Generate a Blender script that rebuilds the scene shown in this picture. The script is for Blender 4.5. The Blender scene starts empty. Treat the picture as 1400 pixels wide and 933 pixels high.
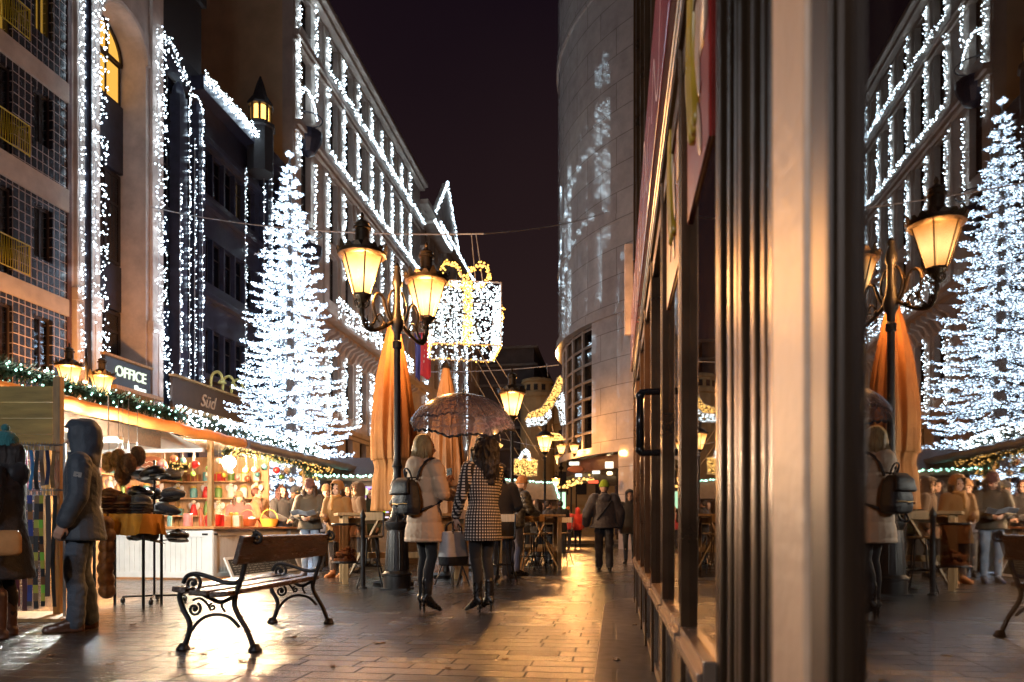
import bpy, bmesh, math, random
from mathutils import Vector, Matrix, Euler, noise
R = math.radians
rnd = random.Random(7)
sc = bpy.context.scene
col = sc.collection
# ---------------------------------------------------------------- camera frame
TAN = .14; PHI = math.atan(TAN); CP, SP = math.cos(PHI), math.sin(PHI); H = .85
def P(px, py, Z):                       # point seen at photo pixel (px,py), Z metres along the optical axis
    xc = (px-700)/1000*Z
    return Vector((xc*CP - Z*SP, Z*CP + xc*SP, H + (722-py)/1000*Z))
def G(px, py):                          # ground point
    v = P(px, py, 1000*H/(py-722)); v.z = 0; return v
def onX(px, py, X):                     # point on the plane x = X
    return P(px, py, X/(CP*(px-700)/1000 - SP))
def yX(px, X): return onX(px, 722, X).y
cam = bpy.data.cameras.new('camera'); camo = bpy.data.objects.new('camera', cam); col.objects.link(camo)
camo.location = (0, 0, H); camo.rotation_euler = (R(90), 0, PHI)
cam.sensor_width = 36; cam.lens = 36*1000/1400; cam.shift_y = (722-466.5)/1400
cam.clip_start = .02; cam.clip_end = 600
cam.dof.use_dof = True; cam.dof.focus_distance = 7.6; cam.dof.aperture_fstop = 2.8; cam.dof.aperture_blades = 9
sc.camera = camo
# ---------------------------------------------------------------- object helpers
def tag(o, label=None, cat=None, group=None, kind=None):
    if label: o['label'] = label
    if cat: o['category'] = cat
    if group: o['group'] = group
    if kind: o['kind'] = kind
    return o
def thing(name, label, cat, loc=(0,0,0), rz=0, group=None):
    o = bpy.data.objects.new(name, None); col.objects.link(o)
    o.location = loc; o.rotation_euler = (0, 0, rz); o.empty_display_size = .1
    return tag(o, label, cat, group)
def kids(o): return list(o.children)
def copy_tree(o, parent=None):
    ch = kids(o)
    c = o.copy(); col.objects.link(c); c.parent = parent
    for k in ch: copy_tree(k, c)
    return c
def frame_of(d):
    d = d.normalized(); a = Vector((0,0,1)) if abs(d.z) < .95 else Vector((0,1,0))
    u = a.cross(d).normalized(); return u, d.cross(u).normalized()
TSC = bpy.data.scenes.new('workbench')           # a side scene where modifiers are applied; removed at the end
def baked(tmp):
    with bpy.context.temp_override(scene=TSC, view_layer=TSC.view_layers[0]):
        dg = bpy.context.evaluated_depsgraph_get(); dg.update()
        return bpy.data.meshes.new_from_object(tmp.evaluated_get(dg))
class MB:
    def __init__(s, off=(0,0,0)): s.v = []; s.f = []; s.m = []; s.off = Vector(off)
    def add(s, vs, fs, mi=0):
        n = len(s.v); s.v += [Vector(p) - s.off for p in vs]
        for f in fs: s.f.append([i+n for i in f]); s.m.append(mi)
        return s
    def box(s, x0, x1, y0, y1, z0, z1, mi=0, M=None):
        vs = [Vector((x,y,z)) for z in (z0,z1) for y in (y0,y1) for x in (x0,x1)]
        if M is not None: vs = [M @ p for p in vs]
        return s.add(vs, [(0,2,3,1),(4,5,7,6),(0,1,5,4),(2,6,7,3),(0,4,6,2),(1,3,7,5)], mi)
    def rings(s, rs, caps=True, mi=0, closed=False):
        n = len(rs[0]); vs = [p for r in rs for p in r]; fs = []
        k = len(rs)
        for i in range(k if closed else k-1):
            for j in range(n):
                a, b = i*n+j, i*n+(j+1)%n; c = ((i+1)%k)*n
                fs.append((a, b, c+(j+1)%n, c+j))
        if caps and not closed: fs.append(tuple(range(n-1,-1,-1))); fs.append(tuple((k-1)*n+j for j in range(n)))
        return s.add(vs, fs, mi)
    def tube(s, pts, r, seg=8, caps=True, mi=0, closed=False):
        pts = [Vector(p) for p in pts]; k = len(pts)
        rr = r if isinstance(r, (list, tuple)) else [r]*k
        rs = []; u = None
        for i in range(k):
            a = pts[(i-1) % k] if (closed or i) else pts[0]; b = pts[(i+1) % k] if (closed or i < k-1) else pts[-1]
            d = (b-a)
            if d.length < 1e-9: d = Vector((0,0,1))
            d.normalize()
            if u is None: u, w = frame_of(d)
            else:
                u = u - d*u.dot(d)
                if u.length < 1e-6: u, w = frame_of(d)
                u.normalize(); w = d.cross(u)
            rs.append([pts[i] + (u*math.cos(t) + w*math.sin(t))*rr[i] for t in [2*math.pi*j/seg for j in range(seg)]])
        return s.rings(rs, caps, mi, closed)
    def lathe(s, prof, seg=16, c=(0,0,0), mi=0, sx=1, sy=1, M=None, a0=0):
        c = Vector(c); rs = []
        for r, z in prof:
            ring = [Vector((max(r,1e-4)*math.cos(a0+2*math.pi*j/seg)*sx, max(r,1e-4)*math.sin(a0+2*math.pi*j/seg)*sy, z)) for j in range(seg)]
            rs.append([(M @ p if M is not None else p) + c for p in ring])
        return s.rings(rs, True, mi)
    def ball(s, c, r, seg=12, rings=8, mi=0, M=None):
        r = (r,r,r) if not isinstance(r, (tuple, list)) else r
        prof = [(math.sin(math.pi*i/rings), -math.cos(math.pi*i/rings)) for i in range(rings+1)]
        rs = []
        for a, z in prof:
            ring = [Vector((max(a,1e-3)*math.cos(2*math.pi*j/seg)*r[0], max(a,1e-3)*math.sin(2*math.pi*j/seg)*r[1], z*r[2])) for j in range(seg)]
            rs.append([(M @ p if M is not None else p) + Vector(c) for p in ring])
        return s.rings(rs, True, mi)
    def cap(s, p, q, r1, r2, seg=12, mi=0):
        p, q = Vector(p), Vector(q); d = q-p
        if d.length < 1e-6: return s.ball(p, r1)
        u, w = frame_of(d); d = d.normalized(); rs = []
        for a in (-88, -60, -30, 0): rs.append((p + d*(r1*math.sin(R(a))), r1*math.cos(R(a))))
        for a in (0, 30, 60, 88): rs.append((q + d*(r2*math.sin(R(a))), r2*math.cos(R(a))))
        return s.rings([[c + (u*math.cos(t)+w*math.sin(t))*r for t in [2*math.pi*j/seg for j in range(seg)]] for c, r in rs], True, mi)
    def chain(s, pts, rs, mi=0, seg=12):
        for i in range(len(pts)-1): s.cap(pts[i], pts[i+1], rs[i], rs[i+1], seg, mi)
        return s
    def prism(s, poly, fn, d0, d1, mi=0):           # polygon (a,b) extruded between depths; fn(a,b,d) -> point
        n = len(poly); vs = [fn(a,b,d0) for a,b in poly] + [fn(a,b,d1) for a,b in poly]
        fs = [tuple(range(n)), tuple(range(2*n-1, n-1, -1))] + [(i, i+n, (i+1)%n+n, (i+1)%n) for i in range(n)]
        return s.add(vs, fs, mi)
    def octa(s, c, r, mi=0):
        c = Vector(c)
        return s.add([c+Vector(p)*r for p in ((1,0,0),(-1,0,0),(0,1,0),(0,-1,0),(0,0,1),(0,0,-1))],
              [(0,2,4),(2,1,4),(1,3,4),(3,0,4),(2,0,5),(1,2,5),(3,1,5),(0,3,5)], mi)
    def data(s, name):
        me = bpy.data.meshes.new(name); me.from_pydata([tuple(p) for p in s.v], [], s.f); return me
    def build(s, name, mat, parent=None, smooth=False, bevel=0, loc=None, fix=True):
        me = s.data(name)
        mats = mat if isinstance(mat, (list, tuple)) else [mat]
        for m in mats: me.materials.append(m)
        if len(mats) > 1: me.polygons.foreach_set('material_index', s.m)
        if fix:
            b = bmesh.new(); b.from_mesh(me); bmesh.ops.recalc_face_normals(b, faces=b.faces); b.to_mesh(me); b.free()
        if smooth:
            me.polygons.foreach_set('use_smooth', [True]*len(me.polygons))
            if smooth == 'auto':
                try: me.set_sharp_from_angle(angle=R(40))
                except Exception: pass
        o = bpy.data.objects.new(name, me); col.objects.link(o)
        if parent is not None: o.parent = parent
        if loc is not None: o.location = loc
        if bevel:
            b = o.modifiers.new('bevel', 'BEVEL'); b.width = bevel; b.segments = 2; b.limit_method = 'ANGLE'; b.harden_normals = False
        return o
    def solid(s, name, mat, parent=None, voxel=.01, smooth=3, fn=None, fac=.5):   # union by voxel remesh, one continuous skin
        tmp = bpy.data.objects.new('tmp', s.data('tmp')); TSC.collection.objects.link(tmp)
        b = bmesh.new(); b.from_mesh(tmp.data); bmesh.ops.recalc_face_normals(b, faces=b.faces); b.to_mesh(tmp.data); b.free()
        m = tmp.modifiers.new('r', 'REMESH'); m.mode = 'VOXEL'; m.voxel_size = voxel
        if smooth:
            k = tmp.modifiers.new('s', 'SMOOTH'); k.iterations = smooth; k.factor = fac
        me = baked(tmp); me.name = name; bpy.data.objects.remove(tmp)
        if fn:
            k = len(me.vertices); ns = [0.0]*(3*k); cs = [0.0]*(3*k); me.vertex_normals.foreach_get('vector', ns); me.vertices.foreach_get('co', cs); out = []
            for i in range(0, 3*k, 3): out += fn(Vector(cs[i:i+3]), Vector(ns[i:i+3]))[:]
            me.vertices.foreach_set('co', out); me.update()
        me.materials.clear(); me.materials.append(mat)
        me.polygons.foreach_set('use_smooth', [True]*len(me.polygons))
        o = bpy.data.objects.new(name, me); col.objects.link(o); o.parent = parent
        return o
def bez(pts, n=8):                        # Catmull-Rom through points
    pts = [Vector(p) for p in pts]; out = []
    for i in range(len(pts)-1):
        a, b, c, d = pts[max(i-1,0)], pts[i], pts[i+1], pts[min(i+2,len(pts)-1)]
        for k in range(n):
            t = k/n
            out.append(.5*((2*b) + (c-a)*t + (2*a-5*b+4*c-d)*t*t + (3*b-a-3*c+d)*t**3))
    return out + [pts[-1]]
# ---------------------------------------------------------------- materials
def nt(name):
    m = bpy.data.materials.new(name); m.use_nodes = True; t = m.node_tree; t.nodes.clear()
    o = t.nodes.new('ShaderNodeOutputMaterial'); return m, t, o
def node(t, kind, **kw):
    n = t.nodes.new('ShaderNode'+kind)
    for k, v in kw.items():
        if k in n.inputs: n.inputs[k].default_value = v
        else: setattr(n, k, v)
    return n
def rgba(c): return (c[0], c[1], c[2], 1)
def mat(name, c, rough=.6, metal=0, var=.25, scale=6, bump=0, bscale=40, rvar=.1, c2=None, stretch=(1,1,1), spec=.5, coat=0, alpha=1, sheen=0):
    m, t, o = nt(name); L = t.links
    b = node(t, 'BsdfPrincipled', Metallic=metal, Roughness=rough); b.inputs['Specular IOR Level'].default_value = spec
    b.inputs['Coat Weight'].default_value = coat; b.inputs['Coat Roughness'].default_value = .08
    b.inputs['Sheen Weight'].default_value = sheen
    tc = node(t, 'TexCoord'); mp = node(t, 'Mapping'); mp.inputs['Scale'].default_value = stretch
    L.new(tc.outputs['Object'], mp.inputs['Vector'])
    n1 = node(t, 'TexNoise', Scale=scale, Detail=6, Roughness=.6); L.new(mp.outputs[0], n1.inputs['Vector'])
    rp = node(t, 'ValToRGB'); e = rp.color_ramp.elements
    d = c2 if c2 else tuple(x*(1-var) for x in c); u = tuple(min(1, x*(1+var)) for x in c) if not c2 else c
    e[0].position = .3; e[0].color = rgba(d); e[1].position = .7; e[1].color = rgba(u)
    L.new(n1.outputs[0], rp.inputs[0]); L.new(rp.outputs[0], b.inputs['Base Color'])
    if rvar:
        mr = node(t, 'MapRange'); mr.inputs[3].default_value = max(.03, rough-rvar); mr.inputs[4].default_value = min(1, rough+rvar)
        L.new(n1.outputs[0], mr.inputs[0]); L.new(mr.outputs[0], b.inputs['Roughness'])
    if bump:
        n2 = node(t, 'TexNoise', Scale=bscale, Detail=4); L.new(mp.outputs[0], n2.inputs['Vector'])
        bp = node(t, 'Bump', Strength=bump, Distance=.02); L.new(n2.outputs[0], bp.inputs['Height']); L.new(bp.outputs[0], b.inputs['Normal'])
    L.new(b.outputs[0], o.inputs[0])
    return m
def emit(name, c, s, vary=0):
    m, t, o = nt(name); e = node(t, 'Emission', Color=rgba(c), Strength=s)
    if vary:
        g = node(t, 'NewGeometry'); mr = node(t, 'MapRange'); mr.inputs[3].default_value = s*(1-vary); mr.inputs[4].default_value = s*(1+vary)
        t.links.new(g.outputs['Random Per Island'], mr.inputs[0]); t.links.new(mr.outputs[0], e.inputs['Strength'])
    t.links.new(e.outputs[0], o.inputs[0]); return m
def brickmat(name, c1, c2, mortar, w, h, ms=.02, off=.5, rough=.5, bump=.4, axes='yz', rvar=.1, spec=.5, grime=.3):
    m, t, o = nt(name); L = t.links
    tc = node(t, 'TexCoord'); sx = node(t, 'SeparateXYZ'); L.new(tc.outputs['Object'], sx.inputs[0])
    cb = node(t, 'CombineXYZ')
    if axes == 'yz':
        ad = node(t, 'Math', operation='ADD'); L.new(sx.outputs[0], ad.inputs[0]); L.new(sx.outputs[1], ad.inputs[1])
        L.new(ad.outputs[0], cb.inputs[0]); L.new(sx.outputs[2], cb.inputs[1])
    elif axes == 'xy': L.new(sx.outputs[0], cb.inputs[0]); L.new(sx.outputs[1], cb.inputs[1])
    elif axes == 'cyl':            # angle round the object's axis
        at = node(t, 'Math', operation='ARCTAN2'); L.new(sx.outputs[1], at.inputs[0]); L.new(sx.outputs[0], at.inputs[1])
        mu = node(t, 'Math', operation='MULTIPLY'); mu.inputs[1].default_value = 10; L.new(at.outputs[0], mu.inputs[0])
        L.new(mu.outputs[0], cb.inputs[0]); L.new(sx.outputs[2], cb.inputs[1])
    br = node(t, 'TexBrick', Scale=1); br.offset = off
    br.inputs['Color1'].default_value = rgba(c1); br.inputs['Color2'].default_value = rgba(c2); br.inputs['Mortar'].default_value = rgba(mortar)
    br.inputs['Mortar Size'].default_value = ms; br.inputs['Brick Width'].default_value = w; br.inputs['Row Height'].default_value = h; br.inputs['Bias'].default_value = 0
    L.new(cb.outputs[0], br.inputs['Vector'])
    ns = node(t, 'TexNoise', Scale=1.7, Detail=8, Roughness=.7); L.new(tc.outputs['Object'], ns.inputs['Vector'])
    mr = node(t, 'MapRange'); mr.inputs[1].default_value = .3; mr.inputs[2].default_value = .7; mr.inputs[3].default_value = 1-grime; mr.inputs[4].default_value = 1.0
    L.new(ns.outputs[0], mr.inputs[0])
    mx = node(t, 'Mix', data_type='RGBA', blend_type='MULTIPLY'); mx.inputs[0].default_value = 1
    L.new(br.outputs[0], mx.inputs[6]); L.new(mr.outputs[0], mx.inputs[7])
    b = node(t, 'BsdfPrincipled', Roughness=rough); b.inputs['Specular IOR Level'].default_value = spec
    L.new(mx.outputs[2], b.inputs['Base Color'])
    m2 = node(t, 'MapRange'); m2.inputs[3].default_value = max(.03, rough-rvar); m2.inputs[4].default_value = min(1, rough+rvar)
    n2 = node(t, 'TexNoise', Scale=9, Detail=6); L.new(tc.outputs['Object'], n2.inputs['Vector']); L.new(n2.outputs[0], m2.inputs[0]); L.new(m2.outputs[0], b.inputs['Roughness'])
    iv = node(t, 'Math', operation='SUBTRACT'); iv.inputs[0].default_value = 1; L.new(br.outputs['Fac'], iv.inputs[1])
    a2 = node(t, 'Math', operation='MULTIPLY_ADD'); a2.inputs[1].default_value = .25; L.new(n2.outputs[0], a2.inputs[0]); L.new(iv.outputs[0], a2.inputs[2])
    bp = node(t, 'Bump', Strength=bump, Distance=.015); L.new(a2.outputs[0], bp.inputs['Height']); L.new(bp.outputs[0], b.inputs['Normal'])
    L.new(b.outputs[0], o.inputs[0]); return m
def glassmat(name, tint=(.8,.85,.9), r0=.04, rough=.0):       # thin glass: Schlick reflectance over a clear tint
    m, t, o = nt(name); L = t.links
    tr = node(t, 'BsdfTransparent', Color=rgba(tint)); gl = node(t, 'BsdfGlossy', Roughness=rough)
    lw = node(t, 'LayerWeight'); lw.inputs['Blend'].default_value = .5
    pw = node(t, 'Math', operation='POWER'); pw.inputs[1].default_value = 5; L.new(lw.outputs['Facing'], pw.inputs[0])
    ma = node(t, 'Math', operation='MULTIPLY_ADD'); ma.inputs[1].default_value = 1-r0; ma.inputs[2].default_value = r0; L.new(pw.outputs[0], ma.inputs[0])
    mx = node(t, 'MixShader'); L.new(ma.outputs[0], mx.inputs[0]); L.new(tr.outputs[0], mx.inputs[1]); L.new(gl.outputs[0], mx.inputs[2]); L.new(mx.outputs[0], o.inputs[0]); return m
def lampglass(name, c, s, mixf=.6, edge=(1,.36,.07)):      # frosted pane: glows strongest at the height of the bulb behind it
    m, t, o = nt(name); L = t.links
    tr = node(t, 'BsdfTransparent'); e = node(t, 'Emission', Strength=s)
    tc = node(t, 'TexCoord'); sx = node(t, 'SeparateXYZ'); L.new(tc.outputs['Generated'], sx.inputs[0])
    nz = node(t, 'TexNoise', Scale=7, Detail=4); L.new(tc.outputs['Object'], nz.inputs['Vector'])
    sb = node(t, 'Math', operation='MULTIPLY_ADD'); sb.inputs[1].default_value = .25; sb.inputs[2].default_value = -.58; L.new(nz.outputs[0], sb.inputs[0])
    ad = node(t, 'Math', operation='ADD'); L.new(sx.outputs[2], ad.inputs[0]); L.new(sb.outputs[0], ad.inputs[1])
    ab = node(t, 'Math', operation='ABSOLUTE'); L.new(ad.outputs[0], ab.inputs[0])
    rp = node(t, 'ValToRGB'); q = rp.color_ramp.elements; q[0].position = .05; q[0].color = rgba([x*1.35 for x in c]); q[1].position = .52; q[1].color = rgba([x*.62 for x in edge])
    L.new(ab.outputs[0], rp.inputs[0]); L.new(rp.outputs[0], e.inputs['Color'])
    mx = node(t, 'MixShader'); mx.inputs[0].default_value = mixf
    L.new(tr.outputs[0], mx.inputs[1]); L.new(e.outputs[0], mx.inputs[2]); L.new(mx.outputs[0], o.inputs[0]); return m
def point(name, loc, c, watts, r=.1, parent=None):
    l = bpy.data.lights.new(name, 'POINT'); l.color = c; l.energy = watts; l.shadow_soft_size = r
    l.cycles.use_multiple_importance_sampling = False
    o = bpy.data.objects.new(name, l); col.objects.link(o); o.location = loc
    if parent is not None: o.parent = parent
    return o
M = {}
M['bulb'] = emit('bulb_white', (.68,.87,1), 3.2, .7)
M['bulb_far'] = emit('bulb_white_facade', (.64,.85,1), 3.4, .7)
M['bulb_tree'] = emit('bulb_tree', (.52,.74,1), 2.1, .75)
M['bulb_box'] = emit('bulb_box', (.74,.90,.95), 1.1, .7)
M['bulb_gold'] = emit('bulb_gold', (1,.46,.08), .9, .5)
M['bulb_warm'] = emit('bulb_warm', (1,.53,.13), .5, .5)
M['bulb_green'] = emit('bulb_green', (.40,1,.74), 2, .6)
M['lamp'] = lampglass('lantern_glass', (1,.56,.20), .72, .85)
M['lamp_far'] = lampglass('lantern_glass_far', (1,.54,.17), .85, .85)
M['lamp_fill'] = lampglass('lantern_glass_fill', (.85,.95,1), .7, .85, (.6,.75,1))  # glass of the added fill lamp behind the camera
M['iron'] = mat('black_iron', (.018,.017,.018), .38, .4, .4, 9, .25, 60)
M['iron_gold'] = mat('weathered_bronze_iron', (.06,.042,.025), .4, .6, .4, 9, .25, 40)
M['steel'] = mat('dull_steel', (.35,.34,.33), .35, .9)
M['wire'] = mat('wire', (.42,.40,.40), .5, .2)
M['plank'] = mat('bench_plank', (.085,.05,.032), .26, 0, .4, 3, .3, 30, .1, stretch=(9,1,9))
M['wood'] = mat('pine_wood', (.34,.2,.075), .5, 0, .35, 3, .25, 25, .1, stretch=(6,6,1))
M['wood_dark'] = mat('dark_wood', (.07,.042,.026), .5, 0, .4, 3, .25, 25, .1, stretch=(1,8,8))
M['table_wood'] = mat('table_wood', (.30,.19,.09), .4, 0, .35, 3, .2, 25, .1, stretch=(8,8,1))
M['orange_tarp'] = mat('orange_tarp', (.62,.25,.06), .5, 0, .2, 3, .3, 12)
M['grey_tarp'] = mat('grey_tarp', (.10,.10,.13), .5, 0, .2, 3, .3, 12)
M['white_tarp'] = mat('white_tarp', (.72,.70,.64), .5, 0, .1, 2, .3, 8)
M['white_paint'] = mat('white_board', (.74,.73,.72), .45, 0, .08, 4)
M['parasol'] = mat('parasol_cloth', (.46,.19,.05), .8, 0, .25, 3, .4, 30, c2=(.32,.12,.03))
M['parasol_brown'] = mat('brown_parasol_cloth', (.30,.17,.09), .8, 0, .25, 3, .4, 30)
M['pine'] = mat('pine_needles', (.03,.06,.035), .6, 0, .5, 20)
M['black_cloth'] = mat('black_cloth', (.014,.013,.015), .8, 0, .4, 10, .2, 60)
M['glass_dark'] = glassmat('window_glass', (.62,.64,.68), .08, .02)
M['shade'] = mat('dark_interior', (.018,.017,.022), .8)
# ---------------------------------------------------------------- world, ground
w = bpy.data.worlds.new('World'); sc.world = w; w.use_nodes = True
t = w.node_tree; bg = t.nodes['Background']
tc = t.nodes.new('ShaderNodeTexCoord'); sx = t.nodes.new('ShaderNodeSeparateXYZ'); t.links.new(tc.outputs['Generated'], sx.inputs[0])
nz = t.nodes.new('ShaderNodeTexNoise'); nz.inputs['Scale'].default_value = 2.2; nz.inputs['Detail'].default_value = 5; t.links.new(tc.outputs['Generated'], nz.inputs['Vector'])
ma = t.nodes.new('ShaderNodeMath'); ma.operation = 'MULTIPLY_ADD'; ma.inputs[1].default_value = .25; t.links.new(nz.outputs[0], ma.inputs[0]); t.links.new(sx.outputs[2], ma.inputs[2])
rp = t.nodes.new('ShaderNodeValToRGB'); t.links.new(ma.outputs[0], rp.inputs[0]); t.links.new(rp.outputs[0], bg.inputs['Color'])
e = rp.color_ramp.elements; e[0].position = .1; e[0].color = (.007,.0037,.0032,1); e[1].position = .75; e[1].color = (.0016,.0008,.0014,1)
bg.inputs['Strength'].default_value = 1
def paving_material():                      # rain-wet granite setts: every stone has its own tilt, tone and gloss; joints are rough and dark
    m, t, o = nt('wet_paving'); L = t.links
    tc = node(t, 'TexCoord')
    nw = node(t, 'TexNoise', Scale=.7, Detail=2); L.new(tc.outputs['Object'], nw.inputs['Vector'])
    vm = node(t, 'VectorMath', operation='MULTIPLY_ADD'); vm.inputs[1].default_value = (.03,.03,0); L.new(nw.outputs[1], vm.inputs[0]); L.new(tc.outputs['Object'], vm.inputs[2])
    def brick(c1, c2, mo):
        br = node(t, 'TexBrick', Scale=1); br.offset = .5; br.squash_frequency = 3; br.squash = .7
        for k, v in (('Color1', c1), ('Color2', c2), ('Mortar', mo), ('Mortar Size', .008), ('Brick Width', .50), ('Row Height', .18), ('Mortar Smooth', .3), ('Bias', 0)): br.inputs[k].default_value = v
        L.new(vm.outputs[0], br.inputs['Vector']); return br
    br = brick((.036,.029,.027,1), (.015,.014,.016,1), (.014,.011,.009,1)); rn = brick((0,0,0,1), (1,1,1,1), (.5,.5,.5,1))
    n1 = node(t, 'TexNoise', Scale=.55, Detail=4, Roughness=.55); L.new(tc.outputs['Object'], n1.inputs['Vector'])
    n2 = node(t, 'TexNoise', Scale=34, Detail=6, Roughness=.75); L.new(tc.outputs['Object'], n2.inputs['Vector'])
    n3 = node(t, 'TexNoise', Scale=7, Detail=5); L.new(tc.outputs['Object'], n3.inputs['Vector'])
    def ma(a, mul, add):
        x = node(t, 'Math', operation='MULTIPLY_ADD'); x.inputs[1].default_value = mul; L.new(a, x.inputs[0])
        if isinstance(add, float): x.inputs[2].default_value = add
        else: L.new(add, x.inputs[2])
        return x.outputs[0]
    rough = ma(br.outputs['Fac'], .45, ma(rn.outputs[0], .14, ma(n2.outputs[0], .16, ma(n1.outputs[0], .34, -.10))))
    cl = node(t, 'Clamp', Min=.07, Max=.8); L.new(rough, cl.inputs[0])
    sp = ma(br.outputs['Fac'], -.8, .95)
    hgt = ma(br.outputs['Fac'], -1.1, ma(n2.outputs[0], .42, ma(n3.outputs[0], .8, ma(rn.outputs[0], .3, 0.0))))
    bp = node(t, 'Bump', Strength=.95, Distance=.014); L.new(hgt, bp.inputs['Height'])
    sb = node(t, 'VectorMath', operation='SUBTRACT'); sb.inputs[1].default_value = (.5,.5,.5); 
    n4 = node(t, 'TexWhiteNoise'); n4.noise_dimensions = '1D'; L.new(rn.outputs[0], n4.inputs['W']); L.new(n4.outputs['Color'], sb.inputs[0])
    sc_ = node(t, 'VectorMath', operation='MULTIPLY_ADD'); sc_.inputs[1].default_value = (.022,.022,0); L.new(sb.outputs[0], sc_.inputs[0]); L.new(bp.outputs[0], sc_.inputs[2])
    nn = node(t, 'VectorMath', operation='NORMALIZE'); L.new(sc_.outputs[0], nn.inputs[0])
    b = node(t, 'BsdfPrincipled'); b.inputs['Coat Weight'].default_value = .45; b.inputs['Coat Roughness'].default_value = .16; b.inputs['Coat IOR'].default_value = 1.4; L.new(nn.outputs[0], b.inputs['Coat Normal']); L.new(sp, b.inputs['Specular IOR Level'])
    mx = node(t, 'Mix', data_type='RGBA', blend_type='MULTIPLY'); mx.inputs[0].default_value = .7; L.new(br.outputs[0], mx.inputs[6]); L.new(n3.outputs[0], mx.inputs[7])
    L.new(mx.outputs[2], b.inputs['Base Color']); L.new(cl.outputs[0], b.inputs['Roughness']); L.new(nn.outputs[0], b.inputs['Normal']); L.new(b.outputs[0], o.inputs[0])
    return m
M['paving'] = paving_material()
g = MB().add([(-200,-60,0),(200,-60,0),(200,300,0),(-200,300,0)], [(0,1,2,3)]).build('street_paving', M['paving']); tag(g, kind='structure')
M['slab'] = brickmat('shop_slab', (.085,.07,.062), (.065,.054,.05), (.02,.016,.014), 1.9, 1.1, .014, .3, .38, .2, 'xy', .12, .5, .35)
s = MB()
s.prism([(-.11,-2),(.24,-2),(.24,8.9),(.06,8.75),(-.11,8.15)], lambda a,b,d: (a,b,d), 0, .012)
tag(s.build('pavement_strip', M['slab'], bevel=.004), kind='structure')
s = MB(); q = P(800, 745, 37)
s.box(q.x-2.5, 3, 33, 60, 0, .14); s.box(q.x-2.2, 3, 33.5, 60, .14, .28)
tag(s.build('pavement_steps', M['slab']), kind='structure')

M['leaf'] = mat('wet_leaf', (.10,.05,.02), .35, 0, .5, 30)
for px, py in ((232,893),(262,888),(279,896),(181,855),(70,897),(52,889),(331,905),(402,872),(520,880),(706,800),(733,805),(745,842),(772,866),(843,905),(868,857),(690,902),(612,915),(560,861),(150,908),(455,912)):
    q = G(px, py); b = MB(); n = 9; a0 = rnd.uniform(0,6); L_ = rnd.uniform(.018,.04)
    top = [Vector((L_*math.cos(2*math.pi*i/n)*(1+.3*math.sin(i*2.2)), L_*.6*math.sin(2*math.pi*i/n), .006+.006*math.sin(i*1.7))) for i in range(n)]
    b.add(top+[Vector((0,0,.009))]+[Vector((p.x,p.y,max(.002,p.z-.004))) for p in top], [(i,(i+1)%n,n) for i in range(n)]+[(i,n+1+i,n+1+(i+1)%n,(i+1)%n) for i in range(n)]+[tuple(n+1+i for i in range(n-1,-1,-1))])
    b.tube([(L_,0,.006),(L_*1.7,.003,.005)], .0012, 4)
    if -.11 < q.x < .24: q.z = .012
    o = b.build('fallen_leaf', M['leaf'], loc=q); o.rotation_euler.z = a0; tag(o, 'small brown wet leaf or scrap lying on the paving', 'leaf', 'scraps on the paving')

# ---------------------------------------------------------------- light strings
def bulbs(pts, r, m, name='light_string', label=None, cat='light string', group=None, parent=None, wire=None, org=None, jit=.25, kind=None):
    org = Vector(org if org is not None else (pts[0] if parent is None else (0,0,0)))
    b = MB(org)
    for p in pts: b.octa(p, r*(1+rnd.uniform(-jit,jit)))
    mats = [m]
    if wire:
        for ln in wire: b.tube(ln, .012, 4, mi=1)
        mats = [m, M['wire']]
    o = b.build(name, mats, parent, loc=(org if parent is None else None), fix=False)
    if label: tag(o, label, cat, group)
    if kind: o['kind'] = kind
    return o
def curtain_pts(X, y0, y1, z0, z1, n, dx=.05):
    return [(X+rnd.uniform(0,dx), rnd.uniform(y0,y1), rnd.uniform(z0,z1)) for _ in range(n)]
def strand_pts(a, b, n, w=.12):
    a, b = Vector(a), Vector(b)
    return [a.lerp(b, (i+rnd.random()*.8)/n) + Vector((rnd.uniform(-w,w)*.4, rnd.uniform(-w,w), rnd.uniform(-w,w))) for i in range(n)]
ORD = ['first','second','third','fourth','fifth','sixth','seventh','eighth','ninth','tenth','eleventh','twelfth','thirteenth','fourteenth']

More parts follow.
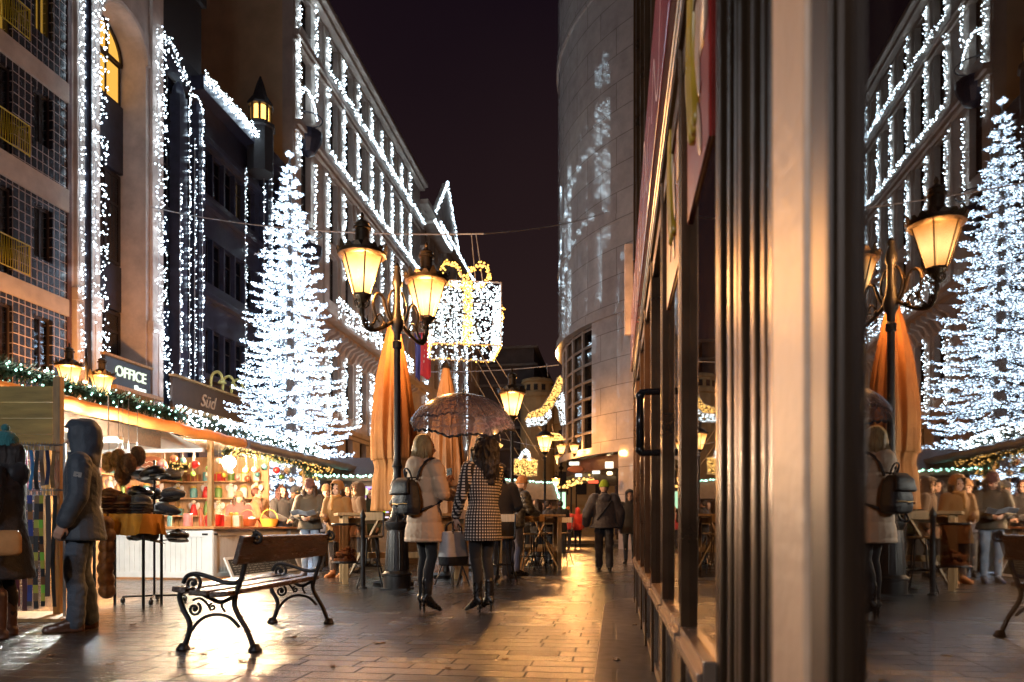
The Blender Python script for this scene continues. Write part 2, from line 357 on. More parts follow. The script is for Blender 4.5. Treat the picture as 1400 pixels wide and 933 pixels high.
# ---------------------------------------------------------------- facade builder (plane x = X, facing +x, built in local coords of root)
def facade(root, X, y0, y1, z0, z1, ops, wm, thick=.4, name='wall'):
    b = MB(root.location); ys = sorted({y0,y1,*[o[0] for o in ops],*[o[1] for o in ops]}); zs = sorted({z0,z1,*[o[2] for o in ops],*[o[3] for o in ops]})
    for i in range(len(ys)-1):
        run = None
        for j in range(len(zs)-1):
            cy, cz = (ys[i]+ys[i+1])/2, (zs[j]+zs[j+1])/2
            hit = any(o[0] < cy < o[1] and o[2] < cz < o[3] for o in ops)
            if hit:
                if run: b.box(X-thick, X, ys[i], ys[i+1], run[0], run[1]); run = None
            else: run = (run[0], zs[j+1]) if run else (zs[j], zs[j+1])
        if run: b.box(X-thick, X, ys[i], ys[i+1], run[0], run[1])
    return b.build(name, wm, root)
def window(root, X, y0, y1, z0, z1, fm, gm, nv=1, nh=1, rec=.25, fw=.07, behind=None, sill=None):
    b = MB(root.location); xa, xb = X-rec-.06, X-rec
    b.box(xa, xb, y0, y0+fw, z0, z1).box(xa, xb, y1-fw, y1, z0, z1).box(xa, xb, y0+fw, y1-fw, z0, z0+fw).box(xa, xb, y0+fw, y1-fw, z1-fw, z1)
    for i in range(nv): c = y0+(y1-y0)*(i+1)/(nv+1); b.box(xa+.004, xb-.004, c-fw*.4, c+fw*.4, z0+fw, z1-fw)
    for i in range(nh): c = z0+(z1-z0)*(i+1)/(nh+1) if nh > 1 else z0+(z1-z0)*.66; b.box(xa+.008, xb-.008, y0+fw, y1-fw, c-fw*.35, c+fw*.35)
    f = b.build('window', fm, root)
    p = MB(root.location); p.box(xa+.02, xa+.035, y0+fw*.5, y1-fw*.5, z0+fw*.5, z1-fw*.5); p.build('pane', gm, f)
    if behind is not None:
        c = MB(root.location); n = 14
        for k in range(2):                               # drawn curtains or blind, pleated
            a, e_ = (y0+.02, y0+(y1-y0)*.38) if k == 0 else (y1-(y1-y0)*.38, y1-.02)
            pts = [(xa-.12+.03*math.sin(i*2.1), a+(e_-a)*i/n) for i in range(n+1)]
            c.add([(x,y,z) for x,y in pts for z in (z0,z1)], [(2*i,2*i+2,2*i+3,2*i+1) for i in range(n)])
        c.build('curtain', behind, f, fix=False)
    if sill is not None:
        MB(root.location).box(X+.003, X+.09, y0-.08, y1+.08, z0-.09, z0-.003).build('sill', sill, f)
    return f
XF = -14.5
M['tiles'] = brickmat('black_facade_tiles', (.012,.012,.02), (.022,.022,.034), (.40,.31,.28), .19, .255, .012, 0, .25, .5, 'yz', .1, .6, .2)
M['stone_band'] = mat('beige_render', (.46,.37,.31), .7, 0, .2, 2, .3, 20)
M['stone_pale'] = mat('pale_stone', (.50,.40,.35), .7, 0, .25, 1.5, .4, 14)
M['stone_cream'] = mat('cream_plaster', (.48,.39,.33), .75, 0, .2, 1.2, .3, 12)
M['ochre'] = mat('ochre_plaster', (.62,.44,.27), .8, 0, .2, .6, .2, 10)
M['slate'] = mat('dark_blue_facade', (.032,.032,.052), .32, 0, .4, 3, .2, 20)
M['frame_dark'] = mat('dark_window_frame', (.03,.02,.018), .4)
M['frame_red'] = mat('red_brown_frame', (.12,.055,.05), .5)
M['curtain_red'] = mat('dusky_curtain', (.16,.09,.085), .8)
M['curtain_yellow'] = emit('lit_curtain', (.62,.31,.035), .3, .3)
M['curtain_dim'] = emit('lit_curtain_dim', (.42,.25,.10), .10, .6)
M['win_yellow'] = emit('lit_window', (.62,.31,.05), .35, .3)
M['rail_yellow'] = mat('yellow_rail', (.5,.4,.03), .45)
M['roof'] = mat('roof_sheet', (.03,.028,.03), .6)

# --- tiled building
r = thing('tiled_building', 'black tiled building with beige bands and small yellow balconies', 'building', (XF, 11, 0))
wy = [(11.1,11.72),(12.4,13.02),(13.7,14.32),(15.2,15.95),(16.6,17.22)]
ops = []
for k, zb in enumerate((4.15, 6.97, 9.9, 12.75, 15.6)):
    for i, (a, c) in enumerate(wy):
        ops.append((a, c, zb+(.02 if i == 3 else .75), zb+2.1))
facade(r, XF, 10, 17.72, 0, 19, ops, M['tiles'], .5)
b = MB(r.location)
for z0, z1 in ((3.55,4.12),(6.5,6.95),(9.28,9.88),(12.2,12.72),(15,15.55)): b.box(XF-.3, XF+.06, 10, 17.74, z0, z1)
b.build('stone_band', M['stone_band'], r, bevel=.01)
MB(r.location).box(XF-.3, XF+.03, 17.72, 17.86, 0, 19).build('corner_strip', M['frame_red'], r)
for i, o in enumerate(ops):
    lit = (i % 5 in (3,4) and o[2] > 12.5)
    window(r, XF, *o, M['frame_dark'], M['glass_dark'], 1 if o[2]-int(o[2]) else 0, 0, .10, .05, M['curtain_yellow'] if lit else M['curtain_red'])
for zb in (6.97, 9.9, 12.75):
    b = MB(r.location); y0, y1 = 14.95, 16.1
    b.tube([(XF+.32,y0,zb+.78),(XF+.32,y1,zb+.78)], .018, 6).tube([(XF+.32,y0,zb+.06),(XF+.32,y1,zb+.06)], .015, 6)
    for y in (y0, y1): b.tube([(XF,y,zb+.78),(XF+.32,y,zb+.78),(XF+.32,y,zb+.03)], .018, 6)
    n = 16
    for i in range(n): b.tube([(XF+.32,y0+(y1-y0)*i/n,zb+.06),(XF+.32,y0+(y1-y0)*(i+.5)/n,zb+.78),(XF+.32,y0+(y1-y0)*(i+1)/n,zb+.06)], .008, 4)
    b.build('balcony', M['rail_yellow'], r)
MB(r.location).box(XF-12, XF-.5, 10, 17.7, 0, 19).build('building_core', M['slate'], r)

# --- pillared building with arched window
Y0, Y1 = 17.9, 21.95
r = thing('pillared_building', 'pale stone building with giant pilasters, a lit arched window and dark bay windows', 'building', (XF, 19.5, 0))
ya, yb = yX(137, XF), 21.05
xb = XF-.85
cy, rad, zs = (ya+yb)/2, (yb-ya)/2, 15.3
b = MB(r.location)                             # front skin: piers plus arch spandrel
b.box(XF-1, XF, Y0, ya, 0, 24); b.box(XF-1, XF, yb, Y1, 0, 24); b.box(XF-1, XF, ya, yb, zs+rad, 24)
for sgn in (-1, 1):
    arc = [(cy+sgn*rad*math.cos(R(a)), zs+rad*math.sin(R(a))) for a in range(0, 91, 9)]
    for i in range(len(arc)-1):
        (p1, q1), (p2, q2) = arc[i], arc[i+1]
        b.prism([(p1,q1),(p2,q2),(p2,zs+rad),(p1,zs+rad)], lambda a_,b_,d_: (d_,a_,b_), XF-1, XF)
b.build('wall', M['stone_pale'], r)
b = MB(r.location)
for a, c in ((Y0+.0, ya-.12),(yb+.1, Y1-.25)):
    b.box(XF+.003, XF+.16, a, c, 0, 7.1); b.box(XF+.003, XF+.12, a+.06, c-.06, 7.1, 21.5); b.box(XF+.003, XF+.22, a-.04, c+.02, 21.5, 22.3)
    b.box(XF+.003, XF+.2, a-.02, c+.02, 7.0, 7.35)
b.build('pilaster', M['stone_pale'], r, bevel=.02)
b = MB(r.location)                             # arched opening moulding
arc = [(XF+.02, cy+(rad+.09)*math.cos(R(a)), zs+(rad+.09)*math.sin(R(a))) for a in range(0, 181, 10)]
b.tube(arc, .09, 6); b.build('arch_moulding', M['stone_pale'], r)
for z0, z1 in ((11.9,14.0),(7.6,9.0),(3.2,5.7)): MB(r.location).box(xb-.05, xb+.08 if z0 > 11 else xb+.02, ya+.01, yb-.01, z0, z1).build('spandrel_panel', M['slate'], r)
window(r, xb+.25, ya+.02, yb-.02, 14.02, 15.3, M['frame_dark'], M['win_yellow'], 2, 0, .25, .09)
b = MB(r.location); arc = [(cy+rad*.97*math.cos(R(a)), zs+rad*.97*math.sin(R(a))) for a in range(0,181,12)]
b.prism(arc, lambda a_,b_,d_: (d_,a_,b_), xb-.05, xb-.02); f = b.build('arched_window', M['win_yellow'], r)
b = MB(r.location)
for k in (-.33,.33): b.box(xb, xb+.06, cy+k*rad-.04, cy+k*rad+.04, zs, zs+rad*.92)
b.box(xb, xb+.07, ya+.02, yb-.02, zs-.05, zs+.05); b.tube([(xb+.03,y,z) for y,z in arc], .06, 6); b.build('window_frame', M['frame_dark'], f)
for z0, z1 in ((9.05,11.85),(5.75,7.55)): window(r, xb+.25, ya+.02, yb-.02, z0, z1, M['frame_dark'], M['glass_dark'], 2, 1, .25, .09, M['curtain_red'] if z0 > 9 else None)
b = MB(r.location); b.tube([(XF+.3, 18.15, 4.3),(XF+.3, 18.15, 23)], .09, 8); b.build('downpipe', M['slate'], r)
MB(r.location).box(XF-12, XF-1.02, Y0, Y1, 0, 23).build('building_core', M['slate'], r)
# carved console at the top of the second pilaster
b = MB(r.location); b.ball((XF+.3, yb+.45, 19.6), (.3,.3,.5)); b.ball((XF+.35, yb+.4, 18.9), (.22,.25,.4)); b.lathe([(.2,0),(.35,.3),(.25,.7),(.4,1.0)], 10, (XF+.2, yb+.45, 17.9))
b.solid('carved_console', M['stone_pale'], r, .05, 2)

# --- dark building with bays and tower
r = thing('dark_building', 'dark blue building with bay windows and a lit turret on its roof', 'building', (XF, 25, 0))
Y0, Y1 = 21.97, 31.3
xd = XF-.5
ops = []
for z0, z1 in ((13.3,14.9),(10.0,11.7),(6.5,8.3),(5.6,6.2)):
    for i in range(5): ops.append((25+i*.82, 25.72+i*.82, z0, z1))
facade(r, xd, Y0, Y1, 0, 17, ops, M['slate'], .4)
for i, o in enumerate(ops): window(r, xd, *o, M['frame_dark'], M['glass_dark'], 0, 1, .18, .06, M['curtain_red'] if i % 3 == 1 else (M['curtain_dim'] if i % 7 == 3 else None))
for z in (15.0,12.7,9.3,6.3): MB(r.location).box(xd+.003, xd+.25, 24.8, 29.3, z, z+.22).build('ledge', M['slate'], r, bevel=.02)
b = MB(r.location)
b.box(xd-.3, xd+.5, 24.3, Y1, 16.5, 17.05); b.build('cornice', M['slate'], r, bevel=.02)
b = MB(r.location)
for y in (23.2, 24.35, 29.6, 30.6): b.box(xd+.003, xd+.42, y-.22, y+.22, 0, 15.6); b.lathe([(.22,0),(.22,.1),(.17,.3),(.06,.5)], 10, (xd+.22, y, 15.6))
b.build('rib', M['slate'], r)
b = MB(r.location); b.box(xd-2, xd+.35, 22, 24.4, 17, 19.5); b.box(xd-2.1, xd+.5, 21.98, 24.5, 19.5, 19.8); b.lathe([(1.5,0),(1.3,.5),(.9,1.5),(.5,2.3),(.15,4.5)], 8, (xd-.7,23.2,19.8))
b.build('roof_tower', M['roof'], r)
for i in range(3):
    window(r, xd+.1, 22.1, 24.2, (8.3,11.6,14.6)[i], (10.2,13.8,16.2)[i], M['frame_dark'], M['glass_dark'], 2, 1, .02, .08)
tb = P(356, 215, 30.3); tx, ty = tb.x, tb.y
b = MB(r.location); b.lathe([(.55,15.5),(.55,17.3),(.62,17.35),(.62,17.5),(.42,17.55),(.42,17.62)], 8, (tx,ty,0)); b.lathe([(.52,18.25),(.55,18.33),(.3,18.7),(.16,19.2),(.03,19.55)], 8, (tx,ty,0))
for k in range(8):
    a = R(22.5+45*k); b.box(-.04,.04,-.04,.04,17.62,18.25, M=Matrix.Translation((tx+.4*math.cos(a),ty+.4*math.sin(a),0)))
f = b.build('roof_turret', M['roof'], r)
MB(r.location).lathe([(.36,17.64),(.36,18.24)], 8, (tx,ty,0)).build('lit_window', emit('turret_light', (1,.5,.1), .8, .3), f)
MB(r.location).box(XF-12, xd-.42, Y0, Y1, 0, 16.6).build('building_core', M['slate'], r)

# --- tall building with light columns
yl = 31.6
px_s = [445,467,487,505,519,533,546,558]
ysx = [yX(p, XF) for p in px_s]
r = thing('corner_building', 'tall cream building behind the light tree, its facade lined with white light columns', 'building', (XF, 40, 0))
Y0, Y1 = yl, 53.6
mids = [(ysx[i]+ysx[i+1])/2 for i in range(7)]
ops = []
for z0, z1 in ((24.35,26.0),(20.4,23.2),(15.6,18.9),(12.6,15.0),(6.9,9.9),(2.6,5.8)):
    for m_ in mids: ops.append((m_-.55, m_+.55, z0, z1))
    ops.append((yl+.9, yl+2.0, z0, z1))
facade(r, XF, Y0, Y1, 0, 26.7, ops, M['stone_cream'], .5)
for o in ops: window(r, XF, *o, M['frame_dark'], M['glass_dark'], 1, 1, .28, .08, (M['curtain_red'], M['curtain_dim'], None, None)[rnd.randrange(4)])
b = MB(r.location)
for z, d in ((26.7,.65),(23.6,.3),(19.5,.35),(11.3,.9),(6.2,.3)): b.box(XF+.003, XF+d, Y0, Y1, z-.28, z); b.box(XF+.003, XF+d*.6, Y0, Y1, z-.5, z-.283)
b.build('cornice', M['stone_cream'], r, bevel=.03)
b = MB(r.location)
for y in [yl+.35]+ysx:
    for z0, z1 in ((6.25,10.7),(11.4,19.0),(19.52,23.05),(23.62,26.1)): b.box(XF+.003, XF+.1, y-.3, y+.3, z0, z1)
b.build('pilaster_strip', M['stone_cream'], r, bevel=.02)
for i in range(26):
    y = ysx[0]-.6+i*.62; b = MB(r.location)
    b.prism([(0,0),(.75,.0),(.7,-.2),(.35,-.35),(.12,-.75),(0,-.8)], lambda a_,b_,d_, y=y: (XF+.004+a_, y+d_, 10.78+b_), 0, .22)
    b.build('balcony_corbel', M['stone_cream'], r)
MB(r.location).box(-27, XF-.5, yl+.02, Y1, 0, 26.4).build('gable_wall', M['ochre'], r)
b = MB(r.location); b.box(-27.3, XF+.5, yl-.2, Y1, 26.75, 27.0); b.build('roof', M['roof'], r)
for zc in (13.9, 19.3):
    b = MB(r.location); b.lathe([(.02,-.9),(.35,-.7),(.62,-.2),(.68,0),(.68,.25)], 14, (XF+.1, yl+1.4, zc)); b.tube([(XF+.1+.68*math.cos(R(a)), yl+1.4+.68*math.sin(R(a)), zc+.9) for a in range(-90,91,15)], .03, 6)
    b.build('corner_balcony', M['slate'], r)

def lstr(label, pts, r_=.031, m='bulb_far', wire=None): return bulbs(pts, r_, M[m], 'light_string', label, 'light string', 'white light strings on the facades', wire=wire)
XL = XF+.16
def vline(y, z0, z1, x=None): x = XL-.02 if x is None else x; return [[(x,y,z0),(x,y,z1)]]
rows = (('top row', 23.9, 25.95, 36), ('middle row', 20.1, 23.25, 56), ('lower row', 14.2, 19.0, 84))
for nm, z0, z1, n in rows:
    for i, y in enumerate(ysx):
        lstr(f'{ORD[i]} white light column from the tree, {nm} on cream building', curtain_pts(XL, y-.24, y+.24, z0+rnd.uniform(-.2,.2), z1-rnd.uniform(0,.35), n), wire=vline(y,z0,z1))
for i in range(5):
    lstr(f'{ORD[i]} white light column from the tree below the balcony corbels', curtain_pts(XL, ysx[i]-.45, ysx[i]+.4, 6.4, 10.0, 90), wire=vline(ysx[i],6.4,10))
for nm, z in (('upper', 23.75), ('lower', 19.7)):
    lstr(f'long {nm} white light garland running along the cornice of the cream building', strand_pts((XF+.4,ysx[0]-.4,z),(XF+.4,Y1,z), 330, .15), wire=[[(XF+.36,ysx[0]-.4,z),(XF+.36,Y1,z)]])
lstr('broad bright light net covering the balcony front of the cream building', curtain_pts(XF+.92, ysx[0]-.8, ysx[6], 11.2, 12.3, 430, .12) , .03, wire=[[(XF+.9,ysx[0]-.8,11.7),(XF+.9,ysx[6],11.7)]])
yc = yl+.35
lstr('white light column on the outer corner beside the blank ochre wall', curtain_pts(XL, yc-.3, yc+.2, 17.5, 29, 210), wire=vline(yc,17.5,29))
lstr('white light column between corner window and first facade column', curtain_pts(XL, yl+2.25-.22, yl+2.25+.22, 21.5, 28.5, 130), wire=vline(yl+2.25,21.5,28.5))
lstr('short white light column beside the corner balcony', curtain_pts(XL, yl+2.2-.2, yl+2.3, 14.5, 18.6, 65), wire=vline(yl+2.2,14.5,18.6))
lstr('white light arch above the corner balcony window', [(XL, yl+1.4+.95*math.cos(R(a))+rnd.uniform(-.12,.12), 20.6+.9*math.sin(R(a))+rnd.uniform(-.12,.12)) for a in [rnd.uniform(0,180) for _ in range(70)]], wire=[[(XL-.02, yl+1.4+.95*math.cos(R(a)), 20.6+.9*math.sin(R(a))) for a in range(0,181,20)]])
# pillared / dark building lights
lstr('narrow white light column left of the downpipe by the tiled building', curtain_pts(XF+.2, 17.9, 18.08, 5.2, 19, 260, .1), .021, 'bulb', vline(17.98,5.2,19,XF+.17))
lstr('wide white light curtain down the first stone pilaster', curtain_pts(XF+.2, 18.25, 18.98, 6.4, 19, 520, .12)+[(XF+.3, 18.35+k, z) for k, z in [(rnd.uniform(.15,.65)+(6.4-z)*.12, z) for z in [rnd.uniform(4.9,6.4) for _ in range(70)]]], .022, 'bulb', vline(18.6,5,19,XF+.17))
lstr('white light curtain down the second stone pilaster', curtain_pts(XF+.2, 21.2, 21.75, 7, 16.6, 320, .12)+[(XF+.3, 21.3+k, z) for k, z in [(rnd.uniform(.05,.5)+(7-z)*.2, z) for z in [rnd.uniform(4.6,7) for _ in range(90)]]], .023, 'bulb', vline(21.45,4.6,16.6,XF+.17))
lstr('short slanting light string from second pilaster to the dark tower', strand_pts((XF+.25,21.7,16.7),(XF+.2,23.2,15.8), 75, .2), .022, 'bulb', [[(XF+.25,21.7,16.7),(XF+.2,23.2,15.8)]])
lstr('small light tuft at the top of the arch by the carved console', strand_pts((XF+.2,20.2,18.6),(XF+.2,20.9,18.1), 60, .14), .020, 'bulb', [[(XF+.2,20.2,18.6),(XF+.2,20.9,18.1)]])
lstr('slanting white light garland along the roof edge of the dark building', strand_pts((xd+.6,24.2,16.9),(xd+.6,28.6,16.9), 330, .2), .022, 'bulb', [[(xd+.55,24.2,16.9),(xd+.55,28.6,16.9)]])
def arch_string(label, ya_, yb_, ztop, zbot, n, x):
    rr = (yb_-ya_)/2; c = (ya_+yb_)/2; pts = []
    for i in range(n):
        s_ = rnd.random(); 
        if s_ < .1: a = R(rnd.uniform(0,180)); pts.append((x, c+rr*math.cos(a)+rnd.uniform(-.05,.05), ztop-rr+rr*math.sin(a)+rnd.uniform(-.05,.05)))
        else: pts.append((x, (ya_ if s_ < .55 else yb_)+rnd.uniform(-.09,.09), rnd.uniform(zbot, ztop-rr)))
    return lstr(label, pts, .022, 'bulb', [[(x-.02,ya_,zbot),(x-.02,ya_,ztop-rr)]+[(x-.02, c-rr*math.cos(R(a)), ztop-rr+rr*math.sin(R(a))) for a in range(20,180,20)]+[(x-.02,yb_,ztop-rr),(x-.02,yb_,zbot)]])
arch_string('tall narrow light arch on the dark building above the gooseneck sign', yX(259,xd+.45), yX(277,xd+.45), 16.0, 5.7, 260, xd+.47)
arch_string('tall light arch half hidden by the left side of the light tree', yX(361,xd+.45), yX(372,xd+.45), 15.9, 7, 220, xd+.47)
lstr('thin white light column left of the tall light arch', curtain_pts(xd+.45, yX(247,xd+.45)-.08, yX(247,xd+.45)+.08, 5.8, 12.5, 95), .022, 'bulb', vline(yX(247,xd+.45),5.8,12.5,xd+.43))
lstr('thin faint light column inside the tall light arch', curtain_pts(xd+.45, yX(267,xd+.45)-.06, yX(267,xd+.45)+.06, 5.8, 14.5, 120), .013, 'bulb', vline(yX(267,xd+.45),5.8,14.5,xd+.43))
lstr('thin faint light column on the dark bay left of the tree', curtain_pts(xd+.45, yX(336,xd+.45)-.1, yX(336,xd+.45)+.1, 5.5, 15.2, 170), .013, 'bulb', vline(yX(336,xd+.45),5.5,15.2,xd+.43))

# --- gabled building further on
r = thing('gabled_building', 'dim gabled building outlined with light strings beyond the cream building', 'building', (XF, 60, 0))
Y0, Y1 = 53.7, 78
ops = [(y, y+1.3, z, z+2.2) for y in [55.2+i*2.9 for i in range(8)] for z in (5,8.6,12.2,15.8,19.4,22.6)]
facade(r, XF, Y0, Y1, 0, 25.6, ops, M['stone_cream'], .5)
for o in ops: window(r, XF, *o, M['frame_dark'], M['glass_dark'], 1, 0, .28, .09)
b = MB(r.location)
b.box(XF+.003, XF+.6, Y0, Y1, 25.3, 25.65); b.box(XF+.003, XF+.3, Y0, Y1, 21.9, 22.2); b.box(XF+.003, XF+1.0, Y0+.3, 60, 23.9, 24.15); b.build('cornice', M['stone_cream'], r)
ga = (57.5, 68); gp = (62.5, 31.0)
b = MB(r.location); b.prism([(ga[0],25.6),(ga[1],25.6),gp], lambda a_,b_,d_: (d_,a_,b_), XF-.4, XF-.02); b.build('gable', M['stone_cream'], r)
MB(r.location).box(XF-14, XF-.5, Y0, Y1, 0, 25.4).build('building_core', M['slate'], r)
for lb, a, c, n in (('near slope of the pointed gable', (XF+.1,ga[0],25.8), (XF+.1,gp[0],gp[1]), 150), ('far slope of the pointed gable', (XF+.1,gp[0],gp[1]), (XF+.1,ga[1],25.8), 170),
    ('cornice under the pointed gable', (XF+.65,57.5,25.5), (XF+.65,76,25.5), 330), ('projecting balcony before the pointed gable', (XF+1.05,53.9,24.1), (XF+1.05,60,24.1), 170)):
    lstr(f'white light string along the {lb}', strand_pts(a, c, int(n*.8), .14), .042, wire=[[a, c]])
for i, px in enumerate((580, 602, 622, 636)):
    y = yX(px, XF); lstr(f'{ORD[i]} white light column from the cream building on the gabled building', curtain_pts(XL, y-.35, y+.35, 5.5+i, 21.5, 150), .04, wire=vline(y,5.5,21.5))

# --- dark building at the bend with ledges, and lit corner building with tower
r = thing('ledged_building', 'unlit dark building with long ledges at the bend of the street', 'building', (-9, 82, 0))
b = MB(r.location); b.box(-15, -8.6, 78.5, 110, 0, 20.5); b.build('wall', mat('sooty_stone', (.075,.055,.05), .8, 0, .3, 1), r)
for z in (5,7.3,9.5,11.8,14,16.4,18.6,20.5): MB(r.location).box(-8.597, -8.2, 78.2, 110, z-.25, z).box(-15, -8.598, 78.2, 78.497, z-.25, z).build('ledge', mat('sooty_ledge', (.16,.13,.11), .8), r)
for i in range(4):
    for z in (2.2,5.4,9.9,14.4):
        window(r, -8.55, 81+i*5, 84+i*5, z, z+1.6, M['frame_dark'], M['glass_dark'], 1, 0, -.06, .12)
r = thing('tower_building', 'yellowish building with a round corner tower at the end of the street', 'building', (-3, 70, 0))
q = P(733, 560, 75)
M['end_wall'] = mat('yellow_lit_stone', (.42,.31,.16), .8, 0, .3, .5, .3, 4)
b = MB(r.location); b.box(q.x-1.8, q.x+8, 76, 100, 0, 15.5); b.lathe([(1.75,0),(1.75,14.2),(1.95,14.3),(1.95,14.7),(1.55,14.8),(1.5,15.8),(1.7,15.9),(1.6,16.2),(.9,16.4)], 20, (q.x,q.y+1.2,0)); b.build('wall', M['end_wall'], r)
for z in (3.6,8,12,15.5): MB(r.location).box(q.x+1.5, q.x+8, 75.6, 75.997, z-.4, z).build('ledge', M['end_wall'], r)
for i in range(3):
    for z in (4.3,8.6):
        bb = MB(r.location); x0 = q.x+2.2+i*1.9; bb.box(x0, x0+1, 75.9, 75.99, z, z+2.4); bb.build('window', M['shade'], r)
bb = MB(r.location); 
for a in (-120,-90,-60,-150): bb.box(-.2,.2,-.06,.06,14.95,15.55, M=Matrix.Translation((q.x+1.53*math.cos(R(a)), q.y+1.2+1.53*math.sin(R(a)),0)) @ Matrix.Rotation(R(a+90),4,'Z'))
bb.build('tower_opening', M['shade'], r)

# --- curved stone building on the right
r = thing('curved_building', 'curved stone clad building with a window grid over a lit shop entrance', 'building', (7.28, 36, 0))
cx, cyy, RR = 7.28, 36, 10
M['clad'] = brickmat('polished_stone_cladding', (.62,.56,.52), (.56,.50,.47), (.27,.24,.21), 1.9, 1.08, .015, .5, .06, .04, 'cyl', .02, 1, .3)
a_of = lambda px: None
def ang(x, y): return math.degrees(math.atan2(y-cyy, x-cx)) % 360
def hit(px):                                  # where the ray through px meets the cylinder
    d = P(px, 722, 1); d = Vector((d.x, d.y)); c = Vector((cx,cyy)); dd = d.dot(d); bq = d.dot(c); k = bq*bq - dd*(c.dot(c)-RR*RR)
    k = max(k, 0); s_ = (bq - math.sqrt(k))/dd; return d*s_
g0 = ang(*hit(768)); g1 = ang(*hit(809))       # window strip from tangent side to px 809
def drum(a0, a1, z0, z1, ro, ri, n=40):
    b = MB((cx,cyy,0)); rs = []
    for i in range(n+1):
        a = R(a0+(a1-a0)*i/n); c_, s_ = math.cos(a), math.sin(a)
        rs.append([(cx+ro*c_,cyy+ro*s_,z0),(cx+ro*c_,cyy+ro*s_,z1),(cx+ri*c_,cyy+ri*s_,z1),(cx+ri*c_,cyy+ri*s_,z0)])
    b.rings(rs, True); return b
a_start, a_end = 120, 330
zt = 9.6; zb = 4.15
drum(a_start, a_end, zt, 40, RR, RR-.5, 70).build('wall', M['clad'], r)
drum(g1, 252, zb, zt-.003, RR, RR-.5, 20).build('wall', M['clad'], r)
drum(245, a_end, zb, zt-.003, RR-.03, RR-.5, 24).build('wall', M['clad'], r)
drum(a_start, a_end, zt-.35, zt, RR+.12, RR-.2, 60).build('ledge', M['clad'], r)
drum(a_start, a_end, 12.9, 13.2, RR+.03, RR-.2, 60).build('string_course', M['clad'], r)
drum(a_start, a_end, 22.5, 22.9, RR+.08, RR-.2, 60).build('string_course', M['clad'], r)
f = MB((cx,cyy,0)); n = 14
M['frame_pale'] = mat('pale_metal_frame', (.42,.37,.33), .4, .3)
for i in range(n+1):
    a = R(a_start+(g1-a_start)*i/n); f.tube([(cx+(RR-.25)*math.cos(a),cyy+(RR-.25)*math.sin(a),zb),(cx+(RR-.25)*math.cos(a),cyy+(RR-.25)*math.sin(a),zt)], .07, 4)
for k in range(8):
    z = zb+(zt-.4-zb)*k/7
    f.tube([(cx+(RR-.25)*math.cos(R(a)),cyy+(RR-.25)*math.sin(R(a)),z) for a in [a_start+(g1-a_start)*i/n for i in range(n+1)]], .06, 4)
wf = f.build('window_grid', M['frame_pale'], r)
drum(a_start, g1, zb, zt-.36, RR-.32, RR-.34, n).build('pane', glassmat('office_glass', (.35,.37,.4), .12, .02), wf)
drum(a_start, g1, zb, zt-.4, RR-1.2, RR-1.3, 10).build('interior', mat('office_blind', (.3,.26,.22), .8), wf)
drum(a_start, a_end, zb-.3, zb-.003, RR+.02, RR-4, 50).build('soffit', M['clad'], r)
a_p = ang(*hit(845))
drum(a_p, a_end, 0, zb-.3, RR-.02, RR-.6, 16).build('pier', M['clad'], r)
drum(a_start, a_p, 0, zb-.3, RR-3.2, RR-3.4, 30).build('shop_interior', emit('lit_shopfront', (.5,.26,.09), .25, .3), r)
drum(a_start, a_p, 3.25, 3.8, RR-.4, RR-.7, 30).build('shop_fascia', mat('dark_fascia', (.05,.025,.02), .4), r)
f = MB((cx,cyy,0))
for i in range(12):
    a = R(a_start+(a_p-a_start)*i/12); f.tube([(cx+(RR-2.9)*math.cos(a),cyy+(RR-2.9)*math.sin(a),0),(cx+(RR-2.9)*math.cos(a),cyy+(RR-2.9)*math.sin(a),zb-.3)], .09, 4)
f.build('shop_frame', M['frame_dark'], r)
for px, py, Z, cc, ww, hh, lb in ((785,634,29.5,(1,.95,.75),.2,.07,'small white lit shop sign under the curved building canopy'),(791,650,29.3,(.75,.9,1),.13,.06,'tiny bluish lit shop sign below the brown oval sign'),(811,659,28.7,(.9,.10,.04),.2,.06,'small red lit sign under the curved building'),(833,636,28.2,(.95,.85,.62),.16,.13,'pale lit panel beside the stone pier'),(815,646,28.6,(1,.9,.7),.15,.06,'narrow white lit sign above the red sign')):
    q = P(px,py,Z); bb = MB(q); bb.box(q.x-ww,q.x+ww,q.y-.05,q.y+.05,q.z-hh,q.z+hh); o = bb.build('shop_sign', emit('sign_light', cc, .4), loc=q, bevel=.02); tag(o, lb, 'sign')
q = P(787,642,29); bb = MB(q); bb.lathe([(.3,-.03),(.33,0),(.3,.03)], 24, q, M=Matrix.Rotation(R(90),3,'X') @ Matrix.Diagonal((1,.42,1))); o = bb.build('shop_sign', mat('brown_oval', (.12,.04,.02), .5), loc=q, smooth='auto'); tag(o, 'brown oval shop sign hanging under the curved building', 'sign')
for lb, p0, p1, Z0, Z1, n in (('row of small warm lights along the curved building canopy',(776,662),(812,652),34,29,22),('string of small warm lights far down the street',(752,672),(792,660),60,48,26)):
    a_, c_ = P(*p0,Z0), P(*p1,Z1); bulbs(strand_pts(a_, c_, n, .12), .06 if Z0 < 40 else .1, M['bulb_warm'], 'light_string', lb, 'light string', wire=[[a_, c_]])
for i in range(9):
    a = R(a_start+8+(a_p-a_start-10)*i/9); q = Vector((cx+(RR-1.2)*math.cos(a),cyy+(RR-1.2)*math.sin(a),zb-.34))
    b = MB(q); b.lathe([(.13,-.04),(.13,0),(.16,.035)], 12, q); o = b.build('canopy_downlight', emit('downlight', (1,.7,.35), 2), loc=q)
    tag(o, 'round warm downlight under the curved building soffit', 'lamp', 'downlights under the curved building')
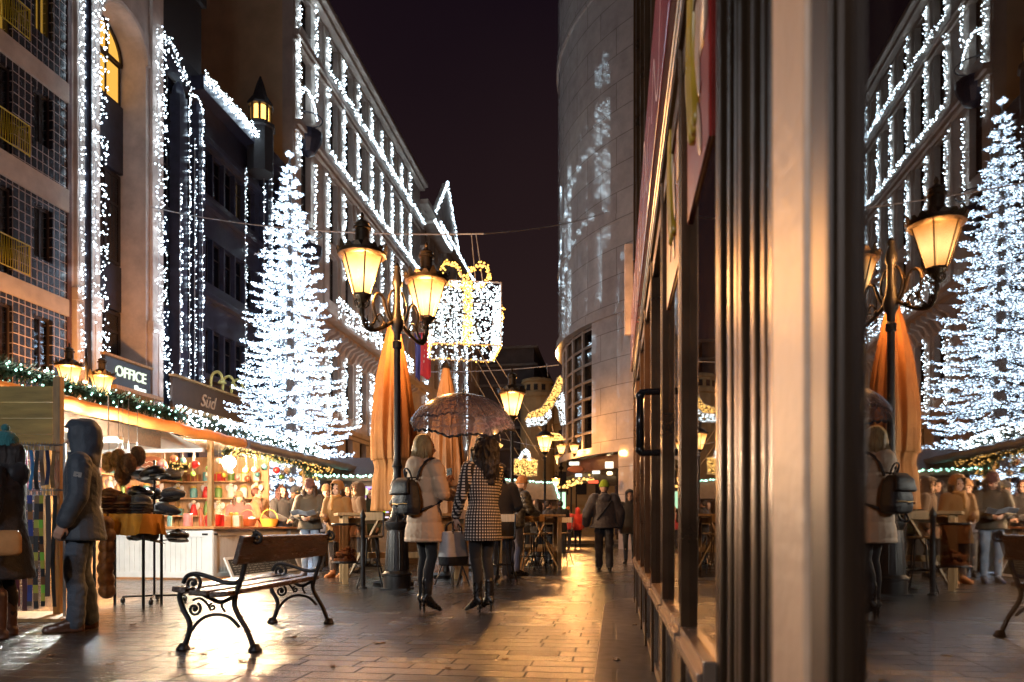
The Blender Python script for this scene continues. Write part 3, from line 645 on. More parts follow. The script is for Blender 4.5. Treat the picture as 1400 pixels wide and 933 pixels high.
# ---------------------------------------------------------------- light tree
tp = P(396, 722, 24.5); TH = .85+.517*24.5
tree = thing('christmas_tree', 'huge conical christmas tree covered all over in white lights', 'christmas tree', (tp.x, tp.y, 0))
b = MB(); b.tube([(0,0,0),(.05,0,4),(0,.03,9),(0,0,TH-.3)], [.22,.18,.1,.03], 10); b.build('trunk', M['wood_dark'], tree, smooth=True)
br = MB(); pts = []; needles = MB()
tiers = 27
for i in range(tiers):
    f = i/(tiers-1); z = 1.5 + (TH-1.75)*f**.95
    rad = 2.5*(1-f)**.9 + .12; nb = int(8 + 17*(1-f)); ph = rnd.random()*6
    for k in range(nb):
        a = ph + 2*math.pi*k/nb + rnd.uniform(-.1,.1); L = rad*(rnd.uniform(.86,1.1) if k % 3 else rnd.uniform(.6,.85))
        zo = rnd.uniform(-.08,.1); dz = -L*rnd.uniform(.24,.32); pr = []
        for s_ in range(6):
            t_ = s_/5; pr.append(Vector((L*t_*math.cos(a), L*t_*math.sin(a), z + zo + .1 + dz*t_ + L*.20*t_**3)))
        br.tube(pr, [.028*(1-.7*s_/5)*(1.2-f) for s_ in range(6)], 4)
        for _ in range(int(9 + 29*L)):
            t_ = rnd.random()**.55*5; j = min(int(t_), 4); q = pr[j].lerp(pr[j+1], t_-j)
            sp = (.025+.085*(1-t_/5))*min(1,L+.2); hz = rnd.gauss(0,sp)
            pts.append(q + Vector((-math.sin(a)*hz*1.5, math.cos(a)*hz*1.5, -abs(rnd.gauss(0,.03)) + rnd.gauss(0,.018))))
        for _ in range(int(14+34*L)):
            t_ = rnd.random()*5; j = min(int(t_), 4); q = pr[j].lerp(pr[j+1], t_-j); d = Vector((rnd.gauss(0,1), rnd.gauss(0,1), rnd.gauss(-.2,.35))).normalized()*.13; u = d.cross(Vector((rnd.random(),rnd.random(),1))).normalized()*.022
            needles.add([q-u, q+u, q+d], [(0,1,2)])
br.build('branches', M['wood_dark'], tree, fix=False)
needles.build('crown', mat('pale_glow_needles', (.70,.76,.82), .6, 0, .5, 8), tree, fix=False)  # needles coloured pale: the bulbs' glow is put into their colour
b = MB()
for p in pts: b.octa(p, rnd.uniform(.013,.023))
o = b.build('bulbs', M['bulb_tree'], tree, fix=False); o['kind'] = 'stuff'
# ---------------------------------------------------------------- lanterns and street lamps
def lantern(parent, c, rot=0, s=1, glass='lamp', watts=0, detail=True, tone=(1,.43,.12)):
    cx_, cy_, cz_ = c; MT = Matrix.Translation((cx_,cy_,cz_)) @ Matrix.Rotation(rot,4,'Z') @ Matrix.Scale(s,4)
    L = lambda pr, sg=6, m=0, b=None: (b or MB()).rings([[MT @ Vector((r*math.cos(2*math.pi*j/sg), r*math.sin(2*math.pi*j/sg), z)) for j in range(sg)] for r, z in pr], True, m)
    g_ = L([(.135,.0),(.315,.55)]).build('lantern_glass', M[glass], parent)
    b = MB()
    L([(.15,-.03),(.15,.0)], 6, 0, b); L([(.02,-.22),(.06,-.2),(.04,-.13),(.1,-.08),(.14,-.03)], 10, 0, b)
    L([(.33,.55),(.37,.58),(.37,.63),(.30,.655),(.22,.74),(.13,.79),(.105,.80),(.105,.98),(.135,.99),(.135,1.02),(.1,1.03),(.1,1.06),(.12,1.07),(.06,1.12),(.03,1.13),(.02,1.16),(.035,1.19),(.01,1.25)], 12, 0, b)
    for j in range(6):
        a = 2*math.pi*j/6; b.tube([MT @ Vector((.14*math.cos(a),.14*math.sin(a),0)), MT @ Vector((.32*math.cos(a),.32*math.sin(a),.56))], .012*s, 5)
    if detail:
        for j in range(18):                       # scalloped crown
            a = 2*math.pi*j/18; p = [(.37,-.06,.63),(.37,.06,.63),(.395,.02,.72),(.395,0,.745),(.395,-.02,.72)] if j % 3 == 0 else [(.37,-.06,.63),(.37,.06,.63),(.385,.025,.68),(.385,-.025,.68)]
            MR = MT @ Matrix.Rotation(a,4,'Z'); b.add([MR @ Vector(q) for q in p]+[MR @ Vector((q[0]-.015,q[1],q[2])) for q in p], [tuple(range(len(p))), tuple(range(2*len(p)-1,len(p)-1,-1))]+[(i,(i+1)%len(p),(i+1)%len(p)+len(p),i+len(p)) for i in range(len(p))])
        for j in range(8):
            a = 2*math.pi*j/8; b.tube([MT @ Vector((r*math.cos(a),r*math.sin(a),z)) for r,z in ((.05,-.2),(.1,-.16),(.11,-.1),(.06,-.05))], .01*s, 4)
    f = b.build('lantern_frame', M['iron_gold'], parent, smooth='auto'); g_.parent = f
    if watts: point('lamp_light', MT @ Vector((0,0,.25)), tone, watts*1.6, .12, parent)
def lamp_post(parent, zt, s=1):
    b = MB(); q = lambda pr: [(r*s, z) for r, z in pr]
    b.box(-.19*s,.19*s,-.19*s,.19*s,0,.025)
    b.lathe(q([(.19,.02),(.19,.19),(.205,.2),(.205,.22),(.165,.26),(.15,.6),(.135,.82),(.15,.83),(.16,.86),(.175,.88),(.175,.93),(.14,.95),(.11,.98),(.085,1.05),(.07,1.12),(.1,1.16),(.115,1.19),(.1,1.22),(.07,1.26),(.062,1.36),(.09,1.4),(.1,1.43),(.085,1.47),(.06,1.52),(.055,1.66),(.075,1.7),(.058,1.74),(.052,1.8)])+[(.05*s,1.85),(.045*s,zt-1.2),(.065*s,zt-1.18),(.065*s,zt-1.1),(.045*s,zt-1.08),(.05*s,zt-.98),(.08*s,zt-.92),(.1*s,zt-.82),(.08*s,zt-.74),(.055*s,zt-.6),(.05*s,zt-.35),(.075*s,zt-.3),(.06*s,zt-.2),(.035*s,zt-.12),(.045*s,zt-.06),(.008,zt)], 16)
    for k in range(12):
        a = 2*math.pi*k/12; b.tube([(.158*s*math.cos(a),.158*s*math.sin(a),.28),(.13*s*math.cos(a),.13*s*math.sin(a),.8)], .014*s, 5)
    return b.build('post', M['iron'], parent, smooth='auto')
lp = G(543, 806); LZ = 4.52
lamp = thing('street_lamp', 'black cast iron street lamp nearest the bench, carrying big lit lanterns on scrolled arms', 'street lamp', lp)
lamp_post(lamp, LZ)
dl = P(497,400,9.62)-P(545,400,10.08); dl.z = 0; al = dl.length; an = math.atan2(dl.y, dl.x)
dr = P(585,430,10.55)-P(545,400,10.08); dr.z = 0; ar = math.atan2(dr.y, dr.x); alr = dr.length
for a, L, zc in ((an, al, 3.93), (ar, alr, 3.9)):
    c_, s_ = math.cos(a), math.sin(a); pt = lambda r, z: (r*c_, r*s_, z)
    b = MB()
    b.tube(bez([pt(.06,3.72),pt(.2,3.6),pt(.42,3.5),pt(L-.05,3.52),pt(L,3.66),pt(L,3.74)], 6), [.026]*24+[.035]*7, 8)
    b.tube(bez([pt(.05,3.6),pt(.18,3.78),pt(.26,3.98),pt(.36,4.0),pt(.42,3.86),pt(.38,3.66),pt(.5,3.5)], 6), .02, 8)
    b.tube(bez([pt(.28,3.56),pt(.24,3.66),pt(.3,3.74),pt(.36,3.68),pt(.31,3.63)], 5), .013, 6)
    b.tube(bez([pt(.08,3.72),pt(.16,3.9),pt(.1,4.1),pt(.04,4.12)], 5), .016, 6)
    for r_, z_ in ((.22,3.62),(.45,3.53),(L-.03,3.6)): b.ball(pt(r_,z_), .036, 8, 6)
    b.tube([pt(.52,3.53),pt(.52,3.68)], [.022,.004], 6)
    b.build('arm', M['iron_gold'], lamp, smooth=True)
    lantern(lamp, pt(L, zc), a, .87, 'lamp', 360)
def street_lamp(px, py, Z, label, watts, s=1, glass='lamp_far', double=None, gx=None):
    q = P(px, py, Z); r = thing('street_lamp', label, 'street lamp', (q.x, q.y, 0), 0, None)
    zt = q.z-.25
    if double is None:
        b = MB(); b.lathe([(.16*s,0),(.16*s,.3),(.1*s,.8),(.06,1.2),(.05,1.3),(.045,zt-.1),(.075,zt-.05),(.05,zt+.02)], 10); b.build('post', M['iron'], r, smooth='auto')
        lantern(r, (0,0,zt+.2), .3, s, glass, watts, Z < 25)
    else:
        b = MB(); b.lathe([(.18,0),(.18,.3),(.1,.8),(.06,1.2),(.05,zt),(.03,zt+.9),(.01,zt+1.1)], 10); b.tube([(0,-double,zt),(0,0,zt-.25),(0,double,zt)], .03, 6); b.build('post', M['iron'], r, smooth='auto')
        for k in (-1,1): lantern(r, (0,k*double,zt+.1), .3, s, glass, watts, True)
    return r
street_lamp(700, 566, 18.2, 'single lantern street lamp just right of the umbrella', 260, .95)
street_lamp(745, 616, 28.6, 'single lantern street lamp standing behind the far high tables', 520, 1)
street_lamp(767, 638, 36.6, 'street lamp beyond the far tables, second lantern left of the curved building', 600, 1.05)
street_lamp(781, 650, 42.6, 'small distant street lamp just left of the red jackets', 500, 1.05)
street_lamp(788, 660, 49, 'tiny distant street lamp above the red hooded person', 900, 1.05)
street_lamp(760, 664, 56, 'tiniest distant street lamp far down the street', 1500, 1)
street_lamp(118, 528, 16.6, 'street lamp with paired lanterns rising behind the stall roof garland', 620, .8, 'lamp', .52)
fill_lamp = thing('street_lamp', 'unseen white twin lantern street lamp added behind the camera as fill light', 'street lamp', (-4.4,-4.2,0))  # unseen lamp, added to throw cool fill on the foreground figures
lamp_post(fill_lamp, 4.52)
for k in (-1,1):
    b = MB(); b.tube(bez([(k*.06,0,3.72),(k*.2,0,3.6),(k*.42,0,3.5),(k*.53,0,3.52),(k*.58,0,3.66),(k*.58,0,3.74)],6), .03, 8); b.build('arm', M['iron_gold'], fill_lamp, smooth=True)
    lantern(fill_lamp, (k*.58,0,3.92), 0, .98, 'lamp_fill', 620, True, (.90,.93,1))
q = P(777, 614, 31)
for k, dx in enumerate((-.3,.25)):
    r = thing('wall_lantern', ('left','right')[k]+' lantern of the hanging pair before the curved building', 'lantern', (q.x+dx, q.y, q.z-.2)); lantern(r, (0,0,0), 0, .62, 'lamp_far', 120)
    MB().tube([(0,0,.75),(0,0,1.3)], .02, 5).build('hanger', M['iron'], r)
# ---------------------------------------------------------------- overhead wires
def wire_obj(label, pts, r_=.012):
    b = MB(pts[0]); b.tube(pts, r_, 5); o = b.build('overhead_wire', M['wire'], loc=pts[0]); tag(o, label, 'wire'); return o
bx = P(636, 430, 14.2)
hang = P(661, 320, 14.2)
wall_l = onX(300, 290, XF+.4); wall_r = P(872, 281, 8.9)
def sag(a, b_, n=12, s_=.15): return [a.lerp(b_, i/n) + Vector((0,0,-s_*4*(i/n)*(1-i/n))) for i in range(n+1)]
a0 = P(205, 283, 21.5); a1 = P(830, 290, 27.8)
wire_obj('steel wire strung across the street carrying the lit gift box', sag(a0, hang, 10, .25)+sag(hang, a1, 10, .12)[1:], .014)
q0 = P(600, 500, 26); wire_obj('wire spanning above the lit shoe to the curved building', sag(P(560,508,27), P(764,499,25), 14, .1), .015)
wire_obj('low wire spanning in front of the lit handbag', sag(P(686,600,28), P(800,618,28.6), 10, .08), .012)
for i, (p0, p1) in enumerate((((655,500),(735,640)),((668,505),(742,630)),((688,520),(748,600)),((662,545),(720,640)))):
    wire_obj(f'{ORD[i]} of the long faint wires slanting above the distant dark building', sag(P(p0[0]-60,p0[1]-110,16), P(*p1,60), 12, .1), .012)
# ---------------------------------------------------------------- lit decorations hanging over the street
def light_frame(name, label, c, outline_tubes, pts_by_mat, hang_z, cat='light decoration', hx=(0,)):
    r = thing(name, label, cat, c)
    b = MB()
    for ln in outline_tubes: b.tube(ln, .015, 5)
    for h in hx: b.tube([(h,0,hang_z[0]),(h*.6,0,hang_z[1])], .009, 4)
    b.build('frame', M['wire'], r)
    for nm, mt, pts, rr in pts_by_mat:
        bb = MB()
        for p in pts: bb.octa(p, rr*rnd.uniform(.75,1.2))
        o = bb.build(nm, M[mt], r, fix=False); o['kind'] = 'stuff'
    return r
bc = P(634, 441, 14.2); hw = .65; hh = .585
Rz = Matrix.Rotation(PHI+R(8), 3, 'Z')
def bp_(u, v, w_): return Rz @ Vector((u, w_, v))
white, gold = [], []
for u0, u1, w0, w1, n in ((-hw,hw,-hw,-hw,780),(-hw,-hw,-hw,hw,380),(hw,hw,-hw,hw,300),(-hw,hw,hw,hw,380)):
    for _ in range(n):
        t_ = rnd.random(); white.append(bp_(u0+(u1-u0)*t_, rnd.uniform(-hh,hh), w0+(w1-w0)*t_))
for _ in range(60): white.append(bp_(rnd.uniform(-hw,hw), hh, rnd.uniform(-hw,hw)))
edge = []
cs = [(-hw,-hw),(hw,-hw),(hw,hw),(-hw,hw)]
for i in range(4):
    a_, c_ = cs[i], cs[(i+1)%4]
    for k in range(26): t_ = k/26; gold.append(bp_(a_[0]+(c_[0]-a_[0])*t_, -hh+rnd.uniform(-.03,.03), a_[1]+(c_[1]-a_[1])*t_))
    for k in range(22): white.append(bp_(c_[0]+rnd.uniform(-.03,.03), -hh+2*hh*k/34, c_[1]))
    for z in (-hh,hh): edge.append([bp_(a_[0],z,a_[1]), bp_(c_[0],z,c_[1])])
    edge.append([bp_(a_[0],-hh,a_[1]), bp_(a_[0],hh,a_[1])])
for w_, u in ((-hw-.03,0),):
    for _ in range(260): gold.append(bp_(u+.02+rnd.uniform(-.085,.085), rnd.uniform(-hh,hh), w_))
for _ in range(80): gold.append(bp_(-hw-.03, rnd.uniform(-hh,hh), rnd.uniform(-.08,.08)))
bow = []
for sg, aa in ((1,0),(-1,.1)):
    lp_ = bez([bp_(0,hh,-.3),bp_(sg*.12,hh+.32,-.34),bp_(sg*.36,hh+.42,-.36),bp_(sg*.46,hh+.2,-.36),bp_(sg*.3,hh+.05,-.3),bp_(0,hh,-.3)], 8); bow.append(lp_)
    for p in lp_:
        for _ in range(3): gold.append(p+Vector((rnd.gauss(0,.025),rnd.gauss(0,.03),rnd.gauss(0,.025))))
for k in range(24): gold.append(bp_(hw+.04+.05*math.sin(k/8), hh-.25-k*.018, -.2)+Vector((rnd.gauss(0,.02),)*3))
light_frame('gift_box_light', 'giant gift box of white lights with golden ribbon hanging over the street', bc, edge+bow, (('white_bulbs','bulb_box',white,.017),('gold_bulbs','bulb_gold',gold,.02)), (hh, hang.z-bc.z), hx=(.25,.4))
def decor2d(name, label, c, poly_fill, n_by, hang_h, depth=.25, rz=PHI):
    """solid wire figure: bulbs inside polygons given in metres (u,v), on both faces and through the depth"""
    RR_ = Matrix.Rotation(rz,3,'Z'); pm = []
    outl = []
    def inside(p, poly):
        x, y = p; res = False
        for i in range(len(poly)):
            (x1,y1),(x2,y2) = poly[i], poly[i-1]
            if (y1 > y) != (y2 > y) and x < (x2-x1)*(y-y1)/(y2-y1)+x1: res = not res
        return res
    for nm, mt, poly, n, rr in poly_fill:
        us = [p[0] for p in poly]; vs = [p[1] for p in poly]; pts = []; tries = 0
        while len(pts) < n and tries < n*40:
            tries += 1; p = (rnd.uniform(min(us),max(us)), rnd.uniform(min(vs),max(vs)))
            if inside(p, poly): pts.append(RR_ @ Vector((p[0], rnd.choice((-1,1))*depth*.5*rnd.uniform(.8,1.05), p[1])))
        for i in range(len(poly)):
            a_, c_ = poly[i-1], poly[i]; k = max(2,int(math.hypot(a_[0]-c_[0],a_[1]-c_[1])/.07))
            for j in range(k): 
                t_ = j/k; pts.append(RR_ @ Vector((a_[0]+(c_[0]-a_[0])*t_, rnd.uniform(-.5,.5)*depth, a_[1]+(c_[1]-a_[1])*t_)))
        pm.append((nm, mt, pts, rr))
        for w_ in (-depth/2, depth/2): outl.append([RR_ @ Vector((p[0], w_, p[1])) for p in poly+[poly[0]]])
    return light_frame(name, label, c, outl, pm, hang_h, hx=(.1,))
pxm = lambda Z: (lambda px, py, c=(745,550): ((px-c[0])*Z/1000, (c[1]-py)*Z/1000))
k = pxm(25)
sole = [k(*p) for p in ((718,574),(742,570),(752,560),(754,570),(745,580),(722,583))]
body = [k(*p) for p in ((718,574),(722,566),(740,558),(752,540),(762,518),(766,514),(770,520),(768,534),(756,556),(742,570))]
heel = [k(*p) for p in ((759,552),(767,536),(771,540),(773,580),(767,581),(764,560))]
decor2d('shoe_light', 'giant high heeled shoe of golden and white lights', P(745,550,25), [('gold_bulbs','bulb_warm',body,520,.021),('sole_bulbs','bulb_box',sole,130,.02),('heel_bulbs','bulb_box',heel,130,.02)], 0, (k(765,515)[1], k(765,498)[1]))
k = lambda px, py: ((px-717)*.028, (636-py)*.028)
bag = [k(*p) for p in ((703,628),(722,627),(735,630),(734,650),(718,652),(701,648))]
hand_ = [k(*p) for p in ((709,628),(713,618),(719,614),(724,618),(726,629),(722,629),(720,621),(716,621),(713,628))]
decor2d('handbag_light', 'glowing handbag of warm lights with a white handle, hanging left of a street lamp', P(717,636,28), [('gold_bulbs','bulb_warm',bag,460,.022),('handle_bulbs','bulb_box',hand_,60,.028)], 0, (.6, 1.0))
k = lambda px, py: ((px-753)*.030, (597-py)*.030)
decor2d('umbrella_light', 'flat white glowing dome hanging under the lit shoe', P(753,597,30), [('white_bulbs','bulb_warm',[k(*p) for p in ((735,602),(738,596),(750,592),(764,594),(772,601),(760,602))],150,.03)], 0, (.15,.5))
k = lambda px, py: ((px-681)*.03, (610-py)*.03)
decor2d('crescent_light', 'small white glowing crescent right below the umbrella rim', P(681,610,30), [('white_bulbs','bulb_warm',[k(*p) for p in ((676,603),(687,609),(685,612),(676,613))],70,.03)], 0, (.2,.5))
# ---------------------------------------------------------------- flags
for px, c, lb in ((569, (.03,.04,.2), 'dark blue hanging flag behind the right lantern of the big lamp'), (575, (.42,.03,.05), 'red flag with a pale emblem hanging behind the big lamp')):
    Z = 15 if px == 569 else 15.6; q = P(px, 455, Z); r = thing('flag', lb, 'flag', q)
    b = MB(); n = 8; m_ = 7; W = .13 if px == 569 else .33
    vs = [(W*(i/n-.3)+.0, .07*math.sin(i*1.1+j*.25)+.03*j/m_, -.95*j/m_+.04*math.sin(i*.8)) for j in range(m_+1) for i in range(n+1)]
    b.add(vs, [(j*(n+1)+i, j*(n+1)+i+1, (j+1)*(n+1)+i+1, (j+1)*(n+1)+i) for j in range(m_) for i in range(n)])
    o = b.build('cloth', mat('flag_cloth', c, .8, 0, .2, 5), r, smooth=True); so = o.modifiers.new('s','SOLIDIFY'); so.thickness = .006
    if px == 575:
        b = MB()
        for u, v, r1 in ((.02,-.42,.05),(.05,-.5,.045),(0,-.56,.04),(.07,-.38,.03),(.06,-.62,.03)): b.ball((u,-.02,v), (r1,.012,r1*1.3), 8, 6)
        b.build('emblem', mat('flag_emblem', (.55,.5,.48), .8), r)
    MB().tube([(-.75,.05,.02),(.35,.05,.02)], .014, 6).build('pole', M['steel'], r)
# ---------------------------------------------------------------- closed parasols
def parasol(px, Z, zb, zt, label, m, rw=.27, tie=.42):
    q = P(px, 722, Z); r = thing('closed_parasol', label, 'parasol', (q.x, q.y, 0))
    b = MB(); n = 96; rs = []
    prof = [(zt,.045),(zt-.12,.07),(zt-.5,.13),(zt-1.0,.19),(zt-1.6,.24),(zt-2.05,.24),(zb+.62+.12,.215),(zb+.62,.195),(zb+.5,.21),(zb+.25,.225),(zb,.235)]
    prof = [p for i, p in enumerate(prof) if i == 0 or p[0] < prof[i-1][0]]
    fine = bez([(rr_, 0, z) for z, rr_ in prof], 4)
    for p in fine:
        rr_ = p.x*rw/.24; fold = min(1,(zt-p.z)/.8)
        rs.append([((rr_*(1+fold*(.25*abs(math.sin(4*a+.5*math.sin(p.z*1.1)))**.7-.14+.07*math.sin(15*a+p.z*1.4)+.04*math.sin(31*a+p.z*3))))*math.cos(a), (rr_*(1+fold*(.25*abs(math.sin(4*a+.5*math.sin(p.z*1.1)))**.7-.14+.07*math.sin(15*a+p.z*1.4)+.04*math.sin(31*a+p.z*3))))*math.sin(a), p.z) for a in [2*math.pi*j/n for j in range(n)]])
    b.rings(rs, True); b.build('canopy', m, r, smooth=True)
    MB().lathe([(.03,0),(.028,zt-.1)], 10).build('pole', M['wood'], r, smooth=True)
    MB().lathe([(.3,0),(.3,.05),(.06,.1),(.045,.3)], 20).build('base', M['iron'], r, smooth='auto')
    MB().lathe([(.1,zt-.02),(.075,zt+.05),(.01,zt+.12)], 8).build('cap', M['iron'], r)
    zz = zb+.62; MB().lathe([(.165*rw/.24,zz-.025),(.175*rw/.24,zz),(.165*rw/.24,zz+.025)], 24).build('strap', m, r)
parasol(538, 10.85, 1.1, 3.95, 'big orange closed parasol tied behind the nearest street lamp', M['parasol'], .29)
parasol(610, 12.6, 1.0, 3.62, 'brown closed parasol standing behind the two women', M['parasol_brown'], .27)
parasol(655, 14.6, 1.1, 3.1, 'closed tan parasol hidden behind the clear umbrella', M['parasol_brown'], .28)
# ---------------------------------------------------------------- bench
g1_ = P(248,722,5.03); g2_ = P(348,722,5.1); f1_ = P(375,722,6.49); f2_ = P(445,722,6.54)
ax = ((f1_+f2_)-(g1_+g2_)); ax.z = 0; Lb = ax.length/2
bo = (g1_+g2_+f1_+f2_)/4; bo.z = 0
bench = thing('park_bench', 'brown wooden park bench with scrolled black cast iron frame', 'bench', bo, math.atan2(ax.y, ax.x)-math.pi/2)
def spiral(cx_, cz_, r0, turns, a0, d=1, n=26): return [(cx_+(r0*(1-.86*i/n))*math.cos(a0+d*turns*2*math.pi*i/n), cz_+(r0*(1-.86*i/n))*math.sin(a0+d*turns*2*math.pi*i/n)) for i in range(n+1)]
for ys in (-Lb/2, Lb/2):
    b = MB(); pt = lambda pr: [(x, ys, z) for x, z in pr]
    xz = lambda px, py: ((px-298)/196, (890-py)/196)
    path = lambda L, n=7: bez(pt([xz(*p) for p in L]), n)
    b.tube(path([(249,887),(256,868),(257,852),(247,832),(243,815),(252,806)]), [.02]*8+[.019]*28, 8)
    b.tube(path([(349,887),(339,862),(327,842),(321,826),(326,806),(333,785),(338,762),(345,741),(352,731)]), .019, 8)
    b.tube(path([(258,866),(270,851),(284,843),(300,841),(316,846),(328,858)]), .013, 6)
    b.tube(path([(252,808),(262,806),(285,818),(303,824),(322,815)]), .016, 6)
    b.tube(path([(333,790),(322,798),(306,797),(288,791),(268,786),(254,789),(248,799)]), [.016]*43, 8)
    b.tube(pt(spiral(*xz(262,799), .072, 1.75, R(178), -1)), .012, 6)
    b.tube(pt(spiral(*xz(352,738), .045, 1.4, R(120), -1)), .012, 6); b.cap((*[xz(351,727)[0]], ys, xz(351,727)[1]), (xz(350,733)[0], ys, xz(350,733)[1]), .006, .016, 8)
    b.tube(pt(spiral(*xz(264,834), .05, 1.5, R(60), -1)), .01, 6)
    b.tube(pt(spiral(*xz(290,831), .028, 1.3, R(90), 1)), .008, 6)
    b.tube(path([(262,822),(272,819),(282,826),(288,836)]), .009, 6); b.tube(path([(308,838),(303,829),(308,823),(312,822)]), .009, 6)
    b.ball((*[xz(264,834)[0]], ys, xz(264,834)[1]), .016, 8, 6); b.ball((xz(262,799)[0], ys, xz(262,799)[1]), .016, 8, 6)
    for px, sg in ((248,1),(350,-1)):
        x, _ = xz(px, 890); b.lathe([(.045,0),(.045,.012),(.034,.028),(.024,.05)], 10, (x,ys,0), sx=1.1)
    for (px, py, dx) in ((246,826,-5),(256,858,6),(247,838,-5),(330,846,5),(341,865,6),(323,838,-4),(254,871,-5),(322,818,-5)):
        x, z = xz(px,py); b.tube([(x,ys,z),(x+dx/196*.8,ys,z+.012)], [.011,.003], 6)
    b.build('side_frame', M['iron'], bench, smooth=True)
seat_prof = [(-.25,.428,.10,10),(-.115,.408,.13,2),(.032,.40,.13,-4)]
for x, z, w_, tl in seat_prof:
    MB().box(-w_/2, w_/2, -Lb/2-.13, Lb/2+.13, -.018, .018, M=Matrix.Translation((x+.035,0,z)) @ Matrix.Rotation(R(tl),4,'Y')).build('seat_plank', M['plank'], bench, bevel=.006)
MB().box(-.018,.018,-Lb/2-.16,Lb/2+.05,-.1,.1, M=Matrix.Translation((.222,0,.70)) @ Matrix.Rotation(R(16),4,'Y')).build('backrest', M['plank'], bench, bevel=.008)
# ---------------------------------------------------------------- litter bin on post
q = G(496, 805); r = thing('litter_bin', 'cylindrical clear walled litter bin on a black bollard, half full of rubbish', 'litter bin', q)
b = MB(); b.lathe([(.06,0),(.06,.02),(.035,.03),(.035,.62),(.03,.98),(.045,1.0),(.045,1.02),(.03,1.06),(.012,1.1),(.003,1.12)], 12); b.build('post', M['iron'], r, smooth='auto')
bcx = -.26
b = MB(); b.lathe([(.165,.36),(.165,.9)], 28, (bcx,0,0)); o = b.build('shell', glassmat('bin_plastic', (.55,.42,.32), .04, .12), r, smooth='auto')
b = MB()
for z in (.9,.37):
    b.tube([(bcx+.17*math.cos(a), .17*math.sin(a), z) for a in [2*math.pi*i/24 for i in range(24)]], .018, 6, closed=True); b.tube([(bcx+.165,0,z-.02),(0,0,z-.02)], .015, 6)
b.build('hoop', M['iron'], r)
b = MB(); 
for i in range(26): b.ball((bcx+rnd.uniform(-.1,.1), rnd.uniform(-.1,.1), rnd.uniform(.42,.56)), (rnd.uniform(.03,.06),rnd.uniform(.03,.06),rnd.uniform(.02,.04)), 6, 5)
b.lathe([(.155,.37),(.155,.42)], 20, (bcx,0,0))
b.build('rubbish', mat('rubbish', (.4,.16,.05), .6, 0, .6, 25, c2=(.04,.03,.03)), r)
# ---------------------------------------------------------------- high tables and stools
def high_table(loc, rz, L, W, Hh, label, brace=True):
    r = thing('high_table', label, 'table', loc, rz)
    n = 4
    for i in range(n): MB().box(-L/2, L/2, -W/2+W*i/n+.004, -W/2+W*(i+1)/n-.004, Hh-.045, Hh).build('top_plank', M['table_wood'], r, bevel=.004)
    for sx_ in (-1,1):
        for sy in (-1,1): MB().box(sx_*(L/2-.12)-.04, sx_*(L/2-.12)+.04, sy*(W/2-.07)-.04, sy*(W/2-.07)+.04, 0, Hh-.045).build('leg', M['table_wood'], r, bevel=.004)
    b = MB()
    for z in (.42, Hh-.12):
        b.box(-L/2+.12, L/2-.12, -.03, .03, z-.045, z+.045)
        for sx_ in (-1,1): b.box(sx_*(L/2-.12)-.03, sx_*(L/2-.12)+.03, -W/2+.11, W/2-.11, z-.044, z+.044)
    if brace:
        for sx_ in (-1,1): b.tube([(sx_*(L/2-.16),-W/2+.06,.1),(sx_*(L/2-.62),-W/2+.06,Hh-.1)], .025, 4)
    b.build('rail', M['table_wood'], r)
    return r
def stool(loc, rz, label, sh=.76, back=True, wood='table_wood', group=None):
    r = thing('bar_stool', label, 'stool', loc, rz, group)
    MB().lathe([(.16,sh-.03),(.17,sh-.015),(.165,sh)], 20).build('seat', M[wood], r, smooth='auto')
    for k in range(4):
        a = R(45+90*k); c_, s_ = math.cos(a), math.sin(a)
        MB().tube(bez([(.11*c_,.11*s_,sh-.03),(.13*c_,.13*s_,.42),(.15*c_,.15*s_,.3),(.25*c_,.25*s_,.02),(.26*c_,.26*s_,0)],4), .013, 6).build('leg', M['iron'], r, smooth=True)
    b = MB(); b.tube([(.155*math.cos(a),.155*math.sin(a),.3) for a in [2*math.pi*i/20 for i in range(20)]], .01, 6, closed=True); b.build('footrest', M['iron'], r)
    if back:
        b = MB()
        for x in (-.15,.15): b.tube([(x,-.13,sh-.02),(x,-.17,sh+.34)], .012, 6)
        b.build('back_frame', M['iron'], r)
        MB().box(-.17,.17,-.19,-.165,sh+.22,sh+.34).build('backrest', M[wood], r, bevel=.006)
    return r
a_, c_ = P(468,722,11.3), P(632,722,11.9)
high_table(((a_.x+c_.x)/2,(a_.y+c_.y)/2,0), math.atan2(c_.y-a_.y,c_.x-a_.x), (c_-a_).length+.2, .72, 1.08, 'long pale wooden high table behind the nearest street lamp')
def st(px, Z, rz, lb, **k): q = P(px,722,Z); return stool((q.x,q.y,0), R(rz), lb, **k)
st(508, 10.6, 190, 'dark metal bar stool between the bin post and the lamp base', sh=.74)
st(618, 10.9, 150, 'metal bar stool seen between the two women', sh=.76, back=False)
st(642, 10.8, 10, 'metal bar stool half behind the grey handbag', sh=.76)
st(687, 11.0, 170, 'bar stool with pale wooden back beside the man in the dark coat', sh=.72)
a_, c_ = P(712,722,14.6), P(760,722,14.9)
high_table(((a_.x+c_.x)/2,(a_.y+c_.y)/2,0), PHI+.1, 1.0, .7, 1.12, 'braced wooden high table in the middle of the street, left of the green hat')
a_ = P(722,722,17.2); high_table((a_.x,a_.y,0), PHI+.1, 1.6, .7, 1.1, 'further wooden high table with seated guests')
for i, (px, Z, rz) in enumerate(((722,14.0,20),(738,14.2,200),(752,15.9,80),(770,16.5,160))): st(px, Z, rz, f'{("dark stool at the near left of","dark stool in front of","stool behind","dark stool at the right end of")[i]} the braced high table', sh=.75)
MB().lathe([(.02,0),(.13,.015),(.14,.03)], 16).build('plate', M['wood'], None).location = (a_.x+.3, a_.y-2.45, 1.13)
tag(bpy.data.objects['plate'], 'round wooden plate lying on the braced high table', 'plate')
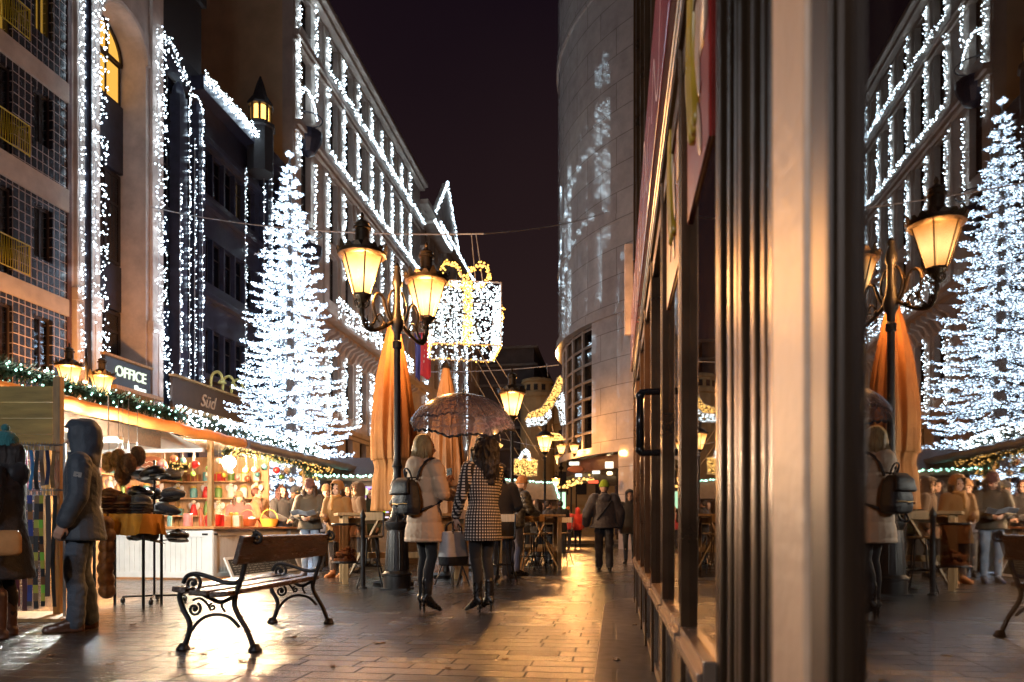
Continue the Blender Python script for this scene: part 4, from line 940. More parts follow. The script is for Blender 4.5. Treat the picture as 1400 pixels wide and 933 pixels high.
# ---------------------------------------------------------------- far kiosk and far tent
q = P(500, 722, 17.5); r = thing('wooden_kiosk', 'small dark wooden kiosk with a bright colourful window behind the tables', 'kiosk', (q.x,q.y,0), PHI)
b = MB(); b.box(-1.1,1.3,0,2,0,.95); b.box(-1.1,-.1,0,.15,.95,1.85); b.box(.55,1.3,0,.15,.95,1.85); b.box(-1.1,1.3,0,2,1.85,2.0); b.box(-1.1,-1.0,.15,2,.95,1.85); b.box(1.2,1.3,.15,2,.95,1.85); b.build('wall', M['wood_dark'], r)
b = MB(); b.prism([(-.35,1.95),(1.0,2.5),(2.3,1.95),(2.3,2.05),(1.0,2.62),(-.35,2.05)], lambda a,b_,d: (d,a,b_), -1.4, 1.6); b.build('roof', M['wood_dark'], r)
m_, t_, o_ = nt('kiosk_goods'); vo = node(t_, 'TexVoronoi', Scale=9); tc_ = node(t_, 'TexCoord'); e_ = node(t_, 'Emission', Strength=.3); hs_ = node(t_, 'HueSaturation', Saturation=1.1)
t_.links.new(tc_.outputs['Object'], vo.inputs['Vector']); t_.links.new(vo.outputs['Color'], hs_.inputs['Color']); t_.links.new(hs_.outputs[0], e_.inputs['Color']); t_.links.new(e_.outputs[0], o_.inputs[0])
MB().box(-.1,.55,.1,.14,.95,1.85).build('lit_window', m_, r)
a_ = q + Vector((-1.4*CP, -1.4*SP-.4, 2.06)); c_ = q + Vector((1.6*CP, 1.6*SP-.4, 2.06)); a_.z = c_.z = 2.07
bulbs(strand_pts(a_, c_, 44, .03), .03, M['bulb_green'], 'light_string', 'green light string along the kiosk roof edge behind the tables', wire=[[a_, c_]])
q = P(735, 722, 31); r = thing('market_tent', 'pale market tent edged with bluish lights at the end of the street', 'tent', (q.x,q.y,0), PHI)
b = MB(); b.prism([(-1.4,2.05),(.9,2.05),(.7,2.7),(-1.4,2.85)], lambda a,b_,d: (a,d,b_), 0, 2.5); b.build('roof', mat('tent_cloth', (.12,.11,.11), .7), r)
MB().box(-1.2,.8,.3,2.2,0,2.05).build('wall', M['wood_dark'], r)
RR_ = Matrix.Rotation(PHI,3,'Z')
pl = [q+RR_@Vector(p) for p in ((-1.4,-.05,2.85),(.7,-.05,2.7),(.92,-.05,2.05))]
for p in pl: p.z += .05-.85
pts = strand_pts(pl[0],pl[1],26,.02)+strand_pts(pl[1],pl[2],12,.02)
bulbs(pts, .04, M['bulb_green'], 'light_string', 'bluish light string edging the pale tent down the street', wire=[pl])
r = thing('lit_kiosk', 'tall narrow lit display case far down the street', 'kiosk', (P(769,722,40).x, P(769,722,40).y, 0), PHI)
b = MB(); 
for x in (-.2,.2): b.box(x-.03,x+.03,-.1,.1,0,2.85)
b.box(-.25,.25,-.15,.15,2.85,3.0); b.box(-.25,.25,-.15,.15,0,1.85); b.build('case', M['iron'], r)
MB().box(-.17,.17,-.06,.04,1.9,2.8).build('lit_panel', emit('display_light', (.55,.9,.55), .35, 0), r)
# ---------------------------------------------------------------- market stalls
XE = -6.3
stall = thing('belt_stall', 'near wooden market stall with orange edged roof at the left side of the street', 'market stall', (XE-1, 8, 0))
def roof(parent, y0, y1, edge, nm='roof'):
    b = MB(parent.location); n = 30
    rows = [(XE, 2.36), (XE-.5, 2.44), (XE-1.6, 2.5), (XE-3.2, 2.62)]
    vs = [(x, y0+(y1-y0)*i/n, z+.015*math.sin(i*1.3)+.02*math.sin(i*.5+x)) for x, z in rows for i in range(n+1)]
    k = len(vs); vs += [(x,y,z-.02) for x,y,z in vs]
    N = n+1; fs = []
    for j in range(len(rows)-1):
        for i in range(n): a = j*N+i; fs.append((a,a+1,a+N+1,a+N)); fs.append((k+a,k+a+N,k+a+N+1,k+a+1))
    b.add(vs, fs, 0); b.build(nm, M['white_tarp'], parent, smooth=True)
    b = MB(parent.location); rs = []
    for i in range(n*2+1):
        y = y0+(y1-y0)*i/(n*2); dz = .007*math.sin(i*.65)+.005*math.sin(i*1.7); dx = .008*math.sin(i*.9)
        rs.append([(XE+.03+dx+.065*math.cos(a)*(1.1 if math.sin(a) < 0 else .9), y, 2.29+dz+.085*math.sin(a)) for a in [2*math.pi*j/10 for j in range(10)]])
    b.rings(rs, True); b.build('valance', edge, parent, smooth=True)
roof(stall, 5.2, 11.75, M['orange_tarp'])
b = MB(stall.location)
b.box(XE-.14,XE-.08, 7.1, 9.6, 1.98, 2.21); b.build('fascia_board', M['wood_dark'], stall, bevel=.005)
zc = 6.95
def dirbox(b, px0, px1, z0, z1, Z, th=.04):
    a = P(px0,722,Z); c = P(px1,722,Z); n_ = Vector((-SP,CP,0))*th
    b.add([Vector((p.x,p.y,z)) for z in (z0,z1) for p in (a, c, c+n_, a+n_)], [(0,3,2,1),(4,5,6,7),(0,1,5,4),(1,2,6,5),(2,3,7,6),(3,0,4,7)])
b = MB(stall.location)
for i in range(4): dirbox(b, -120, 72, 1.60+i*.155, 1.60+i*.155+.15, zc+.1)
b.build('board_wall', mat('yellow_pine', (.34,.24,.07), .5, 0, .3, 2, .2, 20, stretch=(1,1,8)), stall)
b = MB(stall.location); dirbox(b, 72, 82, 0, 2.3, zc+.05, .07); b.build('post', M['wood'], stall, bevel=.004)
b = MB(stall.location); b.box(XE-3.2, XE-3.1, 5.2, 10.2, 0, 2.6); b.build('back_wall', M['wood_dark'], stall)
b = MB(stall.location)
for y in (6.9, 9.0, 11.1): b.tube([(XE-.05,y,2.27),(XE-3.1,y,2.55)], .02, 6)
b.tube([(XE-.45,5.3,2.36),(XE-.45,11.7,2.36)], .018, 6)
b.build('roof_bar', M['steel'], stall)
# belt rack
rk = thing('belt_rack', 'metal belt rack with two rails standing under the stall boards', 'rack', P(50,722,zc-.15)*1)
rk.location.z = 0; rk.rotation_euler.z = PHI
b = MB()
for x in (-.42,.26): b.tube([(x,0,0),(x,0,1.64)], .014, 8); b.tube([(x,-.18,.012),(x,.18,.012)], .014, 6)
for z in (1.62,1.2): b.tube([(-.42,0,z),(.26,0,z)], .01, 6)
for i in range(24):
    for z in (1.62,1.2): b.tube([(-.4+.027*i,-.012,z+.012),(-.4+.027*i,-.05,z),(-.4+.027*i,-.055,z+.022)], .0035, 4)
b.build('frame', M['steel'], rk)
belt_cols = [('black',(.015,.014,.014)),('dark brown',(.05,.028,.016)),('grey',(.12,.12,.13)),('black',(.012,.012,.015)),('white speckled',(.4,.38,.36)),('dark red',(.16,.02,.03)),('pink',(.55,.05,.16)),('blue',(.04,.2,.42)),('black',(.015,.014,.014)),('brown',(.09,.045,.02)),('navy',(.02,.025,.06)),('tan',(.22,.12,.05))]
def stripes(name, cols, h=.075):
    m, t, o = nt(name); L = t.links; tc = node(t, 'TexCoord'); sx = node(t, 'SeparateXYZ'); L.new(tc.outputs['Object'], sx.inputs[0])
    ma = node(t, 'Math', operation='MULTIPLY'); ma.inputs[1].default_value = 1/(h*len(cols)); L.new(sx.outputs[2], ma.inputs[0])
    fr = node(t, 'Math', operation='FRACT'); L.new(ma.outputs[0], fr.inputs[0]); rp = node(t, 'ValToRGB'); rp.color_ramp.interpolation = 'CONSTANT'
    e = rp.color_ramp.elements
    while len(e) < len(cols): e.new(.5)
    for i, c in enumerate(cols): e[i].position = i/len(cols); e[i].color = rgba(c)
    L.new(fr.outputs[0], rp.inputs[0]); b = node(t, 'BsdfPrincipled', Roughness=.6); L.new(rp.outputs[0], b.inputs['Base Color']); L.new(b.outputs[0], o.inputs[0]); return m
K = (.015,.015,.015)
low = [('black',[K]),('brown and yellow green blocked',[(.12,.05,.02),K,(.35,.5,.05),K,(.3,.32,.04),(.09,.05,.03)]),('black',[K]),('rainbow blocked',[(.5,.03,.05),(.05,.25,.5),(.2,.5,.06),(.45,.05,.1),(.04,.2,.5),(.6,.5,.4)]),('dark red',[(.1,.015,.02)]),('maroon',[(.06,.012,.014)]),('blue and orange blocked',[(.03,.04,.2),(.3,.12,.03),(.06,.05,.04),(.03,.05,.25)]),('yellow and black blocked',[(.4,.38,.05),K,K,(.2,.12,.05)]),('green and brown blocked',[(.2,.5,.05),(.15,.06,.02),K,(.4,.4,.06)]),('dark brown',[(.05,.03,.02)]),('black',[K])]
Rk = Matrix.Translation(rk.location) @ Matrix.Rotation(PHI,4,'Z')
def ribbon(name, x, z1, L_, w_, m_, label, buckle=True, group=None, yoff=-.06):
    q = Rk @ Vector((x, yoff, z1)); r = thing(name, label, 'belt', q, PHI+rnd.uniform(-.3,.3), group)
    b = MB(); n = 12; s1 = []
    for i in range(n+1):
        t_ = i/n; s1.append([(sx_*w_/2, .012*math.sin(t_*5+x*40)+sy*.003, -L_*t_) for sx_, sy in ((-1,-1),(1,-1),(1,1),(-1,1))])
    b.rings(s1, True); b.build('strap', m_, r)
    if buckle:
        b = MB(); w2 = w_*.62; b.tube([(-w2,0,.0),(w2,0,.0),(w2,-.004,.045),(-w2,-.004,.045)], .004, 5, closed=True); b.tube([(0,-.006,.0),(0,-.006,.045)], .003, 4); b.build('buckle', M['steel'], r)
for i, (nm, c) in enumerate(belt_cols):
    ribbon('belt', -.36+.05*i, 1.565, .34+rnd.uniform(-.02,.03), .036, mat('belt_leather', c, .4, 0, .3, 60 if nm == 'white speckled' else 20, c2=((.03,.03,.03) if nm == 'white speckled' else None)), f'{nm} belt, {ORD[i]} from left on the upper rack rail', group='belts on the rack')
for i, (nm, cs_) in enumerate(low):
    ribbon('belt', -.35+.055*i, 1.15, 1.0+rnd.uniform(-.08,.08), .042, stripes('belt_blocks', cs_), f'long {nm} belt, {ORD[i]} from left on the lower rail', group='belts on the rack')
MB().box(-.5,.35,-.2,.4,.0,.03).build('floor_board', M['wood'], rk)
# orange covered table with piles of caps
tq = P(176, 722, 7.95); tb_ = thing('display_table', 'small display table under an orange cloth, right of the hooded man', 'table', (tq.x,tq.y,0), PHI)
for sx_ in (-1,1):
    for sy in (-1,1): MB().tube([(sx_*.26,sy*.2,0),(sx_*.26,sy*.2,.8)], .016, 8).build('leg', M['iron'], tb_)
b = MB(); pr = []
n = 44
def sq(a, hx_, hy): 
    c_, s_ = math.cos(a), math.sin(a); k_ = 1/max(abs(c_)/hx_, abs(s_)/hy); return c_*k_, s_*k_
for z, sc_, wv in ((.99,.2,0),(1.0,.9,0),(1.0,1,0),(.99,1.015,0),(.9,1.03,.012),(.78,1.06,.03)):
    pr.append([(sq(a,.29,.23)[0]*sc_+wv*math.sin(a*11), sq(a,.29,.23)[1]*sc_+wv*math.cos(a*13), z+(wv*.4*math.sin(a*7))) for a in [2*math.pi*j/n for j in range(n)]])
b.rings(pr, False); o = b.build('tablecloth', mat('orange_cloth', (.55,.25,.02), .75, 0, .15, 6, .2, 30), tb_, smooth='auto')
def cap_obj(q, rz, label, m_, s=1, tilt=0, group=None, name='flat_cap'):
    r = thing(name, label, 'cap', q, rz, group); MT_ = Matrix.Rotation(tilt,4,'X') @ Matrix.Scale(s,4)
    b = MB(); rs = []
    for z, k_ in ((0,.78),(.02,.95),(.045,1),(.07,.88),(.088,.55),(.094,.1)):
        rs.append([MT_ @ Vector((.125*k_*math.cos(a), .14*k_*math.sin(a)+.01, z*(1+.25*math.sin(a)*-1)+.004*math.sin(a*6))) for a in [2*math.pi*j/20 for j in range(20)]])
    b.rings(rs, True); b.build('crown', m_, r, smooth=True)
    b = MB(); n_ = 10; rs = []
    for i in range(n_+1):
        a = R(200+140*i/n_); c_, s_ = math.cos(a), math.sin(a); ext = .075*math.sin(math.pi*i/n_)
        rs.append([MT_ @ Vector(p) for p in ((.1*c_,.115*s_,.012),((.105+ext)*c_,(.12+ext)*s_,-.006-ext*.2),((.105+ext)*c_,(.12+ext)*s_,-.011-ext*.2),(.1*c_,.115*s_,.004))])
    b.rings(rs, True); b.build('peak', m_, r, smooth='auto')
    return r
M['cap_brown'] = mat('brown_felt', (.10,.045,.02), .8, 0, .4, 30)
M['cap_black'] = mat('black_leather_cap', (.012,.012,.014), .3, 0, .4, 20, .2, 50)
M['cap_grey'] = mat('grey_tweed', (.06,.065,.075), .7, 0, .5, 90)
for j, (px, n_, m_, nm) in enumerate(((152,7,'cap_brown','brown'),(171,5,'cap_brown','dark brown'),(193,5,'cap_grey','grey'))):
    for i in range(n_):
        q = P(px, 722, 7.9+.05*j); q.z = 1.002+i*.031
        cap_obj(q+Vector((rnd.uniform(-.01,.01),rnd.uniform(-.01,.01),0)), PHI+rnd.uniform(-.5,.5), f'{nm} cap, {ORD[i]} from the bottom of its pile on the orange cloth', M[m_], .85, 0, 'caps piled on the orange table')
q = P(146, 722, 7.55); sack = thing('padded_sack', 'mottled brown padded sack hanging below the orange table', 'sack', (q.x, q.y, .1), PHI)
b = MB(); 
for i in range(7): b.ball((rnd.uniform(-.02,.02),0,.1+i*.115), (.085,.09,.085), 10, 8)
b.solid('body', mat('mottled_brown_hide', (.28,.12,.03), .6, 0, .3, 14, .3, 30, c2=(.08,.035,.015)), sack, .015, 3)
MB().tube([(0,0,.8),(0,.02,.9)], .012, 6).build('strap', M['cap_brown'], sack)
# cap stand
q = G(211, 824); cs_ = thing('cap_stand', 'rolling metal stand carrying tiers of dark caps before the white counter', 'display stand', q, PHI)
b = MB(); b.tube([(0,0,.08),(0,0,1.62)], .013, 8)
for k in range(4): a = R(20+90*k); b.tube([(0,0,.08),(.32*math.cos(a),.32*math.sin(a),.075)], .012, 6)
for z, L_ in ((.72,.24),(1.02,.2),(1.2,.2),(1.42,.18)):
    for k in range(3): a = R(10+120*k+z*200); b.tube([(0,0,z-.02),(L_*math.cos(a),L_*math.sin(a),z)], .008, 6)
b.build('frame', M['iron'], cs_)
for k in range(4):
    a = R(20+90*k); b = MB(); c_ = (.32*math.cos(a),.32*math.sin(a),.032); b.tube([(c_[0]-.012,c_[1],.032),(c_[0]+.012,c_[1],.032)], .032, 12); b.tube([(c_[0],c_[1],.03),(c_[0],c_[1],.08)], .009, 5); b.build('wheel', M['iron'], cs_)
for i, (z, L_) in enumerate(((.72,.24),(1.02,.2),(1.2,.2),(1.42,.18))):
    for k in range(3):
        a = R(10+120*k+z*200)+PHI; p = q+Vector((L_*math.cos(a),L_*math.sin(a),z))
        cap_obj(p, rnd.uniform(0,6), f'{("black","grey","dark")[k]} leather look cap on the {("lowest","second","third","top")[i]} tier of the cap stand', M['cap_grey'] if k == 1 else M['cap_black'], 1.05, rnd.uniform(-.3,.3), 'caps on the stand')
for i, (px, py, Z) in enumerate(((149,632,8.3),(162,628,8.25),(176,634,8.2),(188,624,8.3),(168,650,8.25))):
    q = P(px, py, Z); r = thing('fur_hat', f'{("pale","mid brown","dark brown","large dark","lowest brown")[i]} fur hat in the cluster hanging beside the hooded man', 'fur hat', q, 0, 'fur hats hanging in the stall')
    m_ = mat('fur', ((.26,.17,.1),(.15,.085,.04),(.09,.045,.022),(.08,.045,.025),(.1,.05,.025))[i], .95, 0, .5, 30, .6, 60)
    MB().ball((0,0,0), (.085,.085,.12), 14, 10).solid('fur', m_, r, .014, 2, fn=lambda c,n: c+n*(.012*noise.noise(c*45)+.008*noise.noise(c*110)))
    b = MB()
    for _ in range(420):
        d = Vector((rnd.gauss(0,1),rnd.gauss(0,1),rnd.gauss(0,1))).normalized(); p = Vector((d.x*.083,d.y*.083,d.z*.118)); e2 = p+d*.02+Vector((rnd.gauss(0,.008),rnd.gauss(0,.008),-.016)); u = d.cross(Vector((0,.3,1))).normalized()*.0022
        b.add([p-u,p+u,e2],[(0,1,2)])
    b.build('hair', m_, r, fix=False)
    MB().tube([(0,0,.11),(0,.0,2.3-q.z)], .004, 4).build('hook', M['steel'], r)
# ---- white stall with lit goods
C0 = G(290, 793); C2 = onX(420, 722, C0.x); C1x = C0.x-1.75
ws = thing('lit_stall', 'brightly lit gift stall with white boarded counter and garlands', 'market stall', (C0.x, C0.y, 0))
roof(ws, 11.78, 17.5, M['grey_tarp'])
def boards(parent, name, fn, L_, h, n):
    b = MB()
    for i in range(n):
        a, c = L_*i/n+.003, L_*(i+1)/n-.003
        vs = [fn(u, d, z) for z in (.04, h) for (u, d) in ((a,0),(c,0),(c,-.02),(a,-.02))]
        b.add(vs, [(0,3,2,1),(4,5,6,7),(0,1,5,4),(1,2,6,5),(2,3,7,6),(3,0,4,7)])
    vs = [fn(u, d, z) for z in (.03, h) for (u, d) in ((0,-.022),(L_,-.022),(L_,-.05),(0,-.05))]
    b.add(vs, [(0,3,2,1),(4,5,6,7),(0,1,5,4),(1,2,6,5),(2,3,7,6),(3,0,4,7)])
    return b.build(name, M['white_paint'], parent)
LF, LS = 1.75, C2.y-C0.y
boards(ws, 'front_panel', lambda u,d,z: (-LF+u, -d, z), LF, .83, 19)
boards(ws, 'side_panel', lambda u,d,z: (d, u, z), LS, .83, 40)
b = MB()
b.box(-LF,0,-.022,-.002,.70,.80); b.box(-LF,0,-.022,-.002,.03,.12); b.box(-.11,0.02,-.024,-.001,.03,.83); b.box(.002,.024,0,.1,.03,.83); b.box(.002,.022,.1,LS,.72,.8); b.box(.002,.022,.1,LS,.03,.1)
b.build('trim', M['white_paint'], ws, bevel=.003)
b = MB(); b.box(-LF-.05,.1,-.1,.5,.832,.872); b.box(-.5,.1,.5,LS+.05,.833,.8715); b.build('counter_top', mat('orange_wood', (.5,.22,.08), .4, 0, .25, 3, .1, 20, stretch=(1,8,8)), ws, bevel=.006)
b = MB(); b.box(-.16,-.06,-.032,-.024,.73,.76); b.box(.024,.032,.02,.12,.73,.76); b.build('hinge', M['iron'], ws)
b = MB()
for x, y in ((-.06,.06),(-.06,LS),(-3.0,.06),(-3.0,LS)): b.box(x-.04,x+.04,y-.04,y+.04,.04,2.36)
b.build('post', M['wood'], ws, bevel=.004)
M['stall_wall'] = mat('warm_boards', (.5,.3,.16), .6, 0, .25, 3, .15, 25, stretch=(8,8,1))
MB().box(-3.1,-3.04,0,LS+.1,0,2.5).build('back_wall', M['stall_wall'], ws)
MB().box(-3.0,-.9,LS+.04,LS+.1,0,2.4).build('end_wall', M['stall_wall'], ws)
MB().box(-2.4,-.02,-.25,-.19,2.07,2.13).build('canopy_beam', M['white_paint'], ws)
b = MB(); b.add([(-2.4,-.24,2.13),(-.0,-.24,2.13),(.1,-1.9,2.33),(-2.4,-1.9,2.44)], [(0,1,2,3)]); o = b.build('canopy', M['white_tarp'], ws); so = o.modifiers.new('s','SOLIDIFY'); so.thickness = .008
shz = (1.12,1.5,1.86)
for z in shz:
    MB().box(-3.02,-2.72,.1,LS,z-.03,z).build('shelf', M['stall_wall'], ws)
    MB().box(-2.72,-1.0,LS-.24,LS+.03,z-.031,z-.001).build('shelf', M['stall_wall'], ws)
fl = P(313, 632, 13.4); r = thing('flood_lamp', 'glaring round work lamp hanging inside the lit stall', 'lamp', fl)
MB().ball((0,0,0), .12, 16, 12).build('bulb', emit('flood_bulb', (1,.86,.6), 30), r, smooth=True)
b = MB(); b.lathe([(.03,.22),(.05,.2),(.06,.1),(.11,.06)], 14); b.tube([(0,0,.2),(0,0,2.42-fl.z)], .008, 5); b.build('shade', M['steel'], r)
point('flood_light', (0.18,-.18,-.02), (1,.64,.35), 270, .12, r)
q = P(148, 603, 8.7); r = thing('work_lamp', 'white rectangular work lamp lighting the fur hats in the near stall', 'lamp', q, PHI)
MB().box(-.16,.16,-.05,.05,0,.05).build('housing', M['white_paint'], r, bevel=.008); MB().box(-.15,.15,-.045,.045,-.012,-.002).build('tube', emit('work_tube', (.9,1,.95), 6), r); MB().tube([(0,0,.05),(0,0,2.42-q.z)], .006, 5).build('cord', M['wire'], r)
point('work_light', (0,-.0,-.12), (.95,.95,.85), 150, .1, r)
gp = [((.55,.03,.03),'red'),((.6,.25,.22),'pink'),((.7,.62,.5),'cream'),((.1,.28,.3),'teal'),((.5,.32,.05),'golden'),((.12,.22,.05),'green'),((.3,.1,.05),'brown'),((.6,.55,.55),'white')]
gm = {n_: mat('gift_'+n_, c, .4, 0, .15, 12) for c, n_ in gp}
def good(kind, colr, q, where, s=1):
    g_ = 'goods in the lit stall'
    if kind == 'candle':
        r = thing('candle', f'{colr} pillar candle {where}', 'candle', q, 0, g_); MB().lathe([(.055*s,0),(.058*s,.01),(.056*s,.16*s),(.05*s,.165*s),(.01,.155*s)], 16).build('wax', gm[colr], r, smooth='auto'); MB().tube([(0,0,.15*s),(.004,0,.19*s)], .003, 5).build('wick', M['iron'], r)
    elif kind == 'jar':
        r = thing('jar', f'{colr} glass jar {where}', 'jar', q, 0, g_); MB().lathe([(.05*s,0),(.065*s,.02),(.066*s,.15*s),(.045*s,.18*s)], 16).build('body', gm[colr], r, smooth='auto'); MB().lathe([(.05*s,.18*s),(.052*s,.215*s),(.02*s,.22*s)], 16).build('lid', gm['golden'], r)
    elif kind == 'figure':
        r = thing('figurine', f'{colr} angel figurine {where}', 'figurine', q, 0, g_); MB().lathe([(.075*s,0),(.06*s,.09*s),(.035*s,.19*s),(.028*s,.2*s)], 14).build('gown', gm[colr], r, smooth=True); MB().ball((0,0,.245*s), .04*s, 12, 8).build('head', gm['cream'], r, smooth=True)
        for k in (-1,1): MB().ball((k*.06*s,.02,.17*s), (.05*s,.012,.07*s), 10, 8, M=Matrix.Rotation(k*.4,3,'Y')).build('wing', gm['white'], r, smooth=True)
    elif kind == 'box':
        r = thing('gift_box', f'{colr} gift box with ribbon {where}', 'gift box', q, rnd.uniform(-.3,.3), g_); MB().box(-.09*s,.09*s,-.07*s,.07*s,0,.13*s).build('box', gm[colr], r, bevel=.004); b = MB(); b.box(-.0925*s,.0925*s,-.012,.012,-.001,.1325*s); b.box(-.012,.012,-.0725*s,.0725*s,-.001,.133*s); b.ball((.03*s,0,.15*s),(.03*s,.012,.02*s),8,6); b.ball((-.03*s,0,.15*s),(.03*s,.012,.02*s),8,6); b.build('ribbon', gm['golden'], r)
    elif kind == 'bottle':
        r = thing('bottle', f'{colr} bottle {where}', 'bottle', q, 0, g_); MB().lathe([(.036*s,0),(.038*s,.01),(.038*s,.16*s),(.015*s,.21*s),(.015*s,.27*s)], 14).build('body', gm[colr], r, smooth='auto'); MB().lathe([(.017*s,.26*s),(.017*s,.29*s)], 10).build('cork', gm['brown'], r)
    elif kind == 'basket':
        r = thing('basket', f'{colr} wicker basket {where}', 'basket', q, 0, g_); MB().lathe([(.09*s,0),(.13*s,.1*s),(.135*s,.11*s),(.12*s,.105*s),(.085*s,.02*s)], 18).build('bowl', gm[colr], r, smooth='auto'); MB().tube([(.125*s*math.cos(a),0,.1*s+.14*s*math.sin(a)) for a in [math.pi*i/12 for i in range(13)]], .008, 6).build('handle', gm[colr], r)
kinds = ['candle','figure','jar','box','bottle','figure']
for si, z in enumerate(shz):
    nm = ('lowest','middle','top')[si]
    for i in range(11):
        kd = kinds[(i*5+si*2) % 6]; cl = gp[(i*3+si) % 8][1]
        good(kd, cl, C0+Vector((-2.86, .3+i*.36, z)), f'{ORD[i]} from the near end, {nm} shelf of stall back', 1.15)
    for i in range(6):
        kd = kinds[(i*3+si+1) % 6]; cl = gp[(i*5+si*3) % 8][1]
        good(kd, cl, C0+Vector((-2.55+i*.29, LS-.11, z)), f'{ORD[i]} from left, {nm} shelf of stall end', 1.2)
zc_ = .874
for kd, cl, y, x, s, w_ in (('candle','pink',.12,-.5,1.3,'at the counter corner'),('jar','red',.12,-.12,1.05,'nearest the counter corner'),('jar','pink',.3,-.22,.95,'behind the red jar on the counter'),('candle','red',.48,-.14,1.25,'on the street side of the counter'),
    ('box','cream',1.05,-.2,1.5,'in the middle of the street counter'),('basket','brown',1.55,-.2,1.3,'on the street counter'),('candle','cream',1.9,-.3,1.1,'beyond the basket on the counter'),('basket','golden',2.4,-.2,1.4,'near the far end of the counter'),('box','pink',2.85,-.2,1.2,'near the far end of the counter'),('figure','cream',3.3,-.2,1,'on the far end of the counter'),('bottle','teal',.15,-.85,1,'on the front counter'),('box','white',.15,-1.15,1,'on the front counter'),('jar','golden',.12,-1.4,1,'on the front counter'),('bottle','brown',.35,-.4,1.1,'behind the counter corner')):
    good(kd, cl, C0+Vector((x,y,zc_)), w_, s)
# little lit tree on the counter
q = C0+Vector((-.3,.75,zc_)); r = thing('small_tree', 'small decorated tree in a pot on the stall counter', 'small tree', q)
MB().lathe([(.05,0),(.065,.09),(.06,.1),(.01,.1)], 14).build('pot', gm['pink'], r)
b = MB()
for _ in range(900):
    t_ = rnd.random(); a = rnd.uniform(0,6.28); rr_ = .13*(1-t_)*rnd.uniform(.5,1); p = Vector((rr_*math.cos(a),rr_*math.sin(a),.1+.42*t_)); d = Vector((math.cos(a),math.sin(a),rnd.uniform(-.5,.2)))*.03; u = Vector((-math.sin(a),math.cos(a),0))*.004; b.add([p-u,p+u,p+d],[(0,1,2)])
b.build('crown', M['pine'], r, fix=False)
b = MB()
for _ in range(45): t_ = rnd.random(); a = rnd.uniform(0,6.28); b.octa((.13*(1-t_)*math.cos(a),.13*(1-t_)*math.sin(a),.1+.42*t_), .008)
o = b.build('bulbs', M['bulb_warm'], r, fix=False)
# wreath sign board hanging
q = C0+Vector((-1.55,.7,1.95)); r = thing('hanging_board', 'arched brown wooden board hanging at the front of the lit stall', 'board', q)
poly = [(-.3,-.18),(.3,-.18),(.3,0)]+[(.3*math.cos(R(a)),.16*math.sin(R(a))) for a in range(15,180,15)]+[(-.3,0)]
b = MB(); b.prism(poly, lambda a,b_,d: (a,d,b_), -.015, .015); b.build('panel', gm['brown'], r)
b = MB()
for i, L_ in enumerate((.34,.42,.3)):
    b.tube(bez([(-L_/2+L_*k/8, -.018, .06-i*.08+.018*math.sin(k*2.3+i)) for k in range(9)],3), .006, 5)
b.build('script', gm['cream'], r); b = MB(); b.tube([(-.25,0,.1),(-.25,0,.45)], .004,4); b.tube([(.25,0,.1),(.25,0,.45)], .004,4); b.build('cord', M['wire'], r)
# garlands
def garland(name, label, path, rad, n, bn, bm, br_=.016, parent=None):
    r = thing(name, label, 'garland', path[0]); b = MB(path[0]); seg = []
    P_ = bez(path, 6)
    b.tube(P_, .02, 5)
    for _ in range(n):
        i = rnd.randrange(len(P_)-1); p = P_[i].lerp(P_[i+1], rnd.random()); d = Vector((rnd.gauss(0,1),rnd.gauss(0,1),rnd.gauss(0,1))).normalized(); e2 = p+d*rad*rnd.uniform(.5,1.15); u = d.cross(Vector((.3,.2,1))).normalized()*.009
        b.add([p-u, p+u, e2+u*.3, e2-u*.3], [(0,1,2,3)])
    b.build('greenery', M['pine'], r, fix=False)
    bb = MB(path[0])
    for _ in range(bn):
        i = rnd.randrange(len(P_)-1); p = P_[i].lerp(P_[i+1], rnd.random()); d = Vector((rnd.gauss(0,1)+.5,rnd.gauss(0,1),rnd.gauss(0,1)+.2)).normalized()*rad*.95; bb.octa(p+d, br_*rnd.uniform(.7,1.2))
    o = bb.build('bulbs', bm, r, fix=False); o['kind'] = 'stuff'; return r
V = lambda *a: Vector(a)
garland('garland', 'thick pine garland with greenish lights along the orange stall roof edge', [V(XE-.1,5.3,2.5),V(XE-.08,7,2.53),V(XE-.1,8.5,2.5),V(XE-.08,10,2.5)], .15, 5200, 130, M['bulb_green'])
garland('garland', 'brighter white lit garland on the roof edge nearer the light tree', [V(XE-.1,10,2.5),V(XE-.1,12,2.5),V(XE-.1,14,2.5),V(XE-.12,15.5,2.45)], .17, 2600, 480, M['bulb'], .02)
garland('garland', 'lit garland twisting up the far corner post of the gift stall', [V(C0.x+.05,C2.y,.9),V(C0.x-.1,C2.y-.05,1.4),V(C0.x+.06,C2.y,1.9),V(C0.x,C2.y-.1,2.2)], .2, 1500, 130, M['bulb_warm'], .02)
garland('garland', 'lit garland hanging below the roof edge over the gift counter', [V(C0.x+.08,C0.y+.2,2.12),V(C0.x+.1,C0.y+1.5,2.2),V(C0.x+.1,C0.y+3,2.16),V(C0.x+.08,C2.y+1,2.2)], .13, 2000, 240, M['bulb_warm'], .018)
garland('garland', 'lit garland along the back shelf top inside the gift stall', [V(C0.x-2.75,C0.y+.2,2.2),V(C0.x-2.72,C0.y+2,2.12),V(C0.x-2.75,C0.y+LS,2.2)], .12, 1200, 150, M['bulb_warm'], .02)
b = 0
